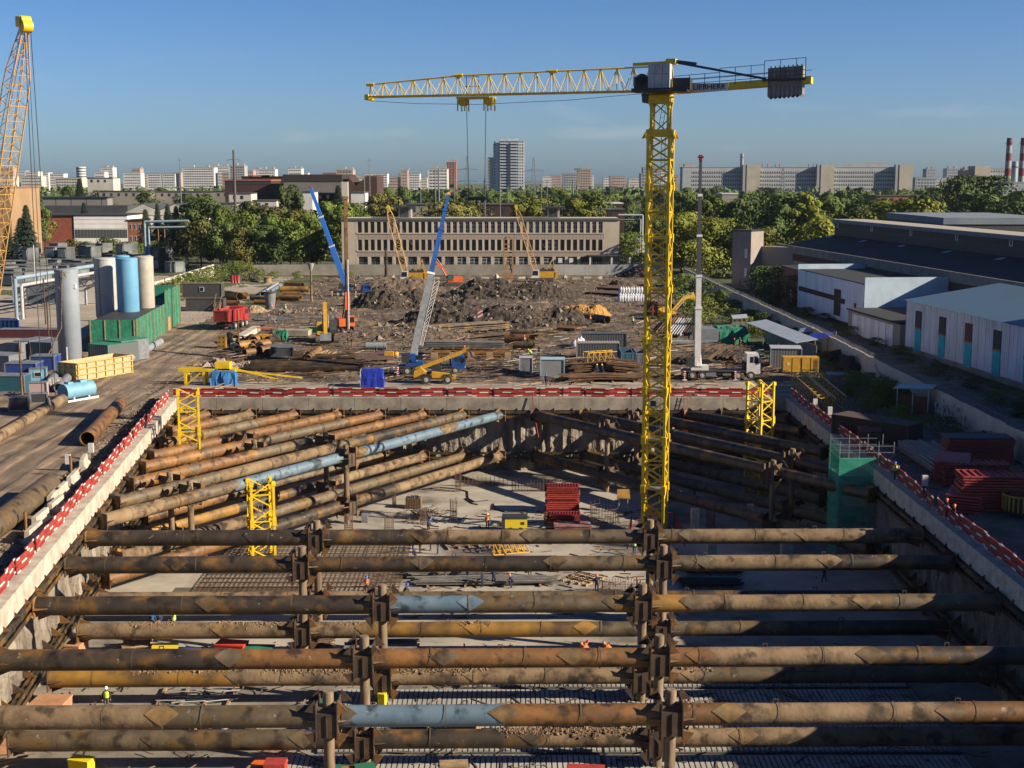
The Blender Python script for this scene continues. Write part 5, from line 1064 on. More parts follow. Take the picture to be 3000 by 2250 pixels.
# corrugated shed with turquoise doors
T = thing('metal_shed', 'long white corrugated shed with tall turquoise doors and a blue sheet roof', 'shed', (65.2, 219, 0), math.atan(.103))
Ls = 72
m = MB(); m.box(0, 15, -Ls, 0, .9, 8.6)
for i in range(120): m.box(-.05-(.05 if i % 4 == 0 else 0), 0, -i*.6-.10, -i*.6, .9, 8.6)
put('wall', m, zinc, T); m = MB(); m.box(-.1, 15, -Ls, .05, 0, .9); put('plinth', m, conc_g, T)
m = MB(); m.add([V(-.5, .5, 8.55), V(-.5, -Ls, 8.55), V(16, -Ls, 11.2), V(16, .5, 11.2)], [(0, 1, 2, 3), (3, 2, 1, 0)][:1]); m.add([V(0, .3, 8.6), V(15, .3, 8.6), V(15, .3, 11)], [(0, 1, 2)]); put('roof', m, sb, T)
teal = M('turquoise_door', (.02, .50, .55), (.015, .36, .42), 1)
for i in range(6):
    y = -5.0-i*9.2
    m = MB(); m.box(-.14, -.02, y-1.15, y+1.15, .7, 4.2); D = put('door', m, teal, T); m = MB(); m.box(-.15, -.02, y-1.15, y+1.15, 4.5, 7.2); put('opening', m, [M('opening_dark', (.05, .045, .04)), M('opening_dark', (0, 0, 0)), M('opening_red', (.14, .03, .025))][i % 3], T)
    m = MB(); m.box(-.17, -.02, y-1.2, y+1.2, 4.2, 4.5); put('lintel', m, wood, T)
# white shed and annexes
T = thing('white_shed', 'tall white panelled shed with a cross-shaped brown patch on its wall', 'shed', (65.4, 247, 0), math.atan(.08))
m = MB(); m.box(0, 17, 0, 42, .8, 8.8); 
for i in range(14): m.box(-.05, 0, i*3, i*3+.07, .8, 8.8)
put('wall', m, M('white_shed_panel', (.85, .88, .95), (.5, .48, .48), .4, det=9, lo=.45, hi=.9, stretch=(1, 1, .25)), T)  # white panels, greyer in upright streaks from stretched noise
m = MB(); m.box(0.02, 17, -.3, 0, .8, 10.2); put('end_wall', m, M('pale_blue_wall', (.50, .64, .76), (.40, .52, .62), .3), T)
m = MB(); m.box(.3, 17, .3, 42, 8.8, 8.95); put('roof', m, roofd, T); m = MB(); m.box(0, 17, 42, 42.4, 8, 10.0); put('end_wall', m, M('pale_blue_wall', (0, 0, 0)), T)
m = MB(); m.box(-.1, -.04, 13, 17, 1.6, 6.8).box(-.1, -.04, 10.5, 13, 4.2, 5.2).box(-.1, -.04, 17, 41, 4.4, 5.4); put('brown_patch', m, wbrown, T)
m = MB(); m.box(-.12, -.04, 21, 33, .3, 4.2); put('gate', m, zinc, T)
m = MB(); m.box(-.3, -.05, 4, 4.6, 4.2, 5).beam((-.2, 4, 4.2), (-.8, 6, 3.2), .15); put('wall_bracket', m, brick, T)
T = thing('lean_to_shed', 'low shed with peeling white doors between the two tall sheds', 'shed', (64.8, 221, 0), math.atan(.09)); m = MB(); m.box(0, 14, 0, 25.5, 0, 4.3); put('wall', m, wstuc, T); m = MB(); m.box(-.4, 14, -.2, 25.6, 4.3, 4.6); put('roof', m, roofd, T)
for i in range(6): m = MB(); m.box(-.08, 0, 3+i*3.4, 6.2+i*3.4, .1, 3.8); put('door', m, zinc, T)
T = thing('brick_annex', 'dark red brick annex with small white doors left of the white shed', 'building', (63.6, 290, 0), math.atan(.05)); m = MB(); m.box(0, 10, 0, 20, 0, 8.2); put('wall', m, brick, T); m = MB(); m.box(-.2, 10, -.2, 20.2, 8.2, 8.4); put('roof', m, roofd, T)
for y in (2, 9): m = MB(); m.box(-.08, 0, y, y+2.2, 0, 3.4); put('door', m, zinc, T)
m = MB(); m.box(-.08, 0, 5, 7.5, 5.2, 6.8); put('window', m, winb, T)
p = P(2150, 848, 0); T = thing('stair_tower', 'plain grey brick stair tower at the far end of the black-roofed hall', 'tower', (p.x, p.y+4, 0), R(-42)); h = Q(2150, 678, p.y).z
m = MB(); m.box(0, 5.6, 0, 6.0, 0, h); put('wall', m, M('grey_brick', (.33, .28, .25), (.27, .23, .205), .4), T); m = MB(); m.box(-.2, 5.8, -.2, 6.2, h, h+.3); put('roof', m, roofd, T)
for z in (3, 8): m = MB(); m.box(3.8, 4.6, -.08, 0, z, z+2.4); put('window', m, white, T)
m = MB(); m.box(5.6, 18, 5, 8, 0, h-4); put('link_wing', m, wstuc, T)
T = thing('pipe_rack', 'bent white pipes on a frame right of the office building', 'pipe rack', (Q(1838, 700, 430).x, 430, 0)); 
m = MB(); zz = Q(1838, 630, 430).z; m.path([(-3, 0, zz), (4.8, 0, zz), (4.8, 0, 1)], .3, n=8).path([(-3, .7, zz-1.4), (4.2, .7, zz-1.4), (4.2, .7, 2)], .25, n=8); put('pipe', m, lsteel, T)
# ---------------- trees ----------------
def leafmat(n, a, b, c):
    a, b, c = [tuple(q*1.25 for q in t) for t in (a, b, c)]
    return M(n, a, b, 1.1, rough=.75, rnd=.28, c3=c, lo=.3, hi=.7, det=3, spec=.2)
LM = {'mid': leafmat('leaves_mid', (.055, .085, .016), (.13, .165, .03), (.085, .12, .02)), 'dark': leafmat('leaves_dark', (.032, .055, .016), (.08, .11, .028), (.052, .08, .02)),
      'yel': leafmat('leaves_yellow', (.085, .105, .014), (.18, .18, .028), (.125, .14, .018)), 'brn': leafmat('leaves_olive', (.06, .068, .018), (.145, .13, .03), (.095, .095, .022)), 'con': leafmat('needles', (.018, .034, .022), (.05, .075, .045), (.03, .05, .03))}
bark = M('bark', (.09, .07, .05), (.05, .04, .03), 4)
def leafy(n, seed, hw=.42, kind='round', lf=.023, low=.1):
    """crown of unit height made of leaf sprays on uneven lobes"""
    r = random.Random(seed); m = MB(); lobes = []
    nl = 17 if kind != 'poplar' else 9
    for i in range(nl):
        z = low+.14+(.80-low)*(i+.5)/nl; a = r.random()*6.28
        wz = math.sin(min(1, (z-low*.6)/(1-low*.6))*math.pi)**.6
        q = hw*(.20+.75*r.random())*wz; s = hw*(.22+.46*r.random()**1.3)*(.7+.4*wz)
        lobes.append((V(math.cos(a)*q, math.sin(a)*q, z), s, s*(.75 if kind != 'poplar' else 1.5)))
    lobes.append((V(0, 0, .86), hw*.36, hw*.36)); lobes.append((V(0, 0, .55), hw*.6, hw*.6))
    for k in range(n):
        c, s, sz = lobes[r.randrange(len(lobes))]
        d = V(r.gauss(0, 1), r.gauss(0, 1), r.gauss(.25, 1)).normalized(); rad = (.72+.36*r.random())
        if noise.noise(d*2.3+c*9+V(seed, 0, 0)) < -.22: continue
        p = c+V(d.x*s, d.y*s, d.z*sz)*rad
        if p.z > 1.0: p.z = 1.0-r.random()*.05
        u = d.cross(V(r.random()-.5, r.random()-.5, r.random()-.5)).normalized(); v = d.cross(u); f = lf*(.6+.9*r.random())
        t = d*f*.5*(r.random()-.5)
        m.add([p-u*f, p-v*f*.6+t, p+u*f, p+v*f*.6-t], [(0, 1, 2, 3)])
    return m.mesh('crown')
def conifer(n, seed):
    r = random.Random(seed); m = MB()
    for k in range(n):
        z = r.random()**.8; a = r.random()*6.28; tier = math.floor(z*11)/11
        rad = (1-z)*.27*(1.15-.5*((z*11) % 1))*(.85+.3*r.random())+.01
        q = rad*(.35+.65*r.random()**.4); c, s = math.cos(a), math.sin(a); p = V(c*q, s*q, .06+z*.94-q*.12); f = .020+.018*r.random()
        o = V(c, s, -.35).normalized()*f*1.6; t = V(-s, c, 0)*f*.7
        m.add([p-o, p-t, p+o, p+t], [(0, 1, 2, 3)])
    return m.mesh('crown')
def trunk(seed, fork=.25, top=.7):
    r = random.Random(seed); m = MB(); m.tube((0, 0, -.02), (.01, 0, fork), .022, .016, n=7); m.tube((.01, 0, fork), (0, .01, top), .016, .006, n=6)
    for i in range(5): a = r.random()*6.28; z = fork+r.random()*.3; m.tube((0, 0, z), (math.cos(a)*.2, math.sin(a)*.2, z+.2), .009, .003, n=5)
    return m.mesh('trunk')
TP = {}
for k in range(6): TP['round', k] = leafy(4800, 10+k, .36+.03*k, low=.04+.03*k)
for k in range(4): TP['tall', k] = leafy(4000, 30+k, .24+.03*k, low=.1)
TP['poplar', 0] = leafy(3000, 40, .16, 'poplar', .022, .05); TP['bush', 0] = leafy(2800, 50, .62, lf=.034, low=-.25); TP['bush', 1] = leafy(2600, 51, .8, lf=.034, low=-.3); TP['con', 0] = conifer(3000, 5); TP['con', 1] = conifer(2600, 6)
for me in TP.values(): me.materials.append(bark)
TR = [trunk(1), trunk(2)]
for t in TR: t.materials.append(bark)
COPY = {}
def crown_mesh(kind, k, lm):
    key = (kind, k, lm)
    if key not in COPY:
        me = TP[kind, k].copy(); me.materials.clear(); me.materials.append(LM[lm]); COPY[key] = me
    return COPY[key]
tr = random.Random(77)
NAMES = {'round': 'leafy_tree', 'tall': 'leafy_tree', 'poplar': 'poplar_tree', 'con': 'spruce_tree', 'bush': 'bush'}
def tree(label, x, y, h, kind='round', lm='mid', group=None, k=None, w=1.0):
    n = {'round': 6, 'tall': 4, 'poplar': 1, 'bush': 2, 'con': 2}[kind]; k = tr.randrange(n) if k is None else k % n
    T = thing(NAMES[kind], label, 'bush' if kind == 'bush' else 'tree', (x, y, 0), tr.random()*6.28, group); q_ = .82+.36*tr.random(); T.scale = (h*w*q_, h*w*(1.9-q_)*.95, h)
    o = bpy.data.objects.new('crown', crown_mesh(kind, k, lm)); COL.objects.link(o); o.parent = T
    if kind != 'bush' or h > 3: o = bpy.data.objects.new('trunk', TR[k % 2]); COL.objects.link(o); o.parent = T
    return T
def tpx(label, x, ytop, Y, kind='round', lm='mid', group=None, w=1.0, k=None):
    c = Q(x, ytop, Y); return tree(label, c.x, Y, c.z, kind, lm, group, k, w)
G = 'leafy trees between the gabled factory and the office building'
for i, (x, y, Y, kd, lm) in enumerate([(600, 575, 470, 'round', 'dark'), (640, 600, 425, 'round', 'mid'), (585, 645, 415, 'round', 'brn'), (690, 625, 430, 'round', 'mid'), (735, 640, 415, 'tall', 'mid'), (775, 600, 445, 'round', 'brn'), (800, 625, 420, 'round', 'mid'), (848, 640, 412, 'round', 'mid'), (880, 612, 440, 'round', 'brn'), (830, 545, 560, 'poplar', 'dark'), (855, 540, 560, 'poplar', 'dark'), (875, 560, 560, 'poplar', 'dark'), (910, 625, 425, 'round', 'mid'), (955, 590, 470, 'round', 'mid'), (985, 610, 460, 'tall', 'mid'), (660, 655, 412, 'round', 'dark'), (560, 590, 500, 'round', 'dark'), (720, 590, 490, 'round', 'dark'), (925, 660, 415, 'tall', 'yel'), (1010, 590, 480, 'round', 'mid'), (1040, 595, 500, 'round', 'mid'), (760, 660, 410, 'round', 'dark'), (820, 660, 409, 'tall', 'dark'), (540, 640, 440, 'tall', 'brn'), (615, 660, 412, 'tall', 'mid'), (700, 665, 410, 'round', 'brn')]):
    tpx({'mid': 'green leafy tree in the row left of the office building', 'brn': 'olive-brown leafy tree in the row left of the office building', 'dark': 'dark leafy tree in the row left of the office building', 'yel': 'small yellowing tree in the row left of the office building'}[lm] if kd != 'poplar' else 'dark poplar rising behind the row of trees at the blue boom', x, y, Y, kd, lm, G, 1.05)
for i, (x, y, Y, h) in enumerate([(60, 640, 458, 0), (75, 603, 430, 0), (245, 595, 560, 0), (425, 615, 500, 0), (460, 598, 520, 0), (490, 600, 515, 0), (515, 605, 505, 0), (232, 525, 800, 0), (20, 660, 455, 0), (990, 545, 620, 0)]):
    tpx(['blue-green spruce at the corner of the brick factory', 'spruce behind the tan building', 'spruce top above the white-panelled factory', 'narrow dark spruce beside the orange annex', 'first spruce of the three by the pipe bridge', 'second spruce of the three by the pipe bridge', 'third spruce of the three by the pipe bridge', 'tall dark spruce before the cream cube', 'low spruce by the left edge', 'spruce tip at the corner of the big grey hall'][i], x, y, Y, 'con', 'con', w=1.5 if i == 0 else 1.0)
tpx('weeping willow-like tree beside the tan building', 118, 590, 520, 'tall', 'mid'); tpx('pale bushy tree before the white-panelled factory, left one', 215, 700, 464, 'bush', 'brn', w=.9); tpx('pale bushy tree before the white-panelled factory, right one', 320, 695, 464, 'bush', 'mid', w=.9); tpx('low bush between the two pale bushy trees', 255, 708, 460, 'bush', 'mid'); tpx('low bush by the orange annex', 365, 708, 464, 'bush', 'brn')
for i, x in enumerate((330, 385, 415, 450, 480, 515)): tpx('green hedge bush behind the grey crates', x, 706+(i % 3)*4, 462+i*2, 'bush', 'mid', 'hedge behind the grey crates')
# wood behind everything
Gw = 'trees of the wood behind the site'
def blocked(x, y):
    """keep trees out of the factories and off the sight lines to them"""
    px = 1500+F*x/(y*.985)
    if y < 560 and px < 560: return True
    if px < 560 and y < 900 and 560 < y and px > 100 and y < 640: return True
    if 610 < px < 1040 and 480 < y < 830: return True
    if y < 520 and 990 < px < 1830: return True
    if x > 78 and y < 400: return True
    if x > 40 and y < 380: return True
    return False
cnt = 0
for Y in (455, 500, 545, 600, 660, 730, 810, 900):
    n = 34 if Y > 500 else 26
    for i in range(n):
        x = (-.41+.82*(i+tr.random()*.9)/n)*Y; y = Y+tr.uniform(-18, 22)
        if blocked(x, y): continue
        px = 1500+F*x/(y*.985)
        if px < 900 and y < 700: continue
        h = tr.uniform(11, 17) if y < 600 else tr.uniform(14, 20)
        if px > 1950: h = min(24, h*1.12)
        if px < 1000: h *= .85
        if y > 800: h = tr.uniform(19, 23.5)
        if 500 < y < 560 and px < 1830: h = tr.uniform(8, 12)
        lm = tr.choice(['dark', 'dark', 'mid', 'mid', 'brn'] if y < 700 else ['dark', 'dark', 'dark', 'mid']); kd = tr.choice(['round', 'round', 'tall'])
        tree({'dark': 'dark leafy tree of the wood behind the site', 'mid': 'green leafy tree of the wood behind the site', 'brn': 'olive leafy tree of the wood behind the site'}[lm], x, y, h, kd, lm, Gw, w=1.1 if kd == 'round' else 1.2); cnt += 1
for i, (x, y, Y, kd, lm, lab) in enumerate([(1545, 582, 470, 'round', 'yel', 'bright yellow tree behind the office roof, right of the middle'), (1680, 580, 470, 'round', 'yel', 'yellow-green spreading tree behind the roof hut'), (1335, 600, 450, 'round', 'brn', 'olive tree by the blue boom tip'), (1375, 588, 480, 'round', 'brn', 'russet tree behind the middle of the office roof'), (1115, 568, 540, 'round', 'brn', 'russet tree above the curved pale shed'), (1290, 592, 460, 'bush', 'brn', 'bushy growth behind the office roof'),
   (1745, 560, 560, 'round', 'mid', 'broad green tree left of the dark red hut'), (2000, 622, 400, 'round', 'yel', 'yellow-green tree behind the mast, right side'), (2085, 640, 395, 'round', 'yel', 'bright yellow-green tree between mast and white boom'), (2060, 700, 385, 'bush', 'yel', 'low bright bush under the yellow-green trees'), (2125, 640, 400, 'tall', 'mid', 'green pointed tree right of the white boom'), (2175, 655, 392, 'round', 'yel', 'yellow-green tree above the stair tower, left'), (2240, 668, 394, 'round', 'yel', 'yellow-green tree above the stair tower, right'),
   (2370, 560, 420, 'tall', 'yel', 'tall bright green tree behind the roof of the hall'), (2330, 575, 430, 'round', 'mid', 'broad green tree left of the tall bright one'), (2310, 600, 420, 'round', 'dark', 'dark tree before the broad green one'), (2660, 585, 400, 'round', 'yel', 'yellow-green tree beside the long brick building'), (2735, 610, 395, 'tall', 'brn', 'weeping tree right of the yellow-green one'), (2410, 640, 380, 'bush', 'yel', 'sunlit bush at the corner of the ridge skylight'), (2820, 516, 560, 'round', 'dark', 'dense crown before the second office slab, left'), (2880, 518, 560, 'round', 'dark', 'dense crown before the second office slab, right'), (2980, 560, 480, 'round', 'mid', 'green tree below the boiler house'),
   (1840, 680, 425, 'round', 'mid', 'green tree at the right end of the office building'), (1870, 740, 415, 'bush', 'mid', 'bush by the entrance canopy')]):
    tpx(lab, x, y, Y, kd, lm, w=1.15)
for i in range(26):
    px = 2010+i*39; Y = 400+tr.uniform(0, 110); 
    if px < 2150: Y += 20
    tpx('dark tree in the belt between the hall and the long office slab', px, tr.uniform(558, 600), Y, 'round' if i % 3 else 'tall', tr.choice(['dark', 'dark', 'mid']), 'tree belt behind the hall', 1.1)
# far forest as one mass
m = MB(); r = random.Random(5)
for k in range(15000):
    Y = r.uniform(930, 1600); x = r.uniform(-.42, .42)*Y; h = 15+noise.noise(V(x*.02, Y*.02, 0))*7+noise.noise(V(x*.09, Y*.09, 3))*4
    c = V(x, Y, h*(1-.75*r.random()**2.2)); d = V(r.gauss(0, 1), r.gauss(-.4, 1), r.gauss(.6, 1)).normalized(); u = d.cross(V(r.random()-.5, r.random()-.5, r.random()-.5)).normalized(); v = d.cross(u); f = r.uniform(1.4, 3.2)
    m.add([c-u*f, c-v*f*.7, c+u*f, c+v*f*.7], [(0, 1, 2, 3)])
tag(put('forest', m, LM['dark']), 'far wood filling the ground before the city skyline', 'forest', None, 'stuff')
# weeds and bushes at the site edges
for i, (x, y, s) in enumerate([(470, 870, 2.6), (500, 862, 2.8), (530, 850, 3.0), (565, 845, 3.2), (600, 835, 3.4), (640, 826, 3.6), (680, 822, 4.0), (705, 818, 4.2), (730, 822, 3.0), (760, 822, 2.4), (480, 900, 2.8), (455, 885, 3.0), (610, 850, 2.5), (550, 868, 2.4), (800, 818, 1.8), (870, 815, 1.6), (1010, 812, 1.8)]):
    p = P(x, y, 0); tree('weedy bush in the tangle along the whitewashed wall', p.x, p.y, s*1.25, 'bush', ['mid', 'yel', 'mid'][i % 3], 'weeds along the whitewashed wall', w=1.5)
for i, (x, y, s) in enumerate([(2010, 860, 5), (2040, 900, 6), (2015, 925, 5), (2075, 935, 4.5), (2110, 900, 4), (2140, 950, 3.2), (2180, 970, 2.8), (2215, 990, 2.5), (2050, 960, 3.5), (2240, 960, 3.0)]):
    p = P(x, y, 0); tree('green bush in the thicket right of the mast by the fence', min(p.x, 48.5), p.y, s, 'bush', ['mid', 'dark', 'mid', 'yel'][i % 4], 'thicket by the fence', w=1.2)
for i, (x, y, s) in enumerate([(2230, 860, 7), (2290, 880, 8), (2340, 900, 7), (2260, 905, 6), (2640, 1010, 3)]):
    p = P(x, y, 0); tree(['dark bushy tree before the grey stair tower', 'dark bushy tree nearest the brick annex', 'dark bush at the corner of the brick annex', 'low dark bush behind the fence', 'small bush at the peeling doors'][i], p.x, p.y, s, 'bush', 'dark', w=1.1)
for i, (x, y, s) in enumerate([(2500, 1160, 3.4), (2560, 1185, 2.8), (2600, 1195, 3.8), (2540, 1215, 2.4), (2640, 1235, 2.0), (2600, 1255, 1.8), (2680, 1265, 1.6)]):
    p = P(x, y, 0); tree('shaded bush between the yellow lattice sections and the red kiosk', p.x, p.y, s, 'bush', 'mid', 'bushes by the kiosk', w=1.1)
# ---------------- site clutter ----------------
cr = random.Random(123)
def solo(name, mb, mt, label, cat, loc=(0, 0, 0), rz=0, group=None):
    o = put(name, mb, mt, None, loc, rz); return tag(o, label, cat, group)
def pipe(label, a, b, r, mt, z=0.0, th=.05, group=None, name='steel_pipe', rings=True):
    A = P(a[0], a[1], z) if len(a) == 2 else V(*a); B = P(b[0], b[1], z) if len(b) == 2 else V(*b); A.z = B.z = z+r+.02
    T = thing(name, label, 'pipe', A, 0, group); m = MB(); m.tube((0, 0, 0), B-A, r, n=18, th=th); put('shell', m, mt, T)
    if rings:
        m = MB(); d = (B-A).normalized(); n = int((B-A).length/3.0)
        for i in range(1, n+1): c = d*3.0*i; m.tube(c-d*.04, c+d*.04, r+.012, n=18, cap=False)
        if m.v: put('weld_ring', m, ptan, T)
    return T
pipe('long pale grey pipe lying along the green netted shed', (374, 1066), (470, 1012), .62, M('pipe_pale_grey', (.27, .31, .34), (.2, .23, .25), 1))
pipe('big rusty open-ended pipe lying between the track and the sunlit wall', (256, 1308), (352, 1202), .80, rusto)
pipe('long muddy pipe half across the track at the left edge', (-60, 1330), (185, 1183), .62, ptan)
pipe('thick brown pipe in the left corner beside the pale barrier blocks', (-40, 1600), (148, 1452), 1.0, pgrey)
pipe('short grey pipe behind the white water cube', (135, 1148), (165, 1112), .62, gsteel); pipe('short grey pipe touching the tan formwork box', (172, 1150), (198, 1120), .62, gsteel)
pipe('smooth grey pipe lying crosswise near the blue truck crane', (1073, 1024), (1133, 1024), .6, M('pipe_pale_grey', (0, 0, 0))); pipe('ochre pipe stub beside the dark little garage', (902, 1060), (934, 1034), .55, ochre)
pipe('ochre pipe under the sand heap', (1678, 938), (1742, 942), .8, ochre); pipe('black open pipe joined to the ochre one by the sand heap', (1744, 942), (1780, 948), .75, rustd)
pipe('upper open rusty pipe of the pair among bent sheets', (1500, 992), (1572, 996), .9, ptan, z=.3); pipe('lower open rusty pipe of the pair among bent sheets', (1480, 1006), (1552, 1008), .85, rusto)
pipe('brown pipe on trestles behind the lime-vested man', (1505, 1024), (1564, 1026), .7, pgrey)
pipe('ochre pipe left of the dark cabin stairs', (650, 872), (704, 880), .95, ochre); pipe('short ochre collar beside the dark cabin pipe', (706, 876), (724, 876), .8, ochre)
pipe('pale blue-grey pipe, left one of the leaning pair', (768, 868), (812, 840), .55, M('pipe_pale_blue', (.33, .42, .44), (.27, .34, .36), 1)); pipe('blue-grey pipe, right one of the leaning pair', (782, 868), (822, 842), .55, M('pipe_blue_grey', (.16, .21, .27), (.13, .17, .22), 1))
for i, (a, b, r, mt, z) in enumerate([((838, 842), (886, 845), .75, ochre, .6), ((822, 856), (905, 856), .75, ochre, 0), ((826, 868), (880, 868), .6, rusto, 0), ((815, 880), (880, 882), .7, ochre, 0), ((736, 880), (812, 884), .6, ptan, 0), ((745, 892), (810, 893), .55, rusto, 0), ((650, 895), (700, 896), .6, rusto, 0)]):
    pipe(['top ochre pipe of the heap by the lamp post', 'long ochre pipe under the top one by the lamp post', 'rusty pipe in the middle of the heap by the lamp post', 'lowest ochre pipe of the heap by the lamp post', 'pale muddy pipe left of the grey funnel', 'thin rusty pipe below the pale muddy one', 'rusty pipe on the ground by the cabin stairs'][i], a, b, r, mt, z)
for i in range(15):
    x = 694+(i*23) % 115+cr.uniform(-4, 4); y = 1000+(i*17) % 48; z = 0 if y > 1015 else .5; a = P(x, y, z); an = cr.uniform(-.9, 2.2)-math.pi/2; ln = cr.uniform(1.8, 3.2)
    pipe('short rusty pipe offcut in the jumble beside the dark little garage', (a.x, a.y, z), (a.x+math.cos(an)*ln, a.y-math.sin(an)*ln*.6+2, z), cr.uniform(.55, .78), [rusto, rustd, ochre, rusto][i % 4], z, group='pipe offcuts beside the little garage', rings=False)
# mounds
def mound(label, x, y, w, dp, h, mt, seed, cat='dirt mound', name='dirt_mound', peaks=3, rocks=0, rm=None, rot=0):
    c = P(x, y, 0); r = random.Random(seed); pk = [(r.uniform(-.5, .5) if peaks > 1 else 0, r.uniform(-.3, .3) if peaks > 1 else 0, r.uniform(.6, 1) if i else 1, r.uniform(.34, .55) if peaks > 1 else .5) for i in range(peaks)]
    n = 60; vs = []
    for j in range(n+1):
        for i in range(n+1):
            u, v = -1.1+2.2*i/n, -1.1+2.2*j/n
            q = max(a*math.exp(-((u-px)**2+(v-py)**2)/(s*s)) for px, py, a, s in pk)
            e = max(0, 1-(u*u+v*v)**1.5)
            q = (1-math.exp(-1.6*q))/.8; vs.append((u*w/2, v*dp/2, h*.62*(q*min(1, e*1.3))*(1+.30*noise.fractal(V(u*w*.11, v*dp*.11, seed*3.1), 1, 2, 3))+(noise.fractal(V(u*w*.35, v*dp*.35, seed), .8, 2, 7)*.5+abs(noise.noise(V(u*w*.8, v*dp*.8, seed)))*.6)*min(1.2, h*.2)*min(1, e*3)-.15))
    m = MB(); m.add(vs, [(j*(n+1)+i, j*(n+1)+i+1, (j+1)*(n+1)+i+1, (j+1)*(n+1)+i) for j in range(n) for i in range(n)], False)
    T = thing(name, label, cat, (c.x, c.y+dp*.42, 0), R(rot)); put('heap', m, mt, T)
    if rocks:
        m = MB()
        for k in range(rocks):
            i = r.randrange(len(vs)); p = vs[i]
            if p[2] > .05: m.rock((p[0]+r.uniform(-.2, .2), p[1], p[2]), r.uniform(.12, .42) if k % 9 else r.uniform(.5, .8), r)
        struct(put('loose_rock', m, rm or M('broken_concrete', (.30, .25, .20), (.10, .08, .06), .5), T), 'stuff')
    return T
reds = M('brick_rubble', (.36, .17, .10), (.22, .14, .09), .8, rough=1)
dsoil = M('wet_black_soil', (.022, .018, .014), (.085, .064, .045), .9, rough=1, bump=.35, bsc=1.4, det=8)
mound('biggest dark earth mound in the middle of the site behind the striped sign', 1420, 965, 38, 24, 7.2, dsoil, 1, rocks=260)
mound('dark earth mound joined to the big one, right part', 1560, 968, 26, 18, 6.0, dsoil, 2, rocks=260)
mound('dark earth mound with broken slabs before the right crawler crane', 1500, 878, 38, 20, 6.4, dsoil, 3, rocks=480)
mound('dark earth mound left of the blue boom', 1160, 905, 24, 16, 6.0, dsoil, 4, rocks=60)
mound('brown churned earth behind the left dark mound', 1110, 862, 34, 22, 5.0, soil, 5, rocks=40)
mound('heap of red brick rubble beside the blue boom', 1185, 880, 12, 10, 3.4, reds, 6, 'rubble heap', 'rubble_heap', 2, 260, reds)
mound('grey-brown rubble heap near the mast left of the white sacks', 1840, 842, 12, 10, 3.2, soil, 7, rocks=60)
mound('dark heap at the fence corner behind the mast', 1868, 812, 12, 12, 4.5, dsoil, 8, peaks=1)
mound('bright ochre sand heap with a scooped hollow', 1712, 928, 12.5, 9, 3.6, M('ochre_sand', (.50, .27, .07), (.36, .19, .05), .7, rough=1, bump=.15, bsc=2), 9, 'sand heap', 'sand_heap', 3)
mound('small tan sand heap between cabin stairs and red dump truck', 745, 915, 8, 6, 2.0, M('tan_sand', (.40, .29, .17), (.3, .21, .12), .8, rough=1, bump=.1), 10, 'sand heap', 'sand_heap', 1)
mound('pale sand heap behind the whitewashed wall', 492, 842, 7, 6, 3.2, M('tan_sand', (0, 0, 0)), 11, 'sand heap', 'sand_heap', 1)
mound('grey sand heap beside the green bags near the offcuts', 812, 988, 6.5, 5, 2.6, M('grey_sand', (.22, .18, .13), (.16, .13, .10), 1, bump=.1), 12, 'sand heap', 'sand_heap', 1)
mound('pinkish crushed concrete heap at the bend of the track, larger one', 620, 1085, 7, 5, 1.7, M('crushed_concrete', (.40, .32, .27), (.24, .19, .16), 1.5, bump=.1), 13, 'rubble heap', 'rubble_heap', 1, 240, M('crushed_concrete', (0, 0, 0)))
mound('low pinkish crushed concrete heap right of the larger one', 690, 1082, 7, 5, 1.0, M('crushed_concrete', (0, 0, 0)), 14, 'rubble heap', 'rubble_heap', 2, 240, M('crushed_concrete', (0, 0, 0)))
mound('long muddy bank left of the blue truck crane', 1170, 1000, 30, 16, 2.4, soil, 15, rocks=180); mound('muddy bank behind the two dark-clothed men', 1010, 960, 22, 16, 1.8, soil, 16, rocks=160)
mound('low stony bank in front of the rusty drilling mast', 905, 925, 20, 12, 1.6, soil, 17, rocks=260); mound('low bank right of the orange excavator', 1400, 838, 26, 14, 1.8, soil, 18, rocks=40); mound('low brown bank before the sacks', 1760, 905, 20, 12, 1.4, soil, 19, rocks=30)
# loose rubble and sticks
m = MB(); r = random.Random(9); k = 0
while k < 2400:
    Y = r.uniform(176, 385); x = r.uniform(-55, 45)
    if noise.noise(V(x*.07, Y*.05, 8))+r.uniform(-.25, .3) < 0 or zone(x, Y) not in (0, 2): k += .2; continue
    m.rock((x, Y, gh(x, Y)+.03), r.uniform(.05, .22)*(1+(Y-176)/160), r); k += 1
struct(put('rubble', m, M('stone_chips', (.24, .19, .14), (.07, .052, .038), .4, rough=1)), 'stuff')
m = MB(); k = 0
while k < 2600:
    c_ = r.random(); Y = r.uniform(172.5, 330); x = xl(Y)-r.random()**2*24
    if Y < 172: continue
    m.rock((x, Y, 0.02), r.uniform(.04, .13), r); k += 1
for k in range(1200): Y = r.uniform(60, 171); m.rock((xl(Y)-1.2-abs(r.gauss(0, 1.3)), Y, .05), r.uniform(.05, .22), r)
struct(put('dirt_clods', m, M('track_clods', (.26, .21, .15), (.12, .09, .07), .8, rough=1)), 'stuff')
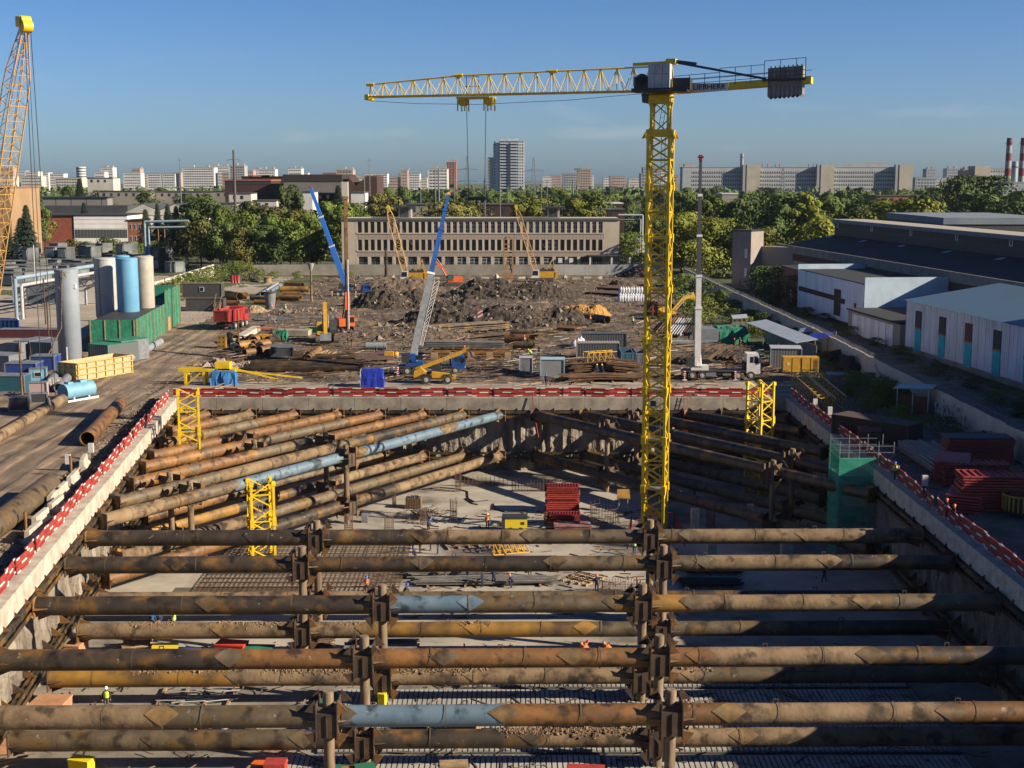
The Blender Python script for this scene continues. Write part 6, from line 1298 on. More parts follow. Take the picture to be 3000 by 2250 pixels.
for nm, mt, n, sd in (('scrap_timber', wood, 330, 1), ('scrap_steel', rusto, 420, 2), ('scrap_dark_steel', rustd, 420, 3), ('scrap_pale', lsteel, 160, 4)):
    m = MB(); r = random.Random(sd); k = 0
    while k < n:
        Y = 174+abs(r.gauss(0, 42)); x = r.uniform(-50, 40)
        if Y > 300 or (173 < Y < 188 and r.random() < .78) or noise.noise(V(x*.08, Y*.06, sd)) < -.1: 
            k += .1; continue
        a = r.gauss(0, .5); L_ = r.uniform(.8, 4.5); z = gh(x, Y)+.12+r.random()*.25
        m.beam((x, Y, z), (x+math.cos(a)*L_, Y+math.sin(a)*L_, z+r.uniform(-.05, .35)), r.uniform(.05, .2), .08); k += 1
    struct(put(nm, m, mt), 'stuff'); 
# bundles of bars, rails and sheets
def bundle(label, a, b, w, n, mt, r=.1, layers=2, name='bar_bundle', cat='steel bundle', jit=.1, group=None, z=0.0, bow=0):
    A = P(a[0], a[1], z); B = P(b[0], b[1], z); T = thing(name, label, cat, A, 0, group); d = (B-A); Ln = d.length; d.normalize(); s = V(-d.y, d.x, 0); rr = random.Random(sum(map(ord, label)))
    m = MB()
    for l in range(layers):
        for i in range(n):
            o = s*(w*(i+.5)/n)+V(0, 0, .25+l*r*2.1+rr.random()*r); e0 = rr.uniform(0, jit)*Ln; e1 = Ln-rr.uniform(0, jit)*Ln; mid = d*(e0+e1)/2+V(0, 0, bow*rr.random())
            m.tube(o+d*e0, o+mid+s*rr.uniform(-jit, jit), r, n=5).tube(o+mid, o+d*e1+s*rr.uniform(-jit, jit)*2, r, n=5)
    put('bars', m, mt, T); m = MB(); q = Ln*.12
    while q < Ln: m.beam(d*q+V(0, 0, .12)-s*.2, d*q+s*(w+.2)+V(0, 0, .12), .2); q += Ln*.25
    put('skid', m, wood, T); return T
bundle('long dark rails stacked behind the blue truck crane boom, upper row', (1240, 985), (1500, 966), 5, 8, rustd, .16, 4, jit=.04)
bundle('long steel bundle on trestles behind the yellow telehandler', (1240, 1022), (1478, 1024), 1.8, 7, M('bundle_grey', (.11, .11, .105), (.2, .19, .17), 1), .12, 4, jit=.03, z=1.0)
bundle('long rusty bars under the dark slabs mound', (1450, 876), (1640, 874), 4, 8, rustd, .2, 3, jit=.05); bundle('curved rusty reinforcing bars, big brown pile left of the mast', (1665, 1098), (1885, 1096), 7, 16, M('rebar_brown', (.17, .09, .04), (.08, .045, .025), 1), .08, 6, jit=.12, bow=.6)
bundle('lower pile of reinforcing bars before the brown pile, at the pit edge', (1640, 1122), (1890, 1120), 3.4, 14, M('rebar_brown', (0, 0, 0)), .08, 4, jit=.12, bow=.3)
bundle('wide layer of dark reinforcing mats left of the blue tarp box', (708, 1092), (1060, 1090), 9, 26, rustd, .07, 4, jit=.06); bundle('second layer of dark reinforcing mats behind the first', (760, 1062), (1050, 1058), 5, 14, rustd, .07, 3, jit=.08)
bundle('planks scattered in a fan near the ochre pipe stub', (950, 1056), (1000, 1030), 5, 9, wood, .1, 1, 'plank_pile', 'planks', jit=.3)
for i, (a, b) in enumerate([((1975, 1070), (2060, 1030)), ((2010, 1068), (2105, 1020)), ((2050, 1060), (2120, 1025)), ((2080, 1060), (2160, 1030))]): bundle(['dark bars fanned behind the white truck crane, leftmost bundle', 'dark bars fanned behind the white truck crane, second bundle', 'dark bars fanned behind the white truck crane, third bundle', 'dark bars fanned behind the white truck crane, rightmost bundle'][i], b, a, 3.5, 9, [rustd, pgrey, rustd, rustd][i], .12, 3, jit=.15, bow=.5)
for i, (a, b, mt) in enumerate([((1965, 985), (2000, 938), rusto), ((1995, 990), (2030, 940), lsteel), ((2030, 985), (2060, 945), rustd)]): bundle(['pinkish long bars right of the mast', 'pale long bars right of the mast', 'dark long bars by the green bush right of the mast'][i], a, b, 3, 6, mt, .13, 2, jit=.05)
bundle('long steel lengths lying before the green tarpaulin', (1960, 1012), (2110, 1010), 2, 5, gsteel, .15, 2); bundle('rusty thick steel beams behind the brown rebar pile', (1255, 1048), (1500, 1050), 6, 7, rusto, .16, 2, jit=.1)
for i, (x, y, w_, d_, rz, lab) in enumerate([(1795, 862, 12, 7, -35, 'brown steel slab leaning before the sacks, front one'), (1830, 848, 13, 7, -35, 'brown steel slab leaning before the sacks, back one'), (1660, 965, 5.5, 4, -30, 'rusty plate on the ground below the ochre pipe'), (1085, 1052, 6, 7, 20, 'dark plate ramp near the blue truck crane')]):
    c = P(x, y, 0); m = MB(); m.box(-w_/2, w_/2, -d_/2, d_/2, .3, .55)
    for k in range(4): m.box(-w_/2+.3+k*w_/4, -w_/2+.5+k*w_/4, -d_/2, d_/2, 0, .3)
    solo('steel_slab', m, rusto if i == 2 else M('slab_brown', (.13, .07, .045), (.09, .05, .035), .5), lab, 'steel slab', c, R(rz))
# bent pale sheets
for i, (x, y, rz) in enumerate([(1480, 990, 14), (1520, 985, 10), (1475, 1004, 8)]):
    c = P(x, y, 0); m = MB(); m.add([V(-7, -1, .3+.1*i), V(7, -1.2, 1.6), V(7, 1.0, 1.7), V(-7, 1.2, .4), V(0, -1, .7+.2*i), V(0, 1, .9)], [(0, 4, 5, 3), (4, 1, 2, 5)], True); solo('bent_sheet', m, ptan, ['long bent sheet over the open rusty pipes, upper', 'long bent sheet over the open rusty pipes, second', 'long bent sheet over the open rusty pipes, lower'][i], 'metal sheet', c, R(rz))
# reinforcement of sacks
m = MB(); m.lathe([(0, 0), (.46, 0), (.52, .15), (.52, .75), (.40, .95), (.22, 1.02), (.1, 1.15), (.16, 1.25), (0, 1.2)], n=10); sackme = m.mesh('bulk_bag'); sackme.materials.append(M('sack_white', (.66, .68, .72), (.5, .52, .56), 2, rough=.8, bump=.05, bsc=4)); first = True
for row in range(3):
    for i in range(11 if row else 10):
        c = P(1816+i*7.6+row*1.5, 884-row*7, 0); o = bpy.data.objects.new('bulk_bag', sackme); COL.objects.link(o); o.location = (c.x, c.y, row*.0 if row < 2 else .95); o.scale = (1.15, 1.15, 1.25); o.rotation_euler = (cr.uniform(-.08, .08), cr.uniform(-.08, .08), cr.random()*6)
        tag(o, 'white bulk bag in the heap left of the tower crane mast', 'bulk bag', 'white bulk bags')
for i, x in enumerate((1684, 1694, 1702)):
    c = P(x, 1022-i*2, 0); o = bpy.data.objects.new('bulk_bag', sackme); COL.objects.link(o); o.location = c; o.scale = (1.3, 1.3, 1.2+.2*i); tag(o, 'white bulk bag beside the dark corrugated container', 'bulk bag', 'white bags by the container')
# containers, cabins, huts
corr_d = stripes('corrugated_dark', (.022, .026, .034), (.09, .10, .115), 'X', .42, .5); corr_g = stripes('corrugated_grey', (.10, .11, .115), (.24, .25, .25), 'X', .42, .5)
def container(label, x, y, w_, d_, h, mt, rz=0, rm=None, z=0, doors=False, name='shipping_container', cat='container', group=None, win=0, open_=False):
    c = P(x, y, 0) if z == 0 else P(x, y, z); T = thing(name, label, cat, (c.x, c.y, z), R(rz), group)
    m = MB(); m.box(-w_/2, w_/2, 0, d_, .08, h) if not open_ else m.box(-w_/2, w_/2, 0, .08, .1, h).box(-w_/2, w_/2, d_-.08, d_, .1, h).box(-w_/2, -w_/2+.08, .08, d_-.08, .1, h).box(w_/2-.08, w_/2, .08, d_-.08, .1, h).box(-w_/2, w_/2, .08, d_-.08, .1, .2)
    put('body', m, mt, T)
    if not open_: m = MB(); m.box(-w_/2-.05, w_/2+.05, -.08, d_+.05, h, h+.1); put('roof', m, rm or gsteel, T)
    m = MB()
    for xx in (-w_/2, w_/2): m.box(xx-.07, xx+.07, -.09, .05, 0, h)
    m.box(-w_/2, w_/2, -.09, .02, 0, .16); put('frame', m, rm or gsteel, T)
    if doors:
        for s in (-1, 1): m = MB(); a_, b_ = sorted((s*.04, s*(w_/2-.12))); m.box(a_, b_, -.1, -.02, .2, h-.15); m.box(s*w_*.2-.03, s*w_*.2+.03, -.14, -.1, .25, h-.2); put('door', m, mt if not isinstance(doors, str) else MATS[doors], T)
    for i in range(win): m = MB(); xx = -w_/2+w_*(i+.5)/win; m.box(xx-.5, xx+.5, -.11, -.02, h*.45, h*.78); F_ = put('window', m, white, T); m = MB(); m.box(xx-.4, xx+.4, -.13, -.11, h*.48, h*.75); put('pane', m, glass, F_)
    return T
container('long dark corrugated container behind the white bags, far one', 1770, 1018, 7.4, 2.4, 2.3, corr_d, rm=M('cont_top', (.06, .075, .10)))
container('dark corrugated container with a pale ribbed roof, near one', 1752, 1050, 6.8, 2.6, 2.4, corr_d, rm=stripes('ribbed_roof', (.40, .36, .30), (.16, .15, .13), 'X', .42, .55))
container('teal-blue open skip full of tangled rebar, by the mast', 1842, 1073, 2.3, 5.5, 2.1, M('teal_blue', (.04, .14, .20), (.03, .10, .15), 1), doors=True, open_=True, name='skip', cat='skip'); container('grey open skip right beside the teal one', 1875, 1073, 2.0, 5.0, 2.0, gsteel, doors=True, open_=True, name='skip', cat='skip')
container('grey sheet hut with a light blue sloping roof at the pit edge', 1618, 1107, 3.4, 2.6, 2.6, M('hut_grey', (.30, .31, .30), (.25, .26, .26), .5), rz=-3, rm=M('roof_light_blue', (.30, .46, .55)), name='site_hut', cat='hut')
container('small grey cabinet hut left of the blue-roofed one', 1541, 1095, 1.9, 2.2, 2.3, gsteel, rm=lsteel, name='site_hut', cat='hut')
container('dark little garage with a gabled roof beside the pipe offcuts', 826, 1056, 3.4, 4.2, 2.0, M('dark_sheet', (.035, .04, .045)), rz=8, rm=M('garage_roof', (.10, .12, .14)), name='garage', cat='garage')
container('dark two-level site cabin with a wooden stair, upper box', 592, 872, 8.6, 3, 3.0, M('cabin_dark', (.06, .062, .062), (.045, .045, .045), 1), z=2.6, rm=M('cabin_roof', (.16, .11, .085)), win=1, name='site_cabin', cat='cabin')
T = container('dark lower level of the site cabin beside the stair', 600, 912, 8.0, 3, 2.6, M('cabin_dark', (0, 0, 0)), rm=plated, name='site_cabin', cat='cabin')
c = P(634, 915, 0); T = thing('wooden_stair', 'wooden stair up to the dark site cabin', 'stair', c); m = MB()
for s in (-.6, .6): m.beam((s, 0, .1), (s, 3.2, 2.7), .08, .25).beam((s, 0, 1.1), (s, 3.2, 3.7), .06)
put('stringer', m, wood, T); m = MB()
for i in range(10): m.box(-.6, .6, .1+i*.32, .35+i*.32, .2+i*.26, .25+i*.26)
put('treads', m, wood, T)
m = MB(); m.box(-1.6, 1.6, -1.1, 1.1, 0, 2.5); m2 = m.mesh('tarp_box'); c = P(1092, 1132, 0); T = thing('covered_crate', 'crate wrapped in a bright blue tarpaulin at the pit edge', 'covered crate', c, R(3)); 
m = MB(); n = 14; vs = []
def tarp(w_, d_, h, sag, seed, n=14):
    vs = []; 
    for j in range(n+1):
        for i in range(n+1):
            u, v = -1.35+2.7*i/n, -1.35+2.7*j/n; x = max(-1, min(1, u)); y = max(-1, min(1, v)); e = max(abs(u), abs(v))-1
            z = h if e <= 0 else h*(1-e/.35); f = noise.noise(V(u*3, v*3, seed))*sag
            vs.append((x*w_/2*(1+.04*(e > 0))+f*(e > 0), y*d_/2*(1+.04*(e > 0))+f*(e > 0), max(0.02, z)+f*(e <= 0)))
    mb = MB(); mb.add(vs, [(j*(n+1)+i, j*(n+1)+i+1, (j+1)*(n+1)+i+1, (j+1)*(n+1)+i) for j in range(n) for i in range(n)], False); return mb
put('tarpaulin', tarp(3.0, 2.2, 2.35, .12, 3), tarpb, T); m = MB(); m.box(-1.65, -1.55, -1.1, 1.0, 0, 2.3); put('pale_side', m, white, T)
c = P(2075, 1010, 0); T = thing('covered_container', 'grey container under a sagging green tarpaulin', 'container', (c.x+1, c.y, 0)); m = MB(); m.box(-3, 1.2, 0, 5, 0, 2.7); put('body', m, gsteel, T); o = put('tarpaulin', tarp(5.2, 5.0, 2.9, .35, 8, 20), netg, T); o.location = (3.2, 2.6, 0)
# yellow lattice pieces on the ground
def lattice_piece(label, a, b, w_, n, z=0, hh=1.6):
    A = P(a[0], a[1], z); B = P(b[0], b[1], z); A.z = B.z = z+hh/2+.1; T = thing('lattice_section', label, 'lattice section', A); m = MB(); lattice(m, V(0, 0, 0), B-A, w_, w_, n, .09, .05); put('lattice', m, yeld, T); return T
lattice_piece('yellow lattice section leaning across the brown rebar pile', (1715, 1065), (1800, 1060), 1.5, 5, 1.0); lattice_piece('yellow crane section lying in the shaded yard, left of the pair', (2338, 1130), (2425, 1212), 1.9, 9); lattice_piece('yellow crane section lying in the shaded yard, right of the pair', (2364, 1122), (2455, 1205), 1.9, 9)
c = P(620, 1128, 0); T = thing('crane_part', 'yellow crane base frame with a blue tarpaulin hanging on it, behind the barrier', 'crane part', c); m = MB()
for x in (-3.6, -1.0, 1.2): m.beam((x, 0, 0), (x, 0, 2.2), .35).beam((x, 1.6, 0), (x, 1.6, 2.2), .35)
m.beam((-4.6, 0, 2.1), (3.4, 0, 2.1), .4).beam((-4.6, 1.6, 2.1), (3.4, 1.6, 2.1), .4).beam((-3.6, 0, 0), (-1, 0, 2.1), .18).beam((1.2, 0, 2.3), (12.5, .8, .9), .2).beam((2, 1, 2.4), (9, 1.2, .6), .2).box(.6, 2.6, -.2, 1.4, 2.1, 3.2); put('frame', m, yel, T)
o = put('tarpaulin', tarp(3.2, 1.6, 2.0, .4, 5), M('mid_blue_tarp', (.03, .16, .40)), T); o.location = (1.8, .2, 0)
# sign, drums, spool, lamp posts
c = P(1407, 960, 0); T = thing('warning_board', 'red and white diagonally striped board on a thin post before the big mound', 'warning board', (c.x, c.y, 0)); zz = Q(1407, 920, c.y).z; m = MB(); m.tube((0, .1, 0), (0, .1, zz+.8), .06, n=6); put('post', m, gsteel, T); m = MB(); m.box(-.5, .5, -.02, .03, zz-.8, zz+.8); put('board', m, white, T)
m = MB()
for k in (-.9, -.1, .7): m.prism([(-.5, zz+k-.35), (-.5, zz+k+.05), (.5, zz+min(.8, k+.65)), (.5, zz+min(.8, k+.25))], -.035, -.022)
put('red_stripe', m, redm, T)
for i in range(3): c = P(682+i*8, 832, 0); m = MB(); m.lathe([(.55, 0), (.55, .3), (.38, .5), (.42, 2.4), (0, 2.4)], n=12); solo('red_drum', m, redm, 'tall red plastic drum in the trio by the weeds', 'drum', (c.x, c.y, 0), 0, 'red drums')
for i, (x, y, r_, h_, mt) in enumerate([(784, 828, 1.5, 1.6, wood), (697, 826, 1.3, 2.2, dark), (745, 826, 1.4, 1.0, dark)]): c = P(x, y, 0); m = MB(); m.tube((0, 0, 0), (0, 0, .15), r_, n=18).tube((0, 0, .15), (0, 0, h_-.15), r_*.72, n=18).tube((0, 0, h_-.15), (0, 0, h_), r_, n=18); solo('cable_spool', m, mt, ['wooden cable spool lying on its side by the weeds', 'dark tall spool behind the red drums', 'low dark spool between drums and wooden spool'][i], 'cable spool', (c.x, c.y, 0))
c = P(913, 885, 0); zz = Q(913, 775, c.y).z; T = thing('street_lamp', 'concrete lamp post with a cluster of floodlights before the grey fence', 'lamp post', (c.x, c.y, 0)); m = MB(); m.tube((0, 0, 0), (0, 0, zz), .28, .2, n=8); put('post', m, ptan, T); m = MB(); m.lathe([(.2, zz-1.5), (.75, zz), (.75, zz+.25), (0, zz+.3)], n=8); put('lamp_head', m, conc, T)
c = P(1131, 830, 0); zz = Q(1131, 728, c.y).z; m = MB(); m.tube((0, 0, 0), (.1, 0, zz*.6), .5, .35, n=8).tube((.1, 0, zz*.6), (0, 0, zz), .42, .2, n=8); solo('dead_pole', m, dsoil, 'black muddy auger standing upright left of the left crawler crane', 'auger', (c.x, c.y, 0))
c = P(1489, 826, 0); zt = Q(1489, 694, c.y).z; T = thing('clamshell_grab', 'tall brown hydraulic grab standing on its jaws before the office building', 'grab', (c.x, c.y, 0)); m = MB()
for s in (-1, 1): m.box(s*1.25-.22, s*1.25+.22, -.4, .4, 2.2, zt-.6).beam((s*1.2, 0, zt-.7), (s*.5, 0, zt), .4)
for i in range(7): m.box(-1.2, 1.2, -.15, .15, 3.4+i*(zt-4.4)/7, 3.65+i*(zt-4.4)/7)
m.box(-.6, .6, -.3, .3, zt-.3, zt+.1); put('guide_frame', m, ochre if False else M('grab_brown', (.38, .22, .10), (.28, .16, .07), 1), T); m = MB()
for s in (-1, 1): m.prism([(s*.1, 2.6), (s*1.5, 2.3), (s*1.6, 1.0), (s*.9, 0), (s*.15, .6)], -.8, .8).beam((s*.4, 0, 5.8), (s*1.0, 0, 2.4), .35)
put('jaw', m, M('grab_brown', (0, 0, 0)), T)
c = P(792, 905, 0); T = thing('concrete_funnel', 'grey hopper standing on end before the pipe heap', 'hopper', (c.x, c.y, 0)); m = MB(); m.lathe([(.9, 0), (1.1, 1.2), (1.35, 3.6)], n=16); put('cone', m, gsteel, T); m = MB(); m.lathe([(0, 3.8), (1.6, 3.75), (1.6, 3.6), (0, 3.6)], n=16); put('lid', m, plated, T)
c = P(688, 1008, 0); b_ = P(752, 970, 0); m = MB(); m.beam(V(0, 0, .5), (b_-c)+V(0, 0, .5), 1.5, 1.0); solo('concrete_kerb_block', m, conc_l, 'long pale concrete block lying at the corner of the track', 'concrete block', c)
c = P(652, 1020, 0); m = MB(); m.cbox((0, 0, 1.1), (1.3, 1.3, 2.2)); T = thing('perforated_block', 'yellow-brown perforated steel casing standing by the track', 'steel casing', c); put('casing', m, ochre, T)
for z in (.4, 1.1, 1.8):
    for x in (-.35, .3): m = MB(); m.tube((x, -.66, z), (x, -.64, z), .15, n=10); put('hole', m, blk, T)
for i, (x, y) in enumerate([(684, 998), (672, 994)]): c = P(x, y, 0); m = MB(); m.tube((0, 0, .65), (.5, -.1, .65), .65, n=18, th=.25); solo('spare_tyre', m, tyre, ['worn tyre standing behind the red dump truck, front one', 'worn tyre standing behind the red dump truck, back one'][i], 'tyre', c, R(70))
c = P(778, 1004, 0); T = thing('road_roller', 'small yellow machine with an orange canopy behind the pipe offcuts', 'roller', (c.x, c.y, 0)); m = MB(); m.box(-1.4, 1.2, -.7, .7, .5, 1.5); put('body', m, yeld, T); m = MB(); m.box(-1.5, 1.2, -.8, .8, 2.6, 2.7); put('canopy', m, orng, T); m = MB()
for x in (-1.2, 1): m.beam((x, -.6, 1.5), (x, -.6, 2.6), .08).beam((x, .6, 1.5), (x, .6, 2.6), .08)
put('canopy_post', m, dark, T); m = MB(); m.tube((-1.6, -.8, .6), (-1.6, .8, .6), .6, n=16); put('drum', m, gsteel, T)
for i, (x, y, col) in enumerate([(824, 996, netg), (915, 975, M('lime_bag', (.15, .5, .05)))]): c = P(x, y, 0); m = tarp(2.2, 1.2, 1.6 if i == 0 else .9, .5, 11+i); solo('tarpaulin', m, col, ['crumpled green bag beside the grey sand heap', 'lime green sheet on the mud by the yellow excavator'][i], 'tarpaulin', (c.x, c.y, 0))
c = P(870, 985, 0); m = MB(); m.box(-3, 2.4, -1.5, 1.5, .2, 1.2); solo('concrete_slab', m, conc, 'pale square slab on the mud left of the excavator bucket', 'concrete slab', (c.x, c.y, 0), R(-4))
for i, (x, y) in enumerate([(1140, 1050), (1160, 1048)]): c = P(x, y, 0); m = MB(); m.box(-.7, .7, -.5, .5, .2, 1.1) if i == 0 else m.lathe([(0, 0), (.4, 0), (.45, .9), (0, 1)], n=10); solo('generator', m, yeld, ['small yellow generator near the blue truck crane', 'yellow drum beside the small generator'][i], 'generator', c)
for i in range(9):
    c = P(1272+i*27, 1052, 0); m = MB(); m.box(-.5, .5, -.5, .5, 0, 1.0); m.box(-.6, .6, -.6, .6, .9, 1.0) if i % 2 else None; solo('trestle', m, wood, 'timber trestle under the long steel bundle', 'trestle', c, 0, 'trestles under the steel bundle') if i % 2 == 0 else None
# green waste / weeds fine debris near far fence: sand-filled white sacks row
for i in range(22):
    c = P(1045+i*34+cr.uniform(-8, 8), 818+cr.uniform(-2, 2), 0); m = MB(); m.box(-1.1, 1.1, -.4, .4, 0, .55) if i % 3 else m.rock((0, 0, .4), .9, cr)
    solo('kerb_stone', m, conc_l, 'pale block in the row at the foot of the site fence', 'block', c, cr.uniform(-.3, .3), 'pale blocks along the site fence')
# ---------------- left yard ----------------
slt = M('silo_white', (.50, .51, .50), (.40, .41, .41), .4, rough=.5); slb = M('silo_beige', (.48, .45, .38), (.38, .35, .29), .6, rough=.6); sbl = M('silo_blue', (.16, .40, .60), (.13, .34, .52), .4, rough=.45)
def silo(label, x0, x1, ytop, yb, Y, mt, ladder_=True, base=0):
    c = Q((x0+x1)/2, yb, Y); r = (x1-x0)/2/F*Y*1.01; top = Q(x0, ytop, Y).z; zb = c.z
    T = thing('cement_silo', label, 'silo', (c.x, Y, base)); m = MB(); m.lathe([(.3, 0), (r, zb*.35), (r, top)], n=28) if base == 0 and zb < 3 else m.lathe([(.5, zb-2.4), (r, zb), (r, top)], n=28)
    m.lathe([(r, top), (r*.9, top+.12), (0, top+.2)], n=28); put('tank', m, mt, T); m = MB(); m.lathe([(r+.05, top-.25), (r+.05, top-.05)], n=28); m.lathe([(r+.03, (zb+top)/2), (r+.03, (zb+top)/2+.08)], n=28); put('band', m, mt, T)
    m = MB()
    for a in (45, 135, 225, 315): x, y = r*.85*math.cos(R(a)), r*.85*math.sin(R(a)); m.beam((x, y, 0), (x, y, zb+.6), .22)
    m.beam((-r*.6, -r*.6, .8), (r*.6, -r*.6, zb-.6), .12).beam((r*.6, -r*.6, .8), (-r*.6, -r*.6, zb-.6), .12); put('leg', m, gsteel, T)
    if ladder_: m = MB(); a = R(-115); ladder(m, V(math.cos(a)*(r+.2), math.sin(a)*(r+.2), zb), V(math.cos(a)*(r+.2), math.sin(a)*(r+.2), top+.3), .7); put('ladder', m, dark, T)
    return T, r, top, zb
silo('white silo with a ladder, left of the big cluster', 283, 346, 757, 926, 240, slt); silo('blue silo at the front of the big cluster', 347, 409, 757, 928, 236, sbl, False); silo('beige silo, right of the big cluster', 400, 454, 752, 915, 243, slb, False); silo('second blue silo mostly hidden behind the front one', 341, 385, 750, 900, 248, sbl, False)
T, r, top, zb = silo('tall grey silo standing alone with a long ladder and hose', 172, 238, 790, 1018, 203, M('silo_grey', (.32, .36, .41), (.26, .30, .345), .3, rough=.5))
m = MB(); m.path([(.6, -r-.2, top-1), (.2, -r-.5, top+.1), (.0, -r-.5, top-2), (-.3, -r-.8, 6), (-2, -r-2.5, 2), (-4.5, -r-3.5, .1)], .09, n=6); put('hose', m, ptan, T)
text('Rexi', .9, white, T, (-r*.62, -r*.80, top-2.6), (R(90), R(0), R(-38)), 'tank_lettering', .005)
m = MB(); m.box(r*.75, r*.98, -r*.66, -r*.3, top-2.8, top-2.1); put('label_patch', m, white, T)
# green netted shed
a = P(401, 1030, 0); b = P(529, 945, 0); T = thing('netted_shed', 'long shed wrapped in green netting with timber battens under the silos', 'shed', (a.x, a.y, 0)); d = V(b.x-a.x, b.y-a.y, 0); W = 7.6
ang = math.atan2(d.y, d.x); T.rotation_euler = (0, 0, ang); Ln = d.length; h = 5.3
m = MB(); m.box(0, Ln, 0, .1, .1, h).box(0, .1, 0, W, .1, h).box(Ln-.1, Ln, 0, W, .1, h+2.2); m.box(Ln*.62, Ln, -.02, 0, h, h+2.3); put('netting', m, netg, T); n = 15
for i in range(n): x = .3+i*(Ln-.5)/(n-1); m = MB(); m.box(x, x+.15, -.12, -.0 if x < Ln*.6 else -.03, 0, h+(2.6 if x > Ln*.62 else .1)); put('batten', m, wood, T)
for i in range(4): y = .2+i*(W-.5)/3; m = MB(); m.box(-.12, 0, y, y+.15, 0, h); put('batten', m, wood, T)
m = MB(); m.box(Ln*.66, Ln*.72, -.2, -.05, .1, 2.6); put('door', m, M('door_tan', (.42, .24, .11)), T); m = MB(); m.box(.2, Ln-.2, .2, W-.2, h-.5, h-.3); put('deck', m, dark, T)
container('corrugated grey container in front of the netted shed, under green sheeting', 290, 1070, 4.0, 6.5, 3.1, corr_g, rz=-28, rm=netg, doors=False); container('panelled grey container end with a green net side', 335, 1062, 3.2, 6.0, 3.3, gsteel, rz=-28, rm=netg)
m = MB(); m.box(-1.7, 1.7, 0, .15, 0, 3.3); c = P(370, 1060, 0); solo('net_screen', m, netg, 'bright green net hung on the container end by the pale pipe', 'netting', c, R(62))
# yard objects
for i, (lab, x, y, w_, d_, h_, mt, rz, kw) in enumerate([
  ('maroon flat container behind the grey cabins', 95, 992, 12, 2.4, 1.6, M('maroon', (.07, .012, .02)), 0, {}), ('grey site cabin with double doors, leftmost', 24, 1060, 2.6, 5.5, 2.7, gsteel, -16, dict(doors=True)), ('grey site cabin with double doors, middle one', 66, 1052, 2.8, 6, 2.8, gsteel, -16, dict(doors=True)), ('grey corrugated cabin beside the tall grey silo', 122, 1056, 3.8, 6, 2.8, corr_g, -16, {}),
  ('grey cabin roof low at the left edge', -10, 1090, 4.5, 4, 2.4, gsteel, -16, {}), ('royal blue container with a timber load on its roof', 62, 1120, 4.4, 3.0, 2.6, M('royal_blue', (.01, .05, .26), (.01, .04, .2), 1), 0, {}), ('royal blue crumpled container beside the timber load', 125, 1088, 3.6, 3.0, 2.2, M('royal_blue', (0, 0, 0)), 0, {}),
  ('teal covered skip at the left edge', 22, 1150, 4.6, 2.6, 2.2, M('teal_dark', (.01, .09, .13), (.01, .07, .1), 1), 0, {}), ('light blue equipment cabinet with a louvre panel', 112, 1122, 2.2, 1.6, 2.0, bluel, 12, dict(win=1)), ('pale pink metal box by the red bars', 112, 1162, 2.2, 1.4, 1.8, M('pale_pink', (.42, .30, .31)), 8, {}), ('dark grey cabin under the pipe bridge', 140, 888, 9, 5, 4.2, M('cabin_blue_grey', (.13, .155, .19)), 0, {}),
  ('white cabin behind the pipe bridge', 62, 888, 3.6, 4, 4.6, white, 0, dict(win=1)), ('long beige wall building behind the grey silo', 262, 890, 5, 3, 5.5, wcream, 0, {}), ('white info board hut behind the grey silo', 243, 894, 1.6, .6, 3.2, white, 0, {}), ('black open box standing in the scrap at the left', 55, 1205, 2.3, 1.6, 1.7, dark, 14, {}), ('low black trough beside the muddy pipe', 115, 1182, 2.0, 1.2, 1.2, dark, 14, {})]):
    container(lab, x, y, w_, d_, h_, mt, rz, name='site_container' if i not in (8, 9) else 'equipment_box', **kw)
for i in range(5):
    c = P(-4+i*12, 972, 0); T = thing('portable_toilet', 'bright blue portable toilet with a white roof in the row at the left edge', 'portable toilet', c, R(-20), 'blue portable toilets'); m = MB(); m.box(-.6, .6, -.6, .6, 0, 2.2); put('cabin', m, blue, T); m = MB(); m.prism([(-.65, 2.2), (.65, 2.2), (.35, 2.5), (-.35, 2.5)], -.65, .65); put('roof', m, white, T); m = MB(); m.box(-.4, .4, -.64, -.6, .1, 2.0); put('door', m, bluel, T)
# tan formwork box
c = P(228, 1120, 0); T = thing('formwork_box', 'open tan and yellow ribbed formwork box by the track', 'formwork box', c, R(62)); w_, d_, h_ = 10.5, 3.4, 2.7
for (x0, x1, y0, y1) in ((0, w_, -.1, 0), (0, w_, d_, d_+.1), (-.1, 0, -.1, d_+.1), (w_, w_+.1, -.1, d_+.1)): m = MB(); m.box(x0, x1, y0, y1, .1, h_); put('side_panel', m, M('ply_tan', (.58, .42, .22), (.46, .33, .17), 1, rough=.7), T)
m = MB()
for i in range(7): m.box(i*w_/6-.08, i*w_/6+.08, -.28, -.1, 0, h_)
for z in (.1, .95, 1.8, 2.6): m.box(-.25, w_+.1, -.32, -.1, z, z+.12).box(-.32, -.1, -.2, d_+.2, z, z+.12)
for i in range(4): m.box(-.28, -.1, i*d_/3-.08, i*d_/3+.08, 0, h_)
put('rib', m, yeld if False else M('rib_yellow', (.52, .36, .08), (.5, .38, .18), 1), T)
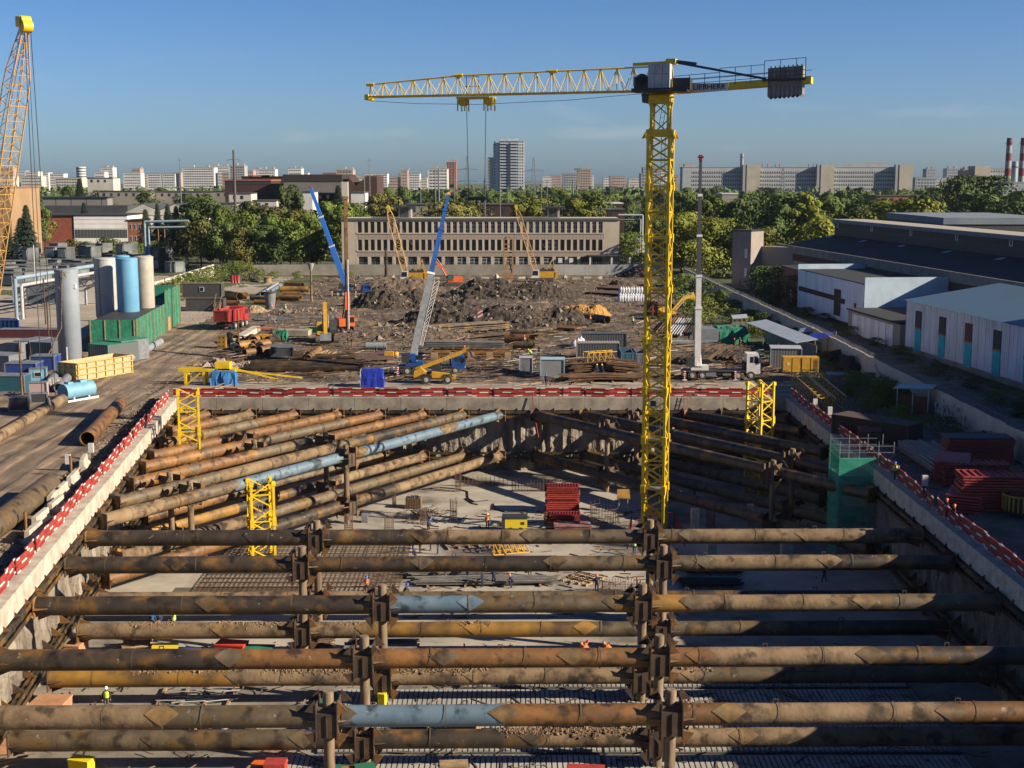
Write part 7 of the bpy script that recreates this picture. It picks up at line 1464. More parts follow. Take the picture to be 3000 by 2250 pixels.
# blue tank on skids
c = P(185, 1178, 0); T = thing('water_tank', 'light blue horizontal tank with hatches on white skids', 'tank', (c.x, c.y, 0), R(58)); m = MB(); n = 18; m.tube((0, 0, 1.25), (4.6, 0, 1.25), 1.05, n=22); put('shell', m, bluel, T); m = MB(); m.box(.6, 1.4, -.4, .4, 2.2, 2.5).box(2.6, 3.6, -.4, .4, 2.2, 2.55); put('hatch', m, bluel, T); m = MB(); m.box(0, 5, -.95, -.8, 0, .25).box(0, 5, .8, .95, 0, .25).box(1, 1.2, -.9, .9, .1, .5).box(3.4, 3.6, -.9, .9, .1, .5); put('skid', m, white, T)
c = P(163, 1142, 0); T = thing('water_cube', 'cream caged water cube beside the blue tank', 'water cube', c, R(15)); m = MB(); m.box(-.75, .75, -.6, .6, .2, 1.6); put('container', m, M('cream_plastic', (.5, .45, .34)), T); m = MB()
for x in (-.77, -.25, .25, .77): m.box(x-.03, x+.03, -.66, -.6, .1, 1.65)
for z in (.15, .7, 1.2, 1.62): m.box(-.8, .8, -.66, -.6, z, z+.05)
m.box(-.8, .8, -.65, .65, 0, .15); put('cage', m, lsteel, T)
for i, (x, y, h_, mt) in enumerate([(66, 1180, 8, rusto), (143, 1000, 7, plated), (134, 950, 9, plated), (209, 1395, 2.0, rusto), (76, 1555, 1.6, rusto), (198, 1085, 3.5, lsteel), (105, 860, 12, lsteel), (474, 905, 4, wood), (700, 1020, 6.5, rusto)]):
    c = P(x, y, 0); m = MB(); m.tube((0, 0, 0), (0, 0, h_), .14, n=7); solo('steel_post', m, mt, ['tall rusty post among the left yard boxes', 'dark post beside the tall grey silo', 'dark post with cables under the pipe bridge', 'rusty stake with a white meter box by the barrier', 'rusty stake at the thick brown pipe', 'pale post at the foot of the grey silo', 'thin white lamp pole among the grey crates', 'timber pole beside the site cabin', 'rusty rod standing at the pipe offcuts'][i], 'post', c)
for i, (x, y, z) in enumerate([(201, 1380, .9), (268, 1345, .9), (2387, 1215, 1.2), (2430, 1248, 1.5), (2708, 1448, 1.0)]): c = P(x, y, 0); T = thing('meter_box', ['white meter box on a stake by the track', 'white meter box near the big rusty pipe mouth', 'white box on a black post by the yellow lattice sections', 'small white box on a post near the green net tower', 'white cabinet lamp on the barrier near the orange helmets'][i], 'meter box', c); m = MB(); m.box(-.25, .25, -.15, .15, z-.2, z+.75); put('box', m, white, T); m = MB(); m.tube((0, .2, 0), (0, .2, z), .07, n=6); put('stake', m, dark, T)
# pale barrier blocks along the track edge
pts = [(246, 1372), (215, 1420), (180, 1458), (158, 1478), (165, 1500), (120, 1540), (100, 1580)]
for i, (x, y) in enumerate(pts): c = P(x, y, 0); T = thing('barrier_block', 'pale concrete barrier block in the chain beside the sunlit wall', 'barrier block', c, R(97+cr.uniform(-8, 8)), 'pale barrier blocks by the track'); m = MB(); m.prism([(-.5, 0), (.5, 0), (.45, .35), (.22, .55), (.18, 1.15), (-.18, 1.15), (-.22, .55), (-.45, .35)], -1.7, 1.7, Matrix.Rotation(R(90), 4, 'Z')); put('block', m, conc_l, T)
bundle('timber planks laid along the foot of the barrier blocks', (165, 1500), (262, 1350), .8, 5, wood, .08, 1, 'plank_pile', 'planks')
# pipe bridges
T = thing('pipe_bridge', 'rusty trussed pipe bridge crossing the left yard behind the grey silo', 'pipe bridge', (P(50, 935, 0).x, P(50, 935, 0).y, 0)); A = T.location.copy(); zt = Q(60, 822, A.y).z; B = Q(440, 780, 330); B.z = zt
def brp(t, z): return V((B.x-A.x)*t, (B.y-A.y)*t, z)
m = MB(); m.path([V(0, 0, .0), V(0, 0, zt+.4), brp(1, zt+1.4)], .42, n=9); put('blue_pipe', m, M('pipe_blue_light', (.20, .30, .38), (.26, .35, .42), .3), T); m = MB(); m.path([V(1.2, 0, .0), V(1.2, 0, zt-1), brp(1, zt-.2)], .35, n=9); put('grey_pipe', m, lsteel, T)
m = MB(); m.beam(brp(.02, zt-1.6), brp(1, zt-1.4), .3).beam(brp(.02, zt-3.4), brp(1, zt-3.2), .3); n = 24
for i in range(n): m.beam(brp(i/n, zt-(3.3 if i % 2 else 1.6)), brp((i+1)/n, zt-(1.6 if i % 2 else 3.3)), .18)
put('truss', m, dark, T)
for t in (.02, .34, .66, .97):
    m = MB(); p = brp(t, 0)
    for s in (-.9, .9): m.beam(p+V(s, 0, 0), p+V(s, 0, zt-1.5), .3)
    for k in range(6): z = k*(zt-2)/6; m.beam(p+V(-.9, 0, z), p+V(.9, 0, z+(zt-2)/6), .12)
    put('trestle', m, plated, T)
T = thing('pipe_bridge', 'pale blue pipe gantry in front of the spruces', 'pipe bridge', (Q(425, 700, 420).x, 420, 0)); zt = Q(430, 650, 420).z; x1 = Q(552, 650, 420).x-T.location.x; m = MB(); m.path([(0, 0, 0), (0, 0, zt), (x1, 0, zt+.3)], .4, n=8).path([(1.2, 0, 0), (1.2, 0, zt-1.8), (x1, 0, zt-1.6)], .35, n=8); put('pipe', m, M('pipe_blue_light', (0, 0, 0)), T); m = MB()
for x in (4.2, 6.2, x1-.6): m.tube((x, 0, 0), (x, 0, zt-(0 if x > 7 else 2)), .2, n=6)
put('post', m, rusto, T)
# grey crate garages
gx = [(48, 775, 3.6, 0), (85, 772, 3.6, 0), (72, 790, 3.2, 0), (110, 790, 4.2, 0), (145, 786, 5.4, 0), (180, 788, 4.6, 0), (160, 770, 4.5, 1), (205, 782, 4.2, 0), (240, 780, 4.5, 0), (258, 785, 3.4, 0), (290, 772, 4.2, 0), (318, 775, 4.6, 0), (310, 762, 4.2, 1), (350, 775, 4.0, 0), (370, 772, 3.8, 0), (398, 776, 5.0, 0), (432, 785, 4.0, 0), (455, 790, 3.6, 0), (472, 788, 3.2, 0), (492, 800, 3.0, 0), (505, 800, 3.0, 0),
      (20, 810, 7.5, 0), (60, 812, 6.5, 0), (100, 808, 6.0, 0), (150, 806, 6.5, 0), (200, 806, 6.5, 0), (232, 808, 5.0, 0), (262, 806, 5.0, 0), (16, 838, 7.0, 0), (52, 835, 6.6, 0), (78, 832, 5.0, 0), (110, 828, 6.8, 0), (145, 826, 6.2, 0), (180, 826, 5.6, 0), (210, 826, 5.0, 0), (240, 822, 5.5, 0), (270, 822, 4.5, 0), (5, 816, 4.0, 0), (268, 800, 5, 0), (225, 796, 5, 0)]
gx += [(x+3, y-1, w_*.9, 1) for k, (x, y, w_, lv) in enumerate(gx) if y < 800 and not lv and k % 4 != 3]
gx += [(x, y-14, w_, 0) for k, (x, y, w_, lv) in enumerate(gx[:41]) if y > 800]
CR = None
for i, (x, y, w_, lv) in enumerate(gx):
    c = P(x, y, 0)
    if CR is None:
        CR = thing('storage_crate', 'x', 'storage crate', c, R(-18), 'grey crates in the left yard'); m = MB(); m.box(-.5, .5, 0, 1, 0, 1); put('body', m, M('crate_grey', (.16, .175, .17), (.075, .085, .09), .8, rnd=.5), CR); m = MB(); m.box(-.52, .52, -.02, 1.02, 1, 1.05); put('lid', m, M('crate_lid', (.09, .095, .095), (.17, .17, .155), 1, rnd=.3), CR); m = MB(); m.box(-.42, .42, -.03, -.005, .12, .88); put('front_panel', m, M('crate_panel', (.36, .37, .34), (.20, .22, .22), 2, rnd=.45), CR); o = CR
    else: o = dup(CR)
    o.location = (c.x, c.y, 3.3*lv); o.scale = (w_*.78, 5.0, 3.2); o.rotation_euler = (0, 0, R(-18+cr.uniform(-6, 6))); o['label'] = 'grey metal storage crate in the rows behind the silos' if not lv else 'grey metal crate stacked on top of another behind the silos'
# ---------------- shaded right yard ----------------
c = P(2500, 1330, 0); T = thing('scaffold_tower', 'scaffold stair tower wrapped in green netting hanging on the shaded pit wall', 'scaffold tower', (XR-1.8, 131, ZF)); hh = 2.3-ZF
gn = bpy.data.materials.new('see_through_net'); gn.use_nodes = True; N_ = gn.node_tree.nodes; N_['Principled BSDF'].inputs['Base Color'].default_value = (.04, .42, .27, 1); N_['Principled BSDF'].inputs['Alpha'].default_value = .34; N_['Principled BSDF'].inputs['Roughness'].default_value = .9
sc0 = P(2440, 1300, 1.5); m = MB(); m.box(-2.4, -2.37, -2.6, 1.6, .5, hh).box(-2.35, 1.2, -2.62, -2.59, 3.2, hh-1.1); put('netting', m, gn, T); m = MB(); 
for x in (-2.3, -.4, 1.5, 3.0):
    for y in (-2.5, 1.5): m.tube((x, y, 0 if x < 2 else hh-3), (x, y, hh+.5), .035, n=5)
for z in (hh+.05, hh-.6, hh-1.2, hh-3.2): m.beam((-2.4, -2.5, z), (3.0, -2.5, z), .045).beam((-2.4, 1.5, z), (2.4, 1.5, z), .045).beam((-2.3, -2.6, z), (-2.3, 1.6, z), .045)
put('scaffold_tube', m, gsteel, T); m = MB()
for k in range(1, 5): z = hh-1.0-k*2.0; m.box(-2.2, 1.4, -2.4, 1.4, z-.06, z); 
put('deck', m, wood, T)
c = P(2320, 1092, 0)
container('corrugated pale hut with a zinc roof behind the yellow generator', 2302, 1078, 4.6, 4.0, 2.9, corr_g, rz=-8, rm=lsteel, name='site_hut', cat='hut')
T = thing('diesel_generator', 'large yellow generator box with louvres beside the pale corrugated hut', 'generator', P(2346, 1096, 0), R(-2)); m = MB(); m.box(-2.6, 2.6, 0, 1.8, .3, 2.5); put('housing', m, yeld, T); m = MB(); m.box(-2.65, 2.65, -.05, 1.85, 0, .3); put('base', m, dark, T); m = MB()
for k in range(9): m.box(1.85, 2.5, -.04, 0, .5+k*.2, .58+k*.2)
put('louvre', m, dark, T); m = MB()
for x in (-1.3, 0, .1, 1.4): m.box(x, x+.04, -.03, 0, .4, 2.4)
put('door_seam', m, dark, T); m = MB(); m.box(-2.1, -1.7, -.03, 0, 1.3, 1.7); put('plate', m, white, T)
zr = M('zinc_roof', (.42, .48, .53), (.34, .40, .45), .6, rough=.45)
for i, (a, b, w_, h0, h1, lab) in enumerate([((2185, 1005), (2330, 1060), 3.6, 3.6, 3.0, 'long pale zinc roof of the open workshop by the fence'), ((2145, 985), (2190, 985), 1.6, 3.2, 3.4, 'small zinc awning left of the open workshop'), ((2335, 1012), (2375, 1014), 2.4, 2.2, 2.6, 'small pale roof sheet behind the blue tarpaulin')]):
    A = P(*a, 0); B = P(*b, 0); T = thing('workshop_roof', lab, 'shelter', A); d = B-A; s = V(-d.y, d.x, 0).normalized()*w_; m = MB(); vs = [V(0, 0, h0), d+V(0, 0, h1), d+s+V(0, 0, h1+.5), s+V(0, 0, h0+.5)]; m.add(vs+[v-V(0, 0, .08) for v in vs], [(0, 1, 2, 3), (7, 6, 5, 4), (0, 4, 5, 1), (1, 5, 6, 2), (2, 6, 7, 3), (3, 7, 4, 0)]); put('roof_sheet', m, zr, T); m = MB()
    for t in (.03, .35, .65, .97):
        for q in (.05, .95): p = d*t+s*q; m.beam(p, p+V(0, 0, h0+(h1-h0)*t+q*.45), .12)
    put('post', m, wood, T); m = MB(); m.beam(s*.95+V(0, 0, 1.3), d+s*.95+V(0, 0, 1.3), .08, 2.4); put('back_panel', m, gsteel, T)
A = P(2335, 1045, 0); T = thing('tarpaulin_shelter', 'royal blue tarpaulin stretched over a frame against the concrete fence', 'shelter', A); m = MB(); vs = [V(0, 0, 2.6), V(5.2, 1.5, 3.0), V(7.5, 5.5, 3.5), V(3.0, 5.0, 3.0), V(3.6, 2.6, 2.7)]; m.add(vs, [(0, 1, 4), (1, 2, 4), (2, 3, 4), (3, 0, 4)], True); put('sheet', m, tarpb, T); m = MB()
for v in vs[:4]: m.beam((v.x, v.y, 0), v, .1)
put('post', m, wood, T)
A = P(2462, 1125, 0); T = thing('slanted_table', 'grey board on legs in the shaded yard by the lattice sections', 'board on legs', A, R(-15)); m = MB(); m.box(-1.9, 1.9, -1.3, 1.3, 1.35, 1.45); put('board', m, gsteel, T); m = MB()
for x in (-1.6, 1.6):
    for y in (-1.1, 1.1): m.beam((x, y, 0), (x, y, 1.35), .1)
put('leg', m, lsteel, T)
container('long dark brown container in the shaded yard behind the barrier', 2545, 1290, 9.5, 3.0, 2.2, M('dark_brown', (.045, .028, .02), (.03, .02, .015), 1), rz=-48, rm=M('dark_brown_top', (.075, .05, .035)))
def slabs(label, x, y, w_, d_, n, th, mt, rz=0, z=0, grid=False, cat='formwork stack', top=None, name='formwork_stack'):
    c = P(x, y, z); T = thing(name, label, cat, (c.x, c.y, z), R(rz)); rr = random.Random(sum(map(ord, label)))
    for i in range(n):
        m = MB(); dx, dy = rr.uniform(-.12, .12), rr.uniform(-.12, .12); z0 = i*(th+.09)+.12
        if grid and i > n-4:
            for xx in (-w_/2, w_/2-.1): m.box(xx+dx, xx+.1+dx, -d_/2, d_/2, z0, z0+th)
            for k in range(12): xx = -w_/2+w_*k/11.5; m.box(xx+dx, xx+.07+dx, -d_/2, d_/2, z0, z0+th)
            for yy in (-d_/2, d_/2-.1): m.box(-w_/2+dx, w_/2+dx, yy, yy+.1, z0, z0+th)
            m.box(-w_/2+dx, w_/2+dx, -d_/2, d_/2, z0, z0+.02)
        else: m.box(-w_/2+dx, w_/2+dx, -d_/2+dy, d_/2+dy, z0, z0+th)
        put('panel', m, (top if (top and i == n-1) else mt), T)
    m = MB()
    for xx in (-w_*.35, w_*.3): m.box(xx, xx+.12, -d_/2-.05, d_/2+.05, 0, .12)
    put('batten', m, wood, T); return T
slabs('wide red formwork stack with a dark ply sheet on top, farthest in the yard', 2862, 1352, 6.6, 2.6, 12, .13, redf, -3, z=0, top=M('ply_dark', (.10, .085, .10))); slabs('red gridded formwork stack in the middle of the yard heap', 2850, 1420, 6.0, 2.4, 9, .15, redf, -4, grid=True); slabs('nearest red formwork stack, gridded top, by the yellow tub', 2925, 1490, 7.0, 2.8, 13, .15, redf, -4, grid=True); slabs('low red formwork stack at the end of the pale boards', 2790, 1405, 3.2, 5.0, 9, .15, redf, -20); slabs('dull red formwork in the gap left of the nearest stack', 2830, 1490, 3.0, 4.0, 6, .16, redf, -25)
slabs('pair of dull red steel trays behind the board pile', 2600, 1292, 6.2, 1.4, 3, .42, M('tray_red', (.16, .045, .045), (.2, .12, .11), 1.2), -2, cat='steel trays')
bundle('fanned pile of pale scaffold boards in the shaded yard', (2625, 1320), (2748, 1405), 3.8, 12, M('grey_boards', (.36, .33, .27), (.25, .23, .19), 1), .13, 4, 'board_pile', 'boards', jit=.12)
T = thing('kiosk', 'open red-brown kiosk with a pale roof against the concrete fence', 'kiosk', P(2672, 1212, 0), R(-28)); m = MB(); m.box(-1.9, 1.9, 0, .08, .1, 2.2).box(-1.9, -1.82, .08, 2.8, .1, 2.6); put('side_panel', m, M('kiosk_red', (.20, .07, .035), (.15, .05, .03), 1), T); m = MB(); m.prism([(-2.3, 3.0), (2.4, 3.3), (2.4, 3.4), (-2.3, 3.1)], -.5, 3.3); put('roof', m, lsteel, T); m = MB()
for x in (-1.85, 0, 1.85):
    for y in (-.1, 2.9): m.beam((x, y, 0), (x, y, 3.1), .09)
put('post', m, white, T)
rr = random.Random(4)
for i in range(24):
    c = P(2742+i*3.6+rr.uniform(-2, 2), 1228+i*1.3+rr.uniform(-10, 12), 0); m = MB(); h_ = rr.uniform(1.2, 2.6); m.beam((0, 0, 0), (rr.uniform(-.2, .2), 0, h_), .07); T = thing('site_sign', 'small white and red sign on a stick in the store by the fence', 'sign', c, rr.random(), 'signs stored by the fence'); put('stick', m, white, T); m = MB(); m.box(-.22, .22, -.03, .0, h_-.45, h_) ; put('plate', m, [white, redm, lsteel][i % 3], T); m = MB(); m.beam((-.4, 0, 0), (.1, 0, .9), .05).beam((.4, 0, 0), (-.1, 0, .9), .05); put('foot', m, lsteel, T)
T = thing('concrete_tub', 'yellow ribbed steel tub at the right edge of the yard', 'tub', P(2990, 1512, 0)); m = MB(); m.lathe([(1.1, .2), (1.5, .6), (1.5, 1.9)], n=24); m.lathe([(1.35, 1.85), (1.35, .7), (0, .6)], n=24); put('shell', m, dark, T); m = MB()
for k in range(24): a = k*math.pi/12; m.beam((1.53*math.cos(a), 1.53*math.sin(a), .6), (1.53*math.cos(a), 1.53*math.sin(a), 1.9), .1)
m.lathe([(1.58, 1.85), (1.58, 1.97)], n=24); put('rib', m, yeld, T)
for i in range(7): c = P(2395+i*16, 1060+i*5, 0); m = MB(); m.rock((0, 0, .9), 1.5, rr); solo('covered_heap', m, M('black_sheet', (.018, .016, .015)), 'black covered lump in the dark row at the foot of the fence', 'covered heap', (50.2, c.y, 0), 0, 'black lumps along the fence')
for i, (a, b) in enumerate([((51.3, 196, 2.2), (51.3, 186, .6)), ((51.3, 186, 2.4), (51.3, 176, 1.5))]):
    A, B = V(*a), V(*b); pts_ = [A.lerp(B, t/10)-V(0.12, 0, math.sin(t/10*math.pi)*.9) for t in range(11)]; m = MB(); m.path([q-A for q in pts_], .05, n=4); solo('cable', m, dark, ['slack cable hung on the fence, upper loop', 'slack cable hung on the fence, lower loop'][i], 'cable', A)
# ---------------- on the pit floor ----------------
def F_(x, y): return P(x, y, ZF)
slabs('tall stack of red formwork grids on the slab left of the mast', 1648, 1500, 3.8, 2.3, 13, .15, redf, 0, z=ZF, grid=True); slabs('second red formwork stack just before the tall one', 1652, 1535, 3.6, 2.0, 5, .15, redf, 0, z=ZF, grid=True); slabs('low dark red formwork heap nearest the straight struts', 1678, 1560, 4.0, 2.0, 4, .15, M('form_dull', (.16, .03, .03), (.3, .2, .18), 1), 0, z=ZF)
c = F_(1512, 1556); T = thing('air_compressor', 'yellow and black trailer compressor on the slab', 'compressor', c); m = MB(); m.box(-1.5, 1.2, -.7, .7, .5, 1.75); put('hood', m, M('bright_yellow', (.75, .58, .01)), T); m = MB(); m.box(-1.52, 1.22, -.72, .72, 1.5, 1.8).box(-1.56, -1.2, -.72, .72, .5, 1.6); put('trim', m, dark, T); m = MB(); m.tube((-.6, -.8, .3), (-.6, .8, .3), .3, n=12).tube((.5, -.8, .3), (.5, .8, .3), .3, n=12); put('wheel', m, tyre, T); m = MB(); m.beam((1.2, 0, .5), (2.6, 0, .4), .1).box(.5, .9, -.72, -.7, .9, 1.2); put('drawbar', m, dark, T)
rebr = M('rebar_rust', (.20, .12, .07), (.11, .07, .045), 2)
def cage(label, x, y, w_, d_, h_, n=5, round_=False, name='rebar_cage', z=None):
    c = F_(x, y); T = thing(name, label, 'rebar cage', c); m = MB()
    if round_:
        for k in range(30): a = k*math.pi/15; m.beam((w_/2*math.cos(a), w_/2*math.sin(a), 0), (w_/2*math.cos(a)*1.03, w_/2*math.sin(a)*1.03, h_*(.8+.3*rr.random())), .035)
        for z in (.3, .8, 1.3, 1.8):
            for k in range(20): a = k*math.pi/10; b = a+math.pi/10; m.beam((w_/2*math.cos(a), w_/2*math.sin(a), z), (w_/2*math.cos(b), w_/2*math.sin(b), z), .035)
    else:
        for i in range(n):
            for j in range(n):
                if i in (0, n-1) or j in (0, n-1): x_, y_ = -w_/2+w_*i/(n-1), -d_/2+d_*j/(n-1); m.beam((x_, y_, 0), (x_+rr.uniform(-.05, .05), y_, h_*(.85+.2*rr.random())), .04)
        z = .2
        while z < h_*.6: m.beam((-w_/2, -d_/2, z), (w_/2, -d_/2, z), .03).beam((-w_/2, d_/2, z), (w_/2, d_/2, z), .03).beam((-w_/2, -d_/2, z), (-w_/2, d_/2, z), .03).beam((w_/2, -d_/2, z), (w_/2, d_/2, z), .03); z += .25
    put('bars', m, rebr, T); return T
for i, (x, y, w_, d_, h_, rd, lab) in enumerate([(1772, 1530, 3.2, 3.2, 2.2, True, 'round rebar cage on the slab beside the mast'), (1342, 1440, .7, .7, 2.6, False, 'thin column starter bars near the slab centre'), (1329, 1530, .7, .7, 2.8, False, 'tall column starter bars left of the orange-vested man'), (1022, 1560, .8, .8, 2.0, False, 'column starter bars under the blue strut post'), (1140, 1560, .9, .9, 2.0, False, 'column starter bars left of the tangled ties'), (1155, 1480, .4, .4, 2.6, False, 'rusty bundle of bars below the longest corner strut'),
   (1430, 1425, 7, .3, 1.3, False, 'long low row of starter bars behind the hose'), (1560, 1440, 5, .3, 1.6, False, 'low row of starter bars left of the tall red stack'), (1598, 1540, .3, .3, 1.5, False, 'small starter bars beside the compressor'), (2082, 1550, .8, .8, 2.6, False, 'starter bars with coloured caps beside the white column'), (1960, 1465, 6, 2, 1.6, False, 'dark starter bars behind the mast'), (1815, 1740, 3.2, 1.4, 1.4, False, 'woven rebar cage heap beside the wrapped post'), (1240, 1535, .6, .6, 1.8, False, 'starter bars right by the tie heap')]): cage(lab, x, y, w_, d_, h_, 5 if w_ < 2 else 14, rd)
T = thing('tie_heap', 'tangled heap of rebar ties on the slab', 'rebar heap', F_(1245, 1515)); m = MB()
for k in range(140): p = V(rr.gauss(0, .9), rr.gauss(0, .6), abs(rr.gauss(0, .4))+.1); m.beam(p, p+V(rr.uniform(-1, 1), rr.uniform(-.6, .6), rr.uniform(-.2, .6)), .04)
put('bars', m, rebr, T)
T = thing('stillage', 'ribbed metal crate full of clamps on the slab', 'crate', F_(1212, 1487)); m = MB(); m.box(-.9, .9, -.7, .7, .1, 1.2)
for k in range(10): m.box(-.9+k*.19, -.84+k*.19, -.76, -.7, .1, 1.25)
put('box', m, ptan, T); m = MB()
for k in range(40): m.rock((rr.uniform(-.8, .8), rr.uniform(-.6, .6), 1.25), .14, rr)
struct(put('clamps', m, dark, T), 'stuff')
for i, (x, y, h_, w_) in enumerate([(2035, 1570, 3.0, .85), (2197, 1545, 2.6, .7), (2084, 1650, 2.6, .9), (2303, 1650, 2.6, 1.1), (1069, 1530, 1.0, .7)]): m = MB(); m.box(-w_/2, w_/2, -w_/2, w_/2, 0, h_); solo('concrete_column', m, conc_l if i != 4 else gsteel, ['white concrete column stub right of the mast', 'white concrete column stub in the deep shade', 'pale column stub between the two farthest straight struts, left', 'pale column stub between the two farthest straight struts, right', 'small grey cube on the slab beside the strut post'][i], 'column', F_(x, y))
T = thing('board_on_stand', 'ochre board propped on two thin legs left of the mast', 'board', F_(1826, 1500)); m = MB(); m.box(-.75, .75, -.3, -.2, 1.6, 2.7); m = MB(); m.add([V(-.75, -.4, 1.7), V(.75, -.4, 1.7), V(.7, .4, 2.6), V(-.7, .4, 2.6)], [(0, 1, 2, 3)]); m.add([V(-.75, -.36, 1.62), V(.75, -.36, 1.62), V(.7, .44, 2.52), V(-.7, .44, 2.52)], [(3, 2, 1, 0)]); put('board', m, ochre, T); m = MB(); m.beam((-.5, 0, 0), (-.5, 0, 2.0), .08).beam((.5, 0, 0), (.5, 0, 2.0), .08); put('leg', m, lsteel, T)
# red net round the crane foot
rn = M('red_net', (.45, .05, .05), (.36, .04, .04), 1)
for i, (a, b) in enumerate([((1850, 1545), (1905, 1545)), ((1905, 1545), (1975, 1545)), ((1975, 1545), (2005, 1600)), ((1850, 1545), (1840, 1600))]): A, B = F_(*a), F_(*b); T = thing('net_fence', 'red net panel fencing the foot of the tower crane', 'net fence', A, 0, 'red nets round the crane foot'); d = B-A; m = MB(); n = max(3, int(d.length/.4))
for i, (a, b) in enumerate([((1850, 1550), (1905, 1550)), ((1965, 1550), (2005, 1600))]): pass
for o in [o for o in scn.objects if o.name.startswith('net_fence')]:
    ends = {'net_fence': ((1850, 1545), (1905, 1545)), 'net_fence.001': ((1905, 1545), (1975, 1545)), 'net_fence.002': ((1975, 1545), (2005, 1600)), 'net_fence.003': ((1850, 1545), (1840, 1600))}[o.name]; A, B = F_(*ends[0]), F_(*ends[1]); d = B-A; m = MB(); n = max(3, int(d.length/.35))
    for k in range(n+1): m.beam(d*k/n, d*k/n+V(0, 0, 1.7), .03)
    for k in range(7): m.beam(V(0, 0, .1+k*.26), d+V(0, 0, .1+k*.26), .03)
    put('net', m, rn, o); m = MB(); m.beam((0, 0, 0), (0, 0, 1.9), .08).beam(d, d+V(0, 0, 1.9), .08); put('post', m, redm, o)
lattice_piece('bright yellow frame lying on the slab between the two farthest straight struts', (1440, 1622), (1545, 1612), 1.4, 6, ZF, 1.2)
# rebar mat, ribbed deck, stacks
def mat_grid(label, c0, c1, st, name='rebar_mat', z=.25, r=.03):
    x0, x1, y0, y1 = min(c0[0], c1[0]), max(c0[0], c1[0]), min(c0[1], c1[1]), max(c0[1], c1[1]); T = thing(name, label, 'rebar mat', (x0, y0, ZF)); m = MB(); W_, D_ = x1-x0, y1-y0; rr = random.Random(3)
    k = 0
    while k < W_: s = rr.uniform(-.08, .08); m.beam((k+s, 0, z), (k-s+.0, D_, z+rr.uniform(0, .1)), r); k += st
    put('long_bars', m, rebr, T); m = MB(); k = 0
    while k < D_: m.beam((0, k, z+r*2), (W_, k+rr.uniform(-.1, .1), z+r*2), r); k += st
    put('cross_bars', m, rebr, T); m = MB(); k = 0
    while k < D_: m.beam((0, k, z+.45), (W_, k, z+.45), r); k += st*1.5
    put('top_bars', m, rebr, T)
a = F_(520, 1760); b = F_(1180, 1588); mat_grid('wide rebar mat tied over the pit floor at the left of the orange-vested worker', (a.x+1, a.y+2), (-10.4, b.y-.5), .46, r=.05)
m = MB(); a = F_(1150, 1785); m.box(-17.5, -5, 100, 110.8, ZF+.004, ZF+.02); 
rm_ = stripes('ribbed_deck', (.09, .10, .12), (.60, .57, .52), 'X', .36, .62)
for i, (xa, xb, ya, yb) in enumerate([(-15, 6, 72, 83.5), (6.2, 30, 72, 83.5), (-13, 6, 84, 95), (6.2, 30, 84, 95), (-4, 30, 95.5, 103)]):
    T = thing('ribbed_deck', 'ribbed pale decking panel on the pit floor under the straight struts', 'decking', (xa, ya, ZF), 0, 'ribbed decking on the pit floor'); m = MB(); m.box(0, xb-xa, 0, yb-ya, .01, .12); put('sheet', m, M('deck_base', (.05, .052, .056), (.10, .10, .10), .5), T); m = MB(); k = 0
    while k < xb-xa-.2: m.box(k, k+.27, .15, yb-ya-.15, .121, .24); k += .36
    put('ribs', m, M('deck_rib', (.50, .48, .44), (.30, .29, .26), .3, det=8), T); m = MB()
    for t in (.33, .66): m.box(0, xb-xa, (yb-ya)*t, (yb-ya)*t+.06, .25, .29)
    put('tie_line', m, dark, T)
bundle('flat stack of steel lengths on the floor where the dark-clothed men stand', (1180, 1700), (1500, 1690), 3, 12, M('bundle_grey', (0, 0, 0)), .07, 4, jit=.1, z=ZF); bundle('second flat stack of steel lengths before the first', (1200, 1722), (1640, 1718), 2, 9, M('bundle_grey', (0, 0, 0)), .06, 3, jit=.1, z=ZF); bundle('loose pale bars fanned right of the kneeling man', (1640, 1700), (1730, 1720), 3, 7, rebr, .05, 1, jit=.2, z=ZF)
bundle('dark bars in the shade right of the mast line, long', (1990, 1685), (2190, 1690), 2.5, 8, dark, .07, 3, jit=.15, z=ZF); bundle('dark bars in the shade nearer the strut', (1990, 1722), (2180, 1724), 1.5, 8, dark, .07, 3, jit=.1, z=ZF); bundle('rods fanned on the floor left of the yellow frame', (1300, 1612), (1420, 1602), 3, 8, rebr, .05, 1, jit=.3, z=ZF); bundle('hose and rods beside the compressor', (1560, 1565), (1640, 1560), 1, 5, dark, .05, 1, jit=.2, z=ZF)
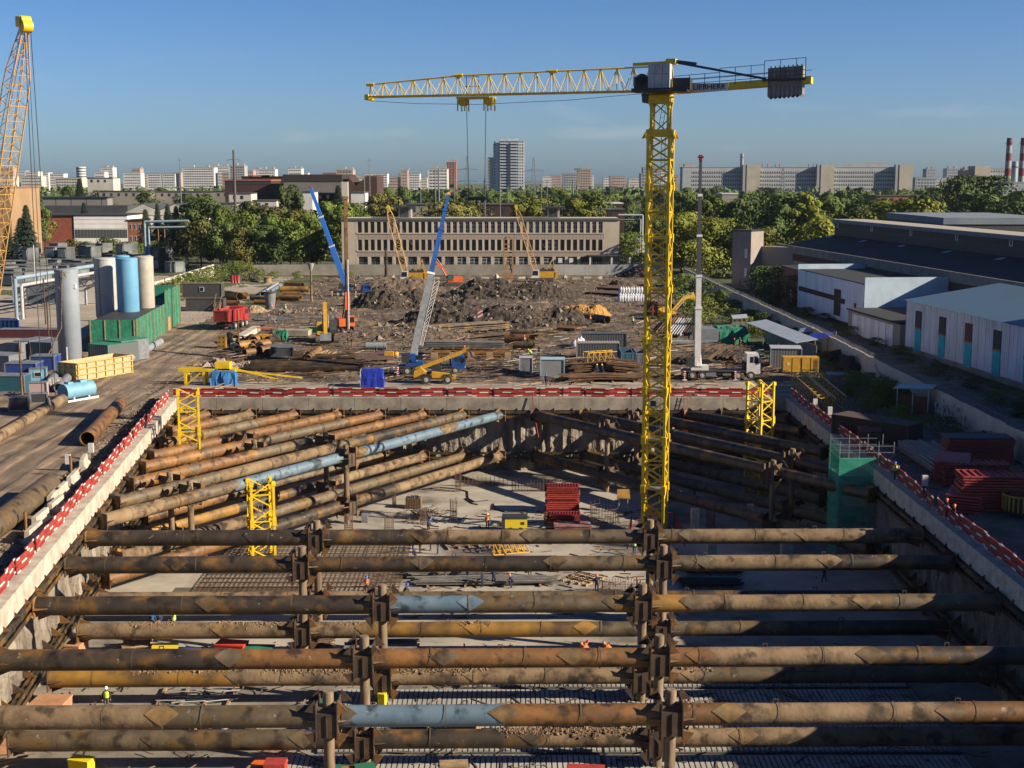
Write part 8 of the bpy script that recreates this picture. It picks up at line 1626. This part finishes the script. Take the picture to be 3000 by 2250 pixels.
for i, (x, y, w_, d_, h_, mt, lab) in enumerate([(485, 1925, 2.2, 1.6, 1.2, M('bright_yellow', (0, 0, 0)), 'yellow steel box on the pit floor at the left'), (680, 1918, 2.6, 1.6, 1.3, M('signal_red', (.60, .05, .02)), 'signal red box on the pit floor'), (760, 1925, 2.4, 1.8, 1.0, netg, 'green and purple covered pile beside the signal red box'), (825, 2185, 2.6, 1.6, 1.0, orng, 'orange container between the two nearest struts'), (790, 2262, 2.2, 1.4, .9, orng, 'orange container cut by the lower frame edge'), (560, 1925, 1.4, 1.0, .9, blue, 'blue crate behind the muddy lower strut'),
   (225, 1925, 1.4, 2.2, 1.6, M('copper_panel', (.55, .28, .15), (.4, .2, .1), 1), 'copper-coloured panel leaning at the sunlit wall foot'), (150, 2100, 2.6, 2.5, 1.6, M('copper_panel', (0, 0, 0)), 'large copper-coloured panel pile at the sunlit wall foot'), (40, 2205, 2.2, 1.0, 1.1, M('copper_panel', (0, 0, 0)), 'pinkish panel by the left edge between the nearest struts'), (1900, 2035, 1.0, .6, 1.4, netg, 'green bag hanging by the right post line'), (1120, 2080, .6, .5, 1.6, M('bright_yellow', (0, 0, 0)), 'yellow wrapped post foot between the nearest struts'), (240, 2262, 1.6, 1, 1.2, M('bright_yellow', (0, 0, 0)), 'yellow and black machine at the bottom left edge'), (960, 2058, 1.8, .8, .5, netg, 'crumpled green netting beside the nearest left post')]):
    w_, d_, h_ = w_*.85, d_*.85, h_*.8; T = thing('site_box', lab, 'box', F_(x, y), R(cr.uniform(-18, 18))); m = MB(); m.prism([(-w_/2, .1), (w_/2, .1), (w_/2*1.08, h_), (-w_/2*1.08, h_)], -d_/2, d_/2); put('body', m, mt, T); m = MB(); m.box(-w_/2*1.1, w_/2*1.1, -d_/2-.03, d_/2+.03, h_-.12, h_+.001); put('rim', m, mt, T)
m = MB(); 
for k in range(500): x = rr.uniform(-14, 18); y = rr.uniform(112, 150); m.beam((x, y, ZF+.05), (x+rr.uniform(-1.4, 1.4), y+rr.uniform(-1, 1), ZF+.06), rr.choice([.04, .06, .1]))
for k in range(250): m.rock((rr.uniform(-30, 30), rr.uniform(74, 150), ZF+.05), rr.uniform(.05, .15), rr)
struct(put('floor_debris', m, rebr), 'stuff')
for i, pts_ in enumerate([[(1240, 1432), (1290, 1428), (1340, 1432), (1370, 1440), (1372, 1460), (1390, 1470), (1430, 1465)], [(1445, 1475), (1450, 1490), (1480, 1500), (1540, 1500)], [(1362, 1460), (1385, 1475), (1400, 1478)]]):
    q = [P(x, y, ZF+.08) for x, y in pts_]; m = MB(); m.path([v-q[0] for v in q], .07, n=5); solo('hose', m, dark, ['black hose looping over the slab', 'hose end leading to the compressor', 'thick short hose on the slab'][i], 'hose', q[0])
for i, (x, y0, y1) in enumerate([(2008, 1140, 1270), (1560, 1160, 1345)]):
    A = V(Q(x, y0, YB-.9).x, YB-.9, 1.0); B = V(A.x, YB-1.4, -5.5); m = MB(); T = thing('access_ladder' if i == 0 else 'red_hose', ['red ladder hung over the far pit edge', 'red hose hanging over the far pit wall'][i], ['ladder', 'hose'][i], A)
    if i == 0: ladder(m, V(0, 0, 0), B-A, .5); m.beam((-.25, .8, .6), (-.25, 0, .6), .06)
    else: m.path([V(0, 0, 0), V(.2, -.4, -3), V(.9, -.6, -6.5)], .07, n=5)
    put('rails' if i == 0 else 'hose', m, redm, T)
# ---------------- people ----------------
def body(pose, seed=0):
    me = bpy.data.meshes.new('body'); vs, es, rs = [], [], []
    def v(p, r, par=None): vs.append(p); rs.append(r); (es.append((par, len(vs)-1)) if par is not None else None); return len(vs)-1
    squat = pose == 'squat'; dz = -.42 if squat else 0
    pel = v((0, 0, .95+dz), .15); w1 = v((0, .05 if pose == 'bend' else 0, 1.12+dz), .145, pel)
    cx = .32 if pose == 'bend' else (.18 if squat else 0); ch = v((cx, 0, 1.36+dz-(.12 if pose == 'bend' else 0)), .16, w1); nk = v((cx*1.35, 0, 1.50+dz-(.18 if pose == 'bend' else 0)), .06, ch)
    hd = v((cx*1.6, 0, 1.62+dz-(.22 if pose == 'bend' else 0)), .095, nk); v((cx*1.65, 0, 1.73+dz-(.22 if pose == 'bend' else 0)), .085, hd); v((cx*1.6+.10, 0, 1.62+dz-(.22 if pose == 'bend' else 0)), .02, hd)
    for s in (-1, 1):
        st = (.22*s if pose == 'walk' else .02*s)
        hp = v((0, s*.10, .90+dz), .10, pel)
        if squat: kn = v((.38, s*.14, .52), .07, hp); an = v((.08, s*.13, .10), .05, kn)
        else: kn = v((st*.6+.03, s*.11, .50), .068, hp); an = v((st, s*.11, .09), .048, kn)
        v((vs[an][0]+.17, s*.12, .04), .04, an)
        c = vs[ch]; sh = v((c[0], s*.21, c[2]+.05), .065, ch)
        if pose in ('bend', 'squat', 'work'): el = v((c[0]+.14, s*.27, c[2]-.20), .048, sh); wr = v((c[0]+.36, s*.14, c[2]-.26), .036, el); dirh = V(.1, -.02*s, -.04)
        else: el = v((c[0]-st*.3, s*.28, c[2]-.24), .048, sh); wr = v((c[0]-st*.4+.06, s*.29, c[2]-.49), .034, el); dirh = V(.02, 0, -.1)
        w_ = V(*vs[wr]); pm = v(tuple(w_+dirh*.7), .032, wr)
        for k in range(5): o = V(.012*(k-2) if abs(dirh.z) > .05 else 0, .02*(k-2)*s*.9, 0); v(tuple(w_+dirh*(1.45-.12*abs(k-2))+o*(1 if k else 1.6)), .010, pm)
    me.from_pydata(vs, es, []); o = bpy.data.objects.new('tmp', me); COL.objects.link(o); md = o.modifiers.new('s', 'SKIN'); md.use_smooth_shade = True
    for i, r in enumerate(rs): me.skin_vertices[0].data[i].radius = (r, r)
    me.skin_vertices[0].data[0].use_root = True; o.modifiers.new('u', 'SUBSURF').levels = 1
    out = bpy.data.meshes.new_from_object(o.evaluated_get(bpy.context.evaluated_depsgraph_get())); bpy.data.objects.remove(o); out.name = 'body'; return out, vs[hd], vs[ch], dz
BD = {p: body(p) for p in ('stand', 'walk', 'work', 'bend', 'squat')}
cl = {'navy': M('navy_cloth', (.015, .025, .075), rough=.9), 'black': M('black_cloth', (.02, .02, .022), rough=.9), 'orange': M('orange_vest', (.85, .18, .03), rough=.8), 'lime': M('lime_vest', (.45, .80, .05), rough=.8), 'grey': M('grey_cloth', (.14, .14, .14), rough=.9), 'green': M('green_cloth', (.02, .30, .15), rough=.9), 'blue': M('work_blue', (.03, .08, .2), rough=.9)}
hel = {'orange': M('helmet_orange', (.9, .16, .02), rough=.35), 'blue': M('helmet_blue', (.02, .12, .6), rough=.35), 'yellow': M('helmet_yellow', (.85, .6, .02), rough=.35), 'white': M('helmet_white', (.8, .8, .78), rough=.35), 'none': M('dark_hair', (.03, .02, .015), rough=.8), 'red': M('helmet_red', (.7, .03, .02), rough=.35)}
PC = {}
def person(label, x, y, z, pose, rz, jac, trou, helm, vest=None):
    me0, hd, ch, dz = BD[pose]; key = (pose, jac, trou)
    if key not in PC:
        me = me0.copy(); me.materials.clear()
        for mt in (cl[trou], cl[jac], skin, blk): me.materials.append(mt)
        mi = []
        for p in me.polygons:
            c = p.center; q = 1.0+dz
            if c.z < .09: k = 3
            elif c.z > hd[2]-.06 and abs(c.x-hd[0]) < .2: k = 2
            elif (abs(c.y) > .10 and (V(c.x, abs(c.y), c.z)-V(*[a for a in (c.x, abs(c.y), c.z)])).length > 1): k = 1
            elif c.z > q-.08 or (abs(c.y) > .2 and c.z > .75+dz) : k = 2 if (c.x > ch[0]+.33 and abs(c.y) < .3) or (pose in ('stand', 'walk') and abs(c.y) > .2 and c.z < .90) else 1
            else: k = 0
            mi.append(k)
        me.polygons.foreach_set('material_index', mi); PC[key] = me
    loc = P(x, y, z); T = thing('person', label, 'person', (loc.x, loc.y, z+.02), R(rz)); o = bpy.data.objects.new('body', PC[key]); COL.objects.link(o); o.parent = T
    m = MB(); n = 12; m.lathe([(.165, 0), (.135, .015), (.13, .06), (.095, .125), (0, .15)] if helm != 'none' else [(.11, -.03), (.115, .05), (.07, .1), (0, .11)], (hd[0]+.02, 0, hd[2]+.07), n); put('helmet' if helm != 'none' else 'hair', m, hel[helm], T)
    if vest:
        m = MB(); c = V(*ch); k = -.1 if pose == 'bend' else 0; b0 = V(ch[0]*.15, 0, 1.0+dz)
        for s in (0,):
            m.tube(b0, c+V(0, 0, .02), .195, .205, n=12, cap=False).tube(c+V(0, 0, .02), c+V(0, 0, .11), .205, .13, n=12, cap=False)
        V_ = put('vest', m, cl[vest], T); m = MB(); q = b0.lerp(c, .45); m.tube(q, q+V(0, 0, .045), .208, n=12, cap=False); put('reflective_band', m, white, V_)
    return T
PPL = [('person in an orange vest and blue helmet looking down on the rebar mat', 1075, 1742, 1, 'work', -90, 'grey', 'black', 'blue', 'orange'), ('person in an orange vest and yellow helmet beside the compressor', 1428, 1552, 1, 'work', -80, 'black', 'black', 'yellow', 'orange'), ('person in navy overalls standing on the steel stack, left of two', 1413, 1722, 1, 'stand', 160, 'navy', 'navy', 'none', None), ('person in navy overalls with arms raised to work on the steel stack, right of two', 1447, 1718, 1, 'work', 110, 'navy', 'navy', 'none', None),
 ('person in navy overalls and orange helmet crouching over the steel stack', 1502, 1722, 1, 'squat', 190, 'navy', 'navy', 'orange', None), ('person in navy overalls and orange helmet right of the steel stacks', 1748, 1738, 1, 'stand', -90, 'navy', 'navy', 'orange', None), ('person in a lime vest near the hose between the two farthest straight struts', 1858, 1626, 1, 'stand', 80, 'grey', 'blue', 'orange', 'lime'), ('person in dark clothes walking in the deep shade at the right', 2413, 1706, 1, 'walk', 0, 'black', 'black', 'none', None), ('person in dark clothes behind the second straight strut, left legs', 1305, 1702, 1, 'bend', 0, 'grey', 'grey', 'orange', None), ('person in navy behind the second straight strut', 1369, 1698, 1, 'stand', 40, 'navy', 'navy', 'orange', None), ('person in dark clothes alone behind the second strut', 1552, 1686, 1, 'stand', -60, 'black', 'black', 'orange', None),
 ('person in navy at the end of the group between the farthest struts', 1283, 1624, 1, 'stand', 180, 'navy', 'navy', 'orange', None), ('person in black, first of the group between the farthest struts', 1210, 1626, 1, 'stand', 0, 'black', 'black', 'orange', None), ('person in black, second of the group between the farthest struts', 1230, 1622, 1, 'stand', 20, 'black', 'black', 'blue', None), ('person bending in the group between the farthest struts', 1262, 1612, 1, 'bend', 180, 'black', 'black', 'orange', None), ('person in a blue jacket bent behind the tie heap', 1255, 1560, 1, 'bend', 60, 'blue', 'black', 'blue', None), ('person in a blue helmet crouching at the edge of the rebar mat', 1184, 1752, 1, 'squat', 0, 'black', 'black', 'blue', None),
 ('person in an orange jacket and red helmet, left of the trio under the ochre strut', 1702, 1932, 1, 'bend', 0, 'orange', 'black', 'red', 'orange'), ('person in an orange jacket, middle of the trio under the ochre strut', 1722, 1938, 1, 'bend', 180, 'orange', 'black', 'orange', 'orange'), ('person in an orange jacket, right of the trio under the ochre strut', 1788, 1936, 1, 'bend', 180, 'orange', 'black', 'orange', 'orange'), ('person in blue with an orange helmet above the muddy lower strut', 448, 1850, 1, 'stand', -60, 'blue', 'blue', 'orange', None), ('person with an orange helmet lower than the others above the muddy lower strut', 471, 1856, 1, 'work', 120, 'navy', 'navy', 'orange', None), ('person in a lime vest and white helmet above the muddy lower strut', 510, 1850, 1, 'work', 200, 'grey', 'grey', 'white', 'lime'), ('person in a lime vest on the sunny floor between near struts at the left', 314, 2082, 1, 'stand', -90, 'black', 'grey', 'white', 'lime'),
 ('person in navy with a blue helmet walking at the pit edge before the grey hut', 1600, 1133, 0, 'walk', -100, 'navy', 'navy', 'blue', None), ('person in navy with a yellow helmet, left of the pair by the rebar pile', 1748, 1103, 0, 'stand', -80, 'navy', 'navy', 'yellow', None), ('person in navy with a yellow helmet, right of the pair by the rebar pile', 1763, 1103, 0, 'stand', -110, 'navy', 'navy', 'yellow', None), ('person in a lime jacket behind the small cabinet hut', 1557, 1052, 0, 'bend', 160, 'lime', 'black', 'yellow', 'lime'), ('person in dark clothes and red helmet right of the lime-jacketed one', 1579, 1043, 0, 'work', -90, 'black', 'black', 'red', None), ('person in an orange vest standing at the open rusty pipes', 1536, 1012, 0, 'stand', -90, 'grey', 'blue', 'orange', 'orange'), ('person in an orange vest by the ochre pipe under the sand heap', 1729, 950, 0, 'work', -90, 'grey', 'black', 'orange', 'orange'),
 ('person in a lime vest standing alone left of the mast', 1854, 955, 0, 'stand', 90, 'grey', 'black', 'white', 'lime'), ('person in a green jacket bending over the long steel bundle', 1334, 1022, 0, 'bend', 20, 'green', 'grey', 'none', None), ('person bare-armed in orange above the telehandler boom', 1361, 1045, 0, 'work', -100, 'orange', 'black', 'orange', None), ('person in black, left of the two talking on the mud', 1019, 1014, 0, 'stand', 20, 'black', 'black', 'none', None), ('person in black, right of the two talking on the mud', 1030, 1017, 0, 'stand', 200, 'black', 'black', 'none', None), ('person in a lime vest by the stone post before the pipe heap', 837, 917, 0, 'stand', -90, 'grey', 'grey', 'white', 'lime'), ('person in orange and grey beside the grey hopper', 796, 912, 0, 'stand', -60, 'grey', 'ochre' if False else 'grey', 'orange', 'orange'),
 ('person in a green vest at the long bars right of the mast', 2018, 1002, 0, 'work', 180, 'black', 'black', 'white', 'green'), ('person in an orange vest under the small zinc awning', 2175, 1000, 0, 'stand', -90, 'black', 'black', 'white', 'orange'), ('person in black with a blue helmet in the group behind the white truck cab', 2166, 1020, 0, 'stand', 160, 'black', 'black', 'blue', None), ('person in black in the group behind the white truck cab', 2150, 1022, 0, 'work', 0, 'black', 'black', 'red', None), ('person in black with an orange helmet, rightmost behind the white truck cab', 2180, 1024, 0, 'bend', 180, 'black', 'black', 'orange', None), ('person in navy by the fence behind the left crawler crane', 1059, 820, 0, 'stand', 0, 'navy', 'grey', 'none', None), ('person in dark blue near the plate ramp', 1102, 1042, 0, 'bend', -90, 'navy', 'navy', 'none', None),
 ('person in a lime vest leaning on the yard barrier beside the net tower', 2621, 1408, 0, 'work', 190, 'black', 'black', 'blue', 'lime'), ('person in dark clothes and orange helmet at the yard barrier, left of two', 2772, 1522, 0, 'work', 185, 'black', 'navy', 'orange', None), ('person in dark clothes and orange helmet at the yard barrier, right of two', 2794, 1540, 0, 'work', 185, 'black', 'grey', 'orange', None)]
for lab, x, y, z, pose, rz, jac, trou, helm, vest in PPL: person(lab, x, y, ZF if z else 0, pose, rz, jac, trou, helm, vest)

for i in range(26):
    y_ = 140+i*6.2; tree('low weeds growing along the foot of the long concrete fence', 50.3-cr.random()*1.6, y_+cr.uniform(-2, 2), cr.uniform(.9, 2.2), 'bush', ['mid', 'dark', 'brn'][i % 3], 'weeds along the long fence', w=1.8)
for i in range(22):
    y_ = 150+i*6.0; tree('low weeds on the lane between the long fence and the sheds', 53.2+cr.random()*2.5+(8 if i % 2 else 0), y_+cr.uniform(-2, 2), cr.uniform(.8, 1.9), 'bush', ['mid', 'dark', 'brn'][i % 3], 'weeds on the lane by the sheds', w=2.0)
m = MB(); r = random.Random(31)
for k in range(1500): m.rock((r.uniform(38.5, 50.5), r.uniform(110, 215), .03), r.uniform(.05, .22), r)
for k in range(900): m.rock((r.choice([r.gauss(53.5, .8), r.gauss(63.5, .8)]), r.uniform(140, 300), .03), r.uniform(.06, .4), r)
struct(put('yard_litter', m, M('yard_chips', (.22, .20, .17), (.08, .07, .06), .6, rough=1)), 'stuff')
m = MB()
for k in range(160): x, y, a_ = r.uniform(38.5, 50), r.uniform(112, 200), r.uniform(0, 3.1); L_ = r.uniform(.6, 2.6); m.beam((x, y, .08), (x+L_*math.cos(a_), y+L_*math.sin(a_), .1+r.random()*.2), r.uniform(.06, .2), .05)
struct(put('yard_scraps', m, wood), 'stuff')
m = MB(); r = random.Random(77)
for k in range(420): x, y, a_ = r.uniform(-100, -66), r.uniform(150, 215), r.uniform(0, 3.1); L_ = r.uniform(.4, 2.4); m.beam((x, y, .08), (x+L_*math.cos(a_), y+L_*math.sin(a_), .1+r.random()*.5), r.uniform(.05, .3), .1)
struct(put('yard_scraps', m, plated), 'stuff')

# more reinforcement and litter under the near struts
a = F_(700, 1935)
bundle('flat stack of formwork beams on the floor under the ochre strut', (1000, 1935), (1230, 1930), 3, 9, gsteel, .1, 3, jit=.1, z=ZF); bundle('timber beams stacked on the floor at the left, near the yellow box', (350, 1930), (440, 1925), 3, 8, wood, .12, 3, jit=.1, z=ZF)
bundle('steel tubes strewn over the floor near the lime-vested person', (420, 2085), (700, 2078), 4, 7, lsteel, .05, 1, jit=.3, z=ZF); bundle('planks on the floor between the nearest struts', (300, 2190), (560, 2186), 3, 8, wood, .1, 2, jit=.2, z=ZF); bundle('reinforcing bars laid across the floor right of the blue crate', (860, 1925), (980, 1922), 4, 12, rebr, .05, 2, jit=.2, z=ZF)
m = MB(); m.box(0, 12.5, 0, 7.5, 0, .05); solo('wet_slab', m, M('wet_concrete', (.16, .155, .12), (.11, .11, .085), .3, rough=.35), 'freshly poured greenish wet slab in the corner by the sunlit wall', 'wet concrete', (-31.5, 113.0, ZF), 0)
m = MB(); r = random.Random(91)
for k in range(1100): x, y = r.uniform(-34, 33), r.uniform(73, 104); a_ = r.uniform(0, 3.1); L_ = r.uniform(.2, 1.8); m.beam((x, y, ZF+.28), (x+L_*math.cos(a_), y+L_*math.sin(a_), ZF+.3), r.uniform(.03, .14), .04)
struct(put('floor_scraps', m, M('scrap_mix', (.30, .22, .13), (.06, .05, .045), .5)), 'stuff')

cols = [M('pallet_orange', (.5, .14, .03)), M('pallet_blue', (.03, .09, .25)), wood, gsteel, dark, M('pallet_green', (.02, .16, .09)), wood, redf, conc_l, lsteel, rebr]
r = random.Random(12)
for i in range(80):
    y_ = r.choice([88.5, 86.5, 77.5, 79.0, 98.0])+r.uniform(-1.6, 1.6); x_ = r.uniform(-30, 12) if y_ > 95 else r.uniform(-31, 16)
    w_, d_, h_ = r.uniform(.7, 2.6), r.uniform(.5, 1.3), r.uniform(.25, 1.1); T = thing('material_pallet', 'small pallet of building material on the pit floor beneath the straight struts', 'pallet', (x_, y_, ZF+.26), r.uniform(-.5, .5), 'pallets on the pit floor')
    m = MB(); m.box(-w_/2, w_/2, -d_/2, d_/2, 0, .12); put('pallet', m, wood, T); m = MB(); n = r.randrange(2, 6)
    for k in range(n): o_ = r.uniform(-.08, .08); m.box(-w_*.47+o_, w_*.47+o_, -d_*.45, d_*.45, .13+h_*k/n, .10+h_*(k+1)/n)
    put('load', m, cols[i % len(cols)], T)
for i, (x, y, rx, ry) in enumerate([(940, 930, 6, 3), (1390, 905, 5, 4), (1040, 985, 4, 2), (800, 935, 4, 3), (1330, 1105, 7, 1.2)]):
    c = P(x, y, 0); m = MB(); n = 26; m.poly([(rx*math.cos(a*6.283/n)*(1+.4*noise.noise(V(a, i, 0))), ry*math.sin(a*6.283/n)*(1+.5*noise.noise(V(a, i, 5))), 0) for a in range(n)]); solo('puddle', m, M('muddy_water', (.16, .135, .105), rough=.12), 'shallow muddy puddle on the churned ground', 'puddle', (c.x, c.y, max(gh(c.x, c.y), .02)+.07), 0, 'muddy puddles')

r = random.Random(44)
for i in range(46):
    x_, y_ = r.uniform(-86, -62.5), r.uniform(150, 212); w_, d_, h_ = r.uniform(.6, 2.2), r.uniform(.5, 1.4), r.uniform(.4, 1.5)
    T = thing('yard_item', 'small box or bundle standing in the crowded left yard', 'yard item', (x_, y_, .02), r.uniform(-.7, .7), 'small items in the left yard'); m = MB(); m.box(-w_/2, w_/2, -d_/2, d_/2, 0, .12); put('pallet', m, wood, T); m = MB(); n = r.randrange(1, 4)
    for k in range(n): o_ = r.uniform(-.1, .1); m.box(-w_*.47+o_, w_*.47+o_, -d_*.45, d_*.45, .13+h_*k/n, .10+h_*(k+1)/n)
    put('load', m, cols[i % len(cols)], T)
# ---------------- haze ----------------
m = MB(); m.box(-1500, 1500, -70, 3200, -11.5, 130); hz = put('haze', m, []); struct(hz, 'stuff')
hm = bpy.data.materials.new('haze_air'); hm.use_nodes = True; ht_ = hm.node_tree; ht_.nodes.remove(ht_.nodes['Principled BSDF'])
pv = ht_.nodes.new('ShaderNodeVolumePrincipled'); pv.inputs['Color'].default_value = (.72, .84, 1, 1); pv.inputs['Density'].default_value = .000028; pv.inputs['Anisotropy'].default_value = .2
ht_.links.new(pv.outputs[0], ht_.nodes['Material Output'].inputs['Volume']); hz.data.materials.append(hm)
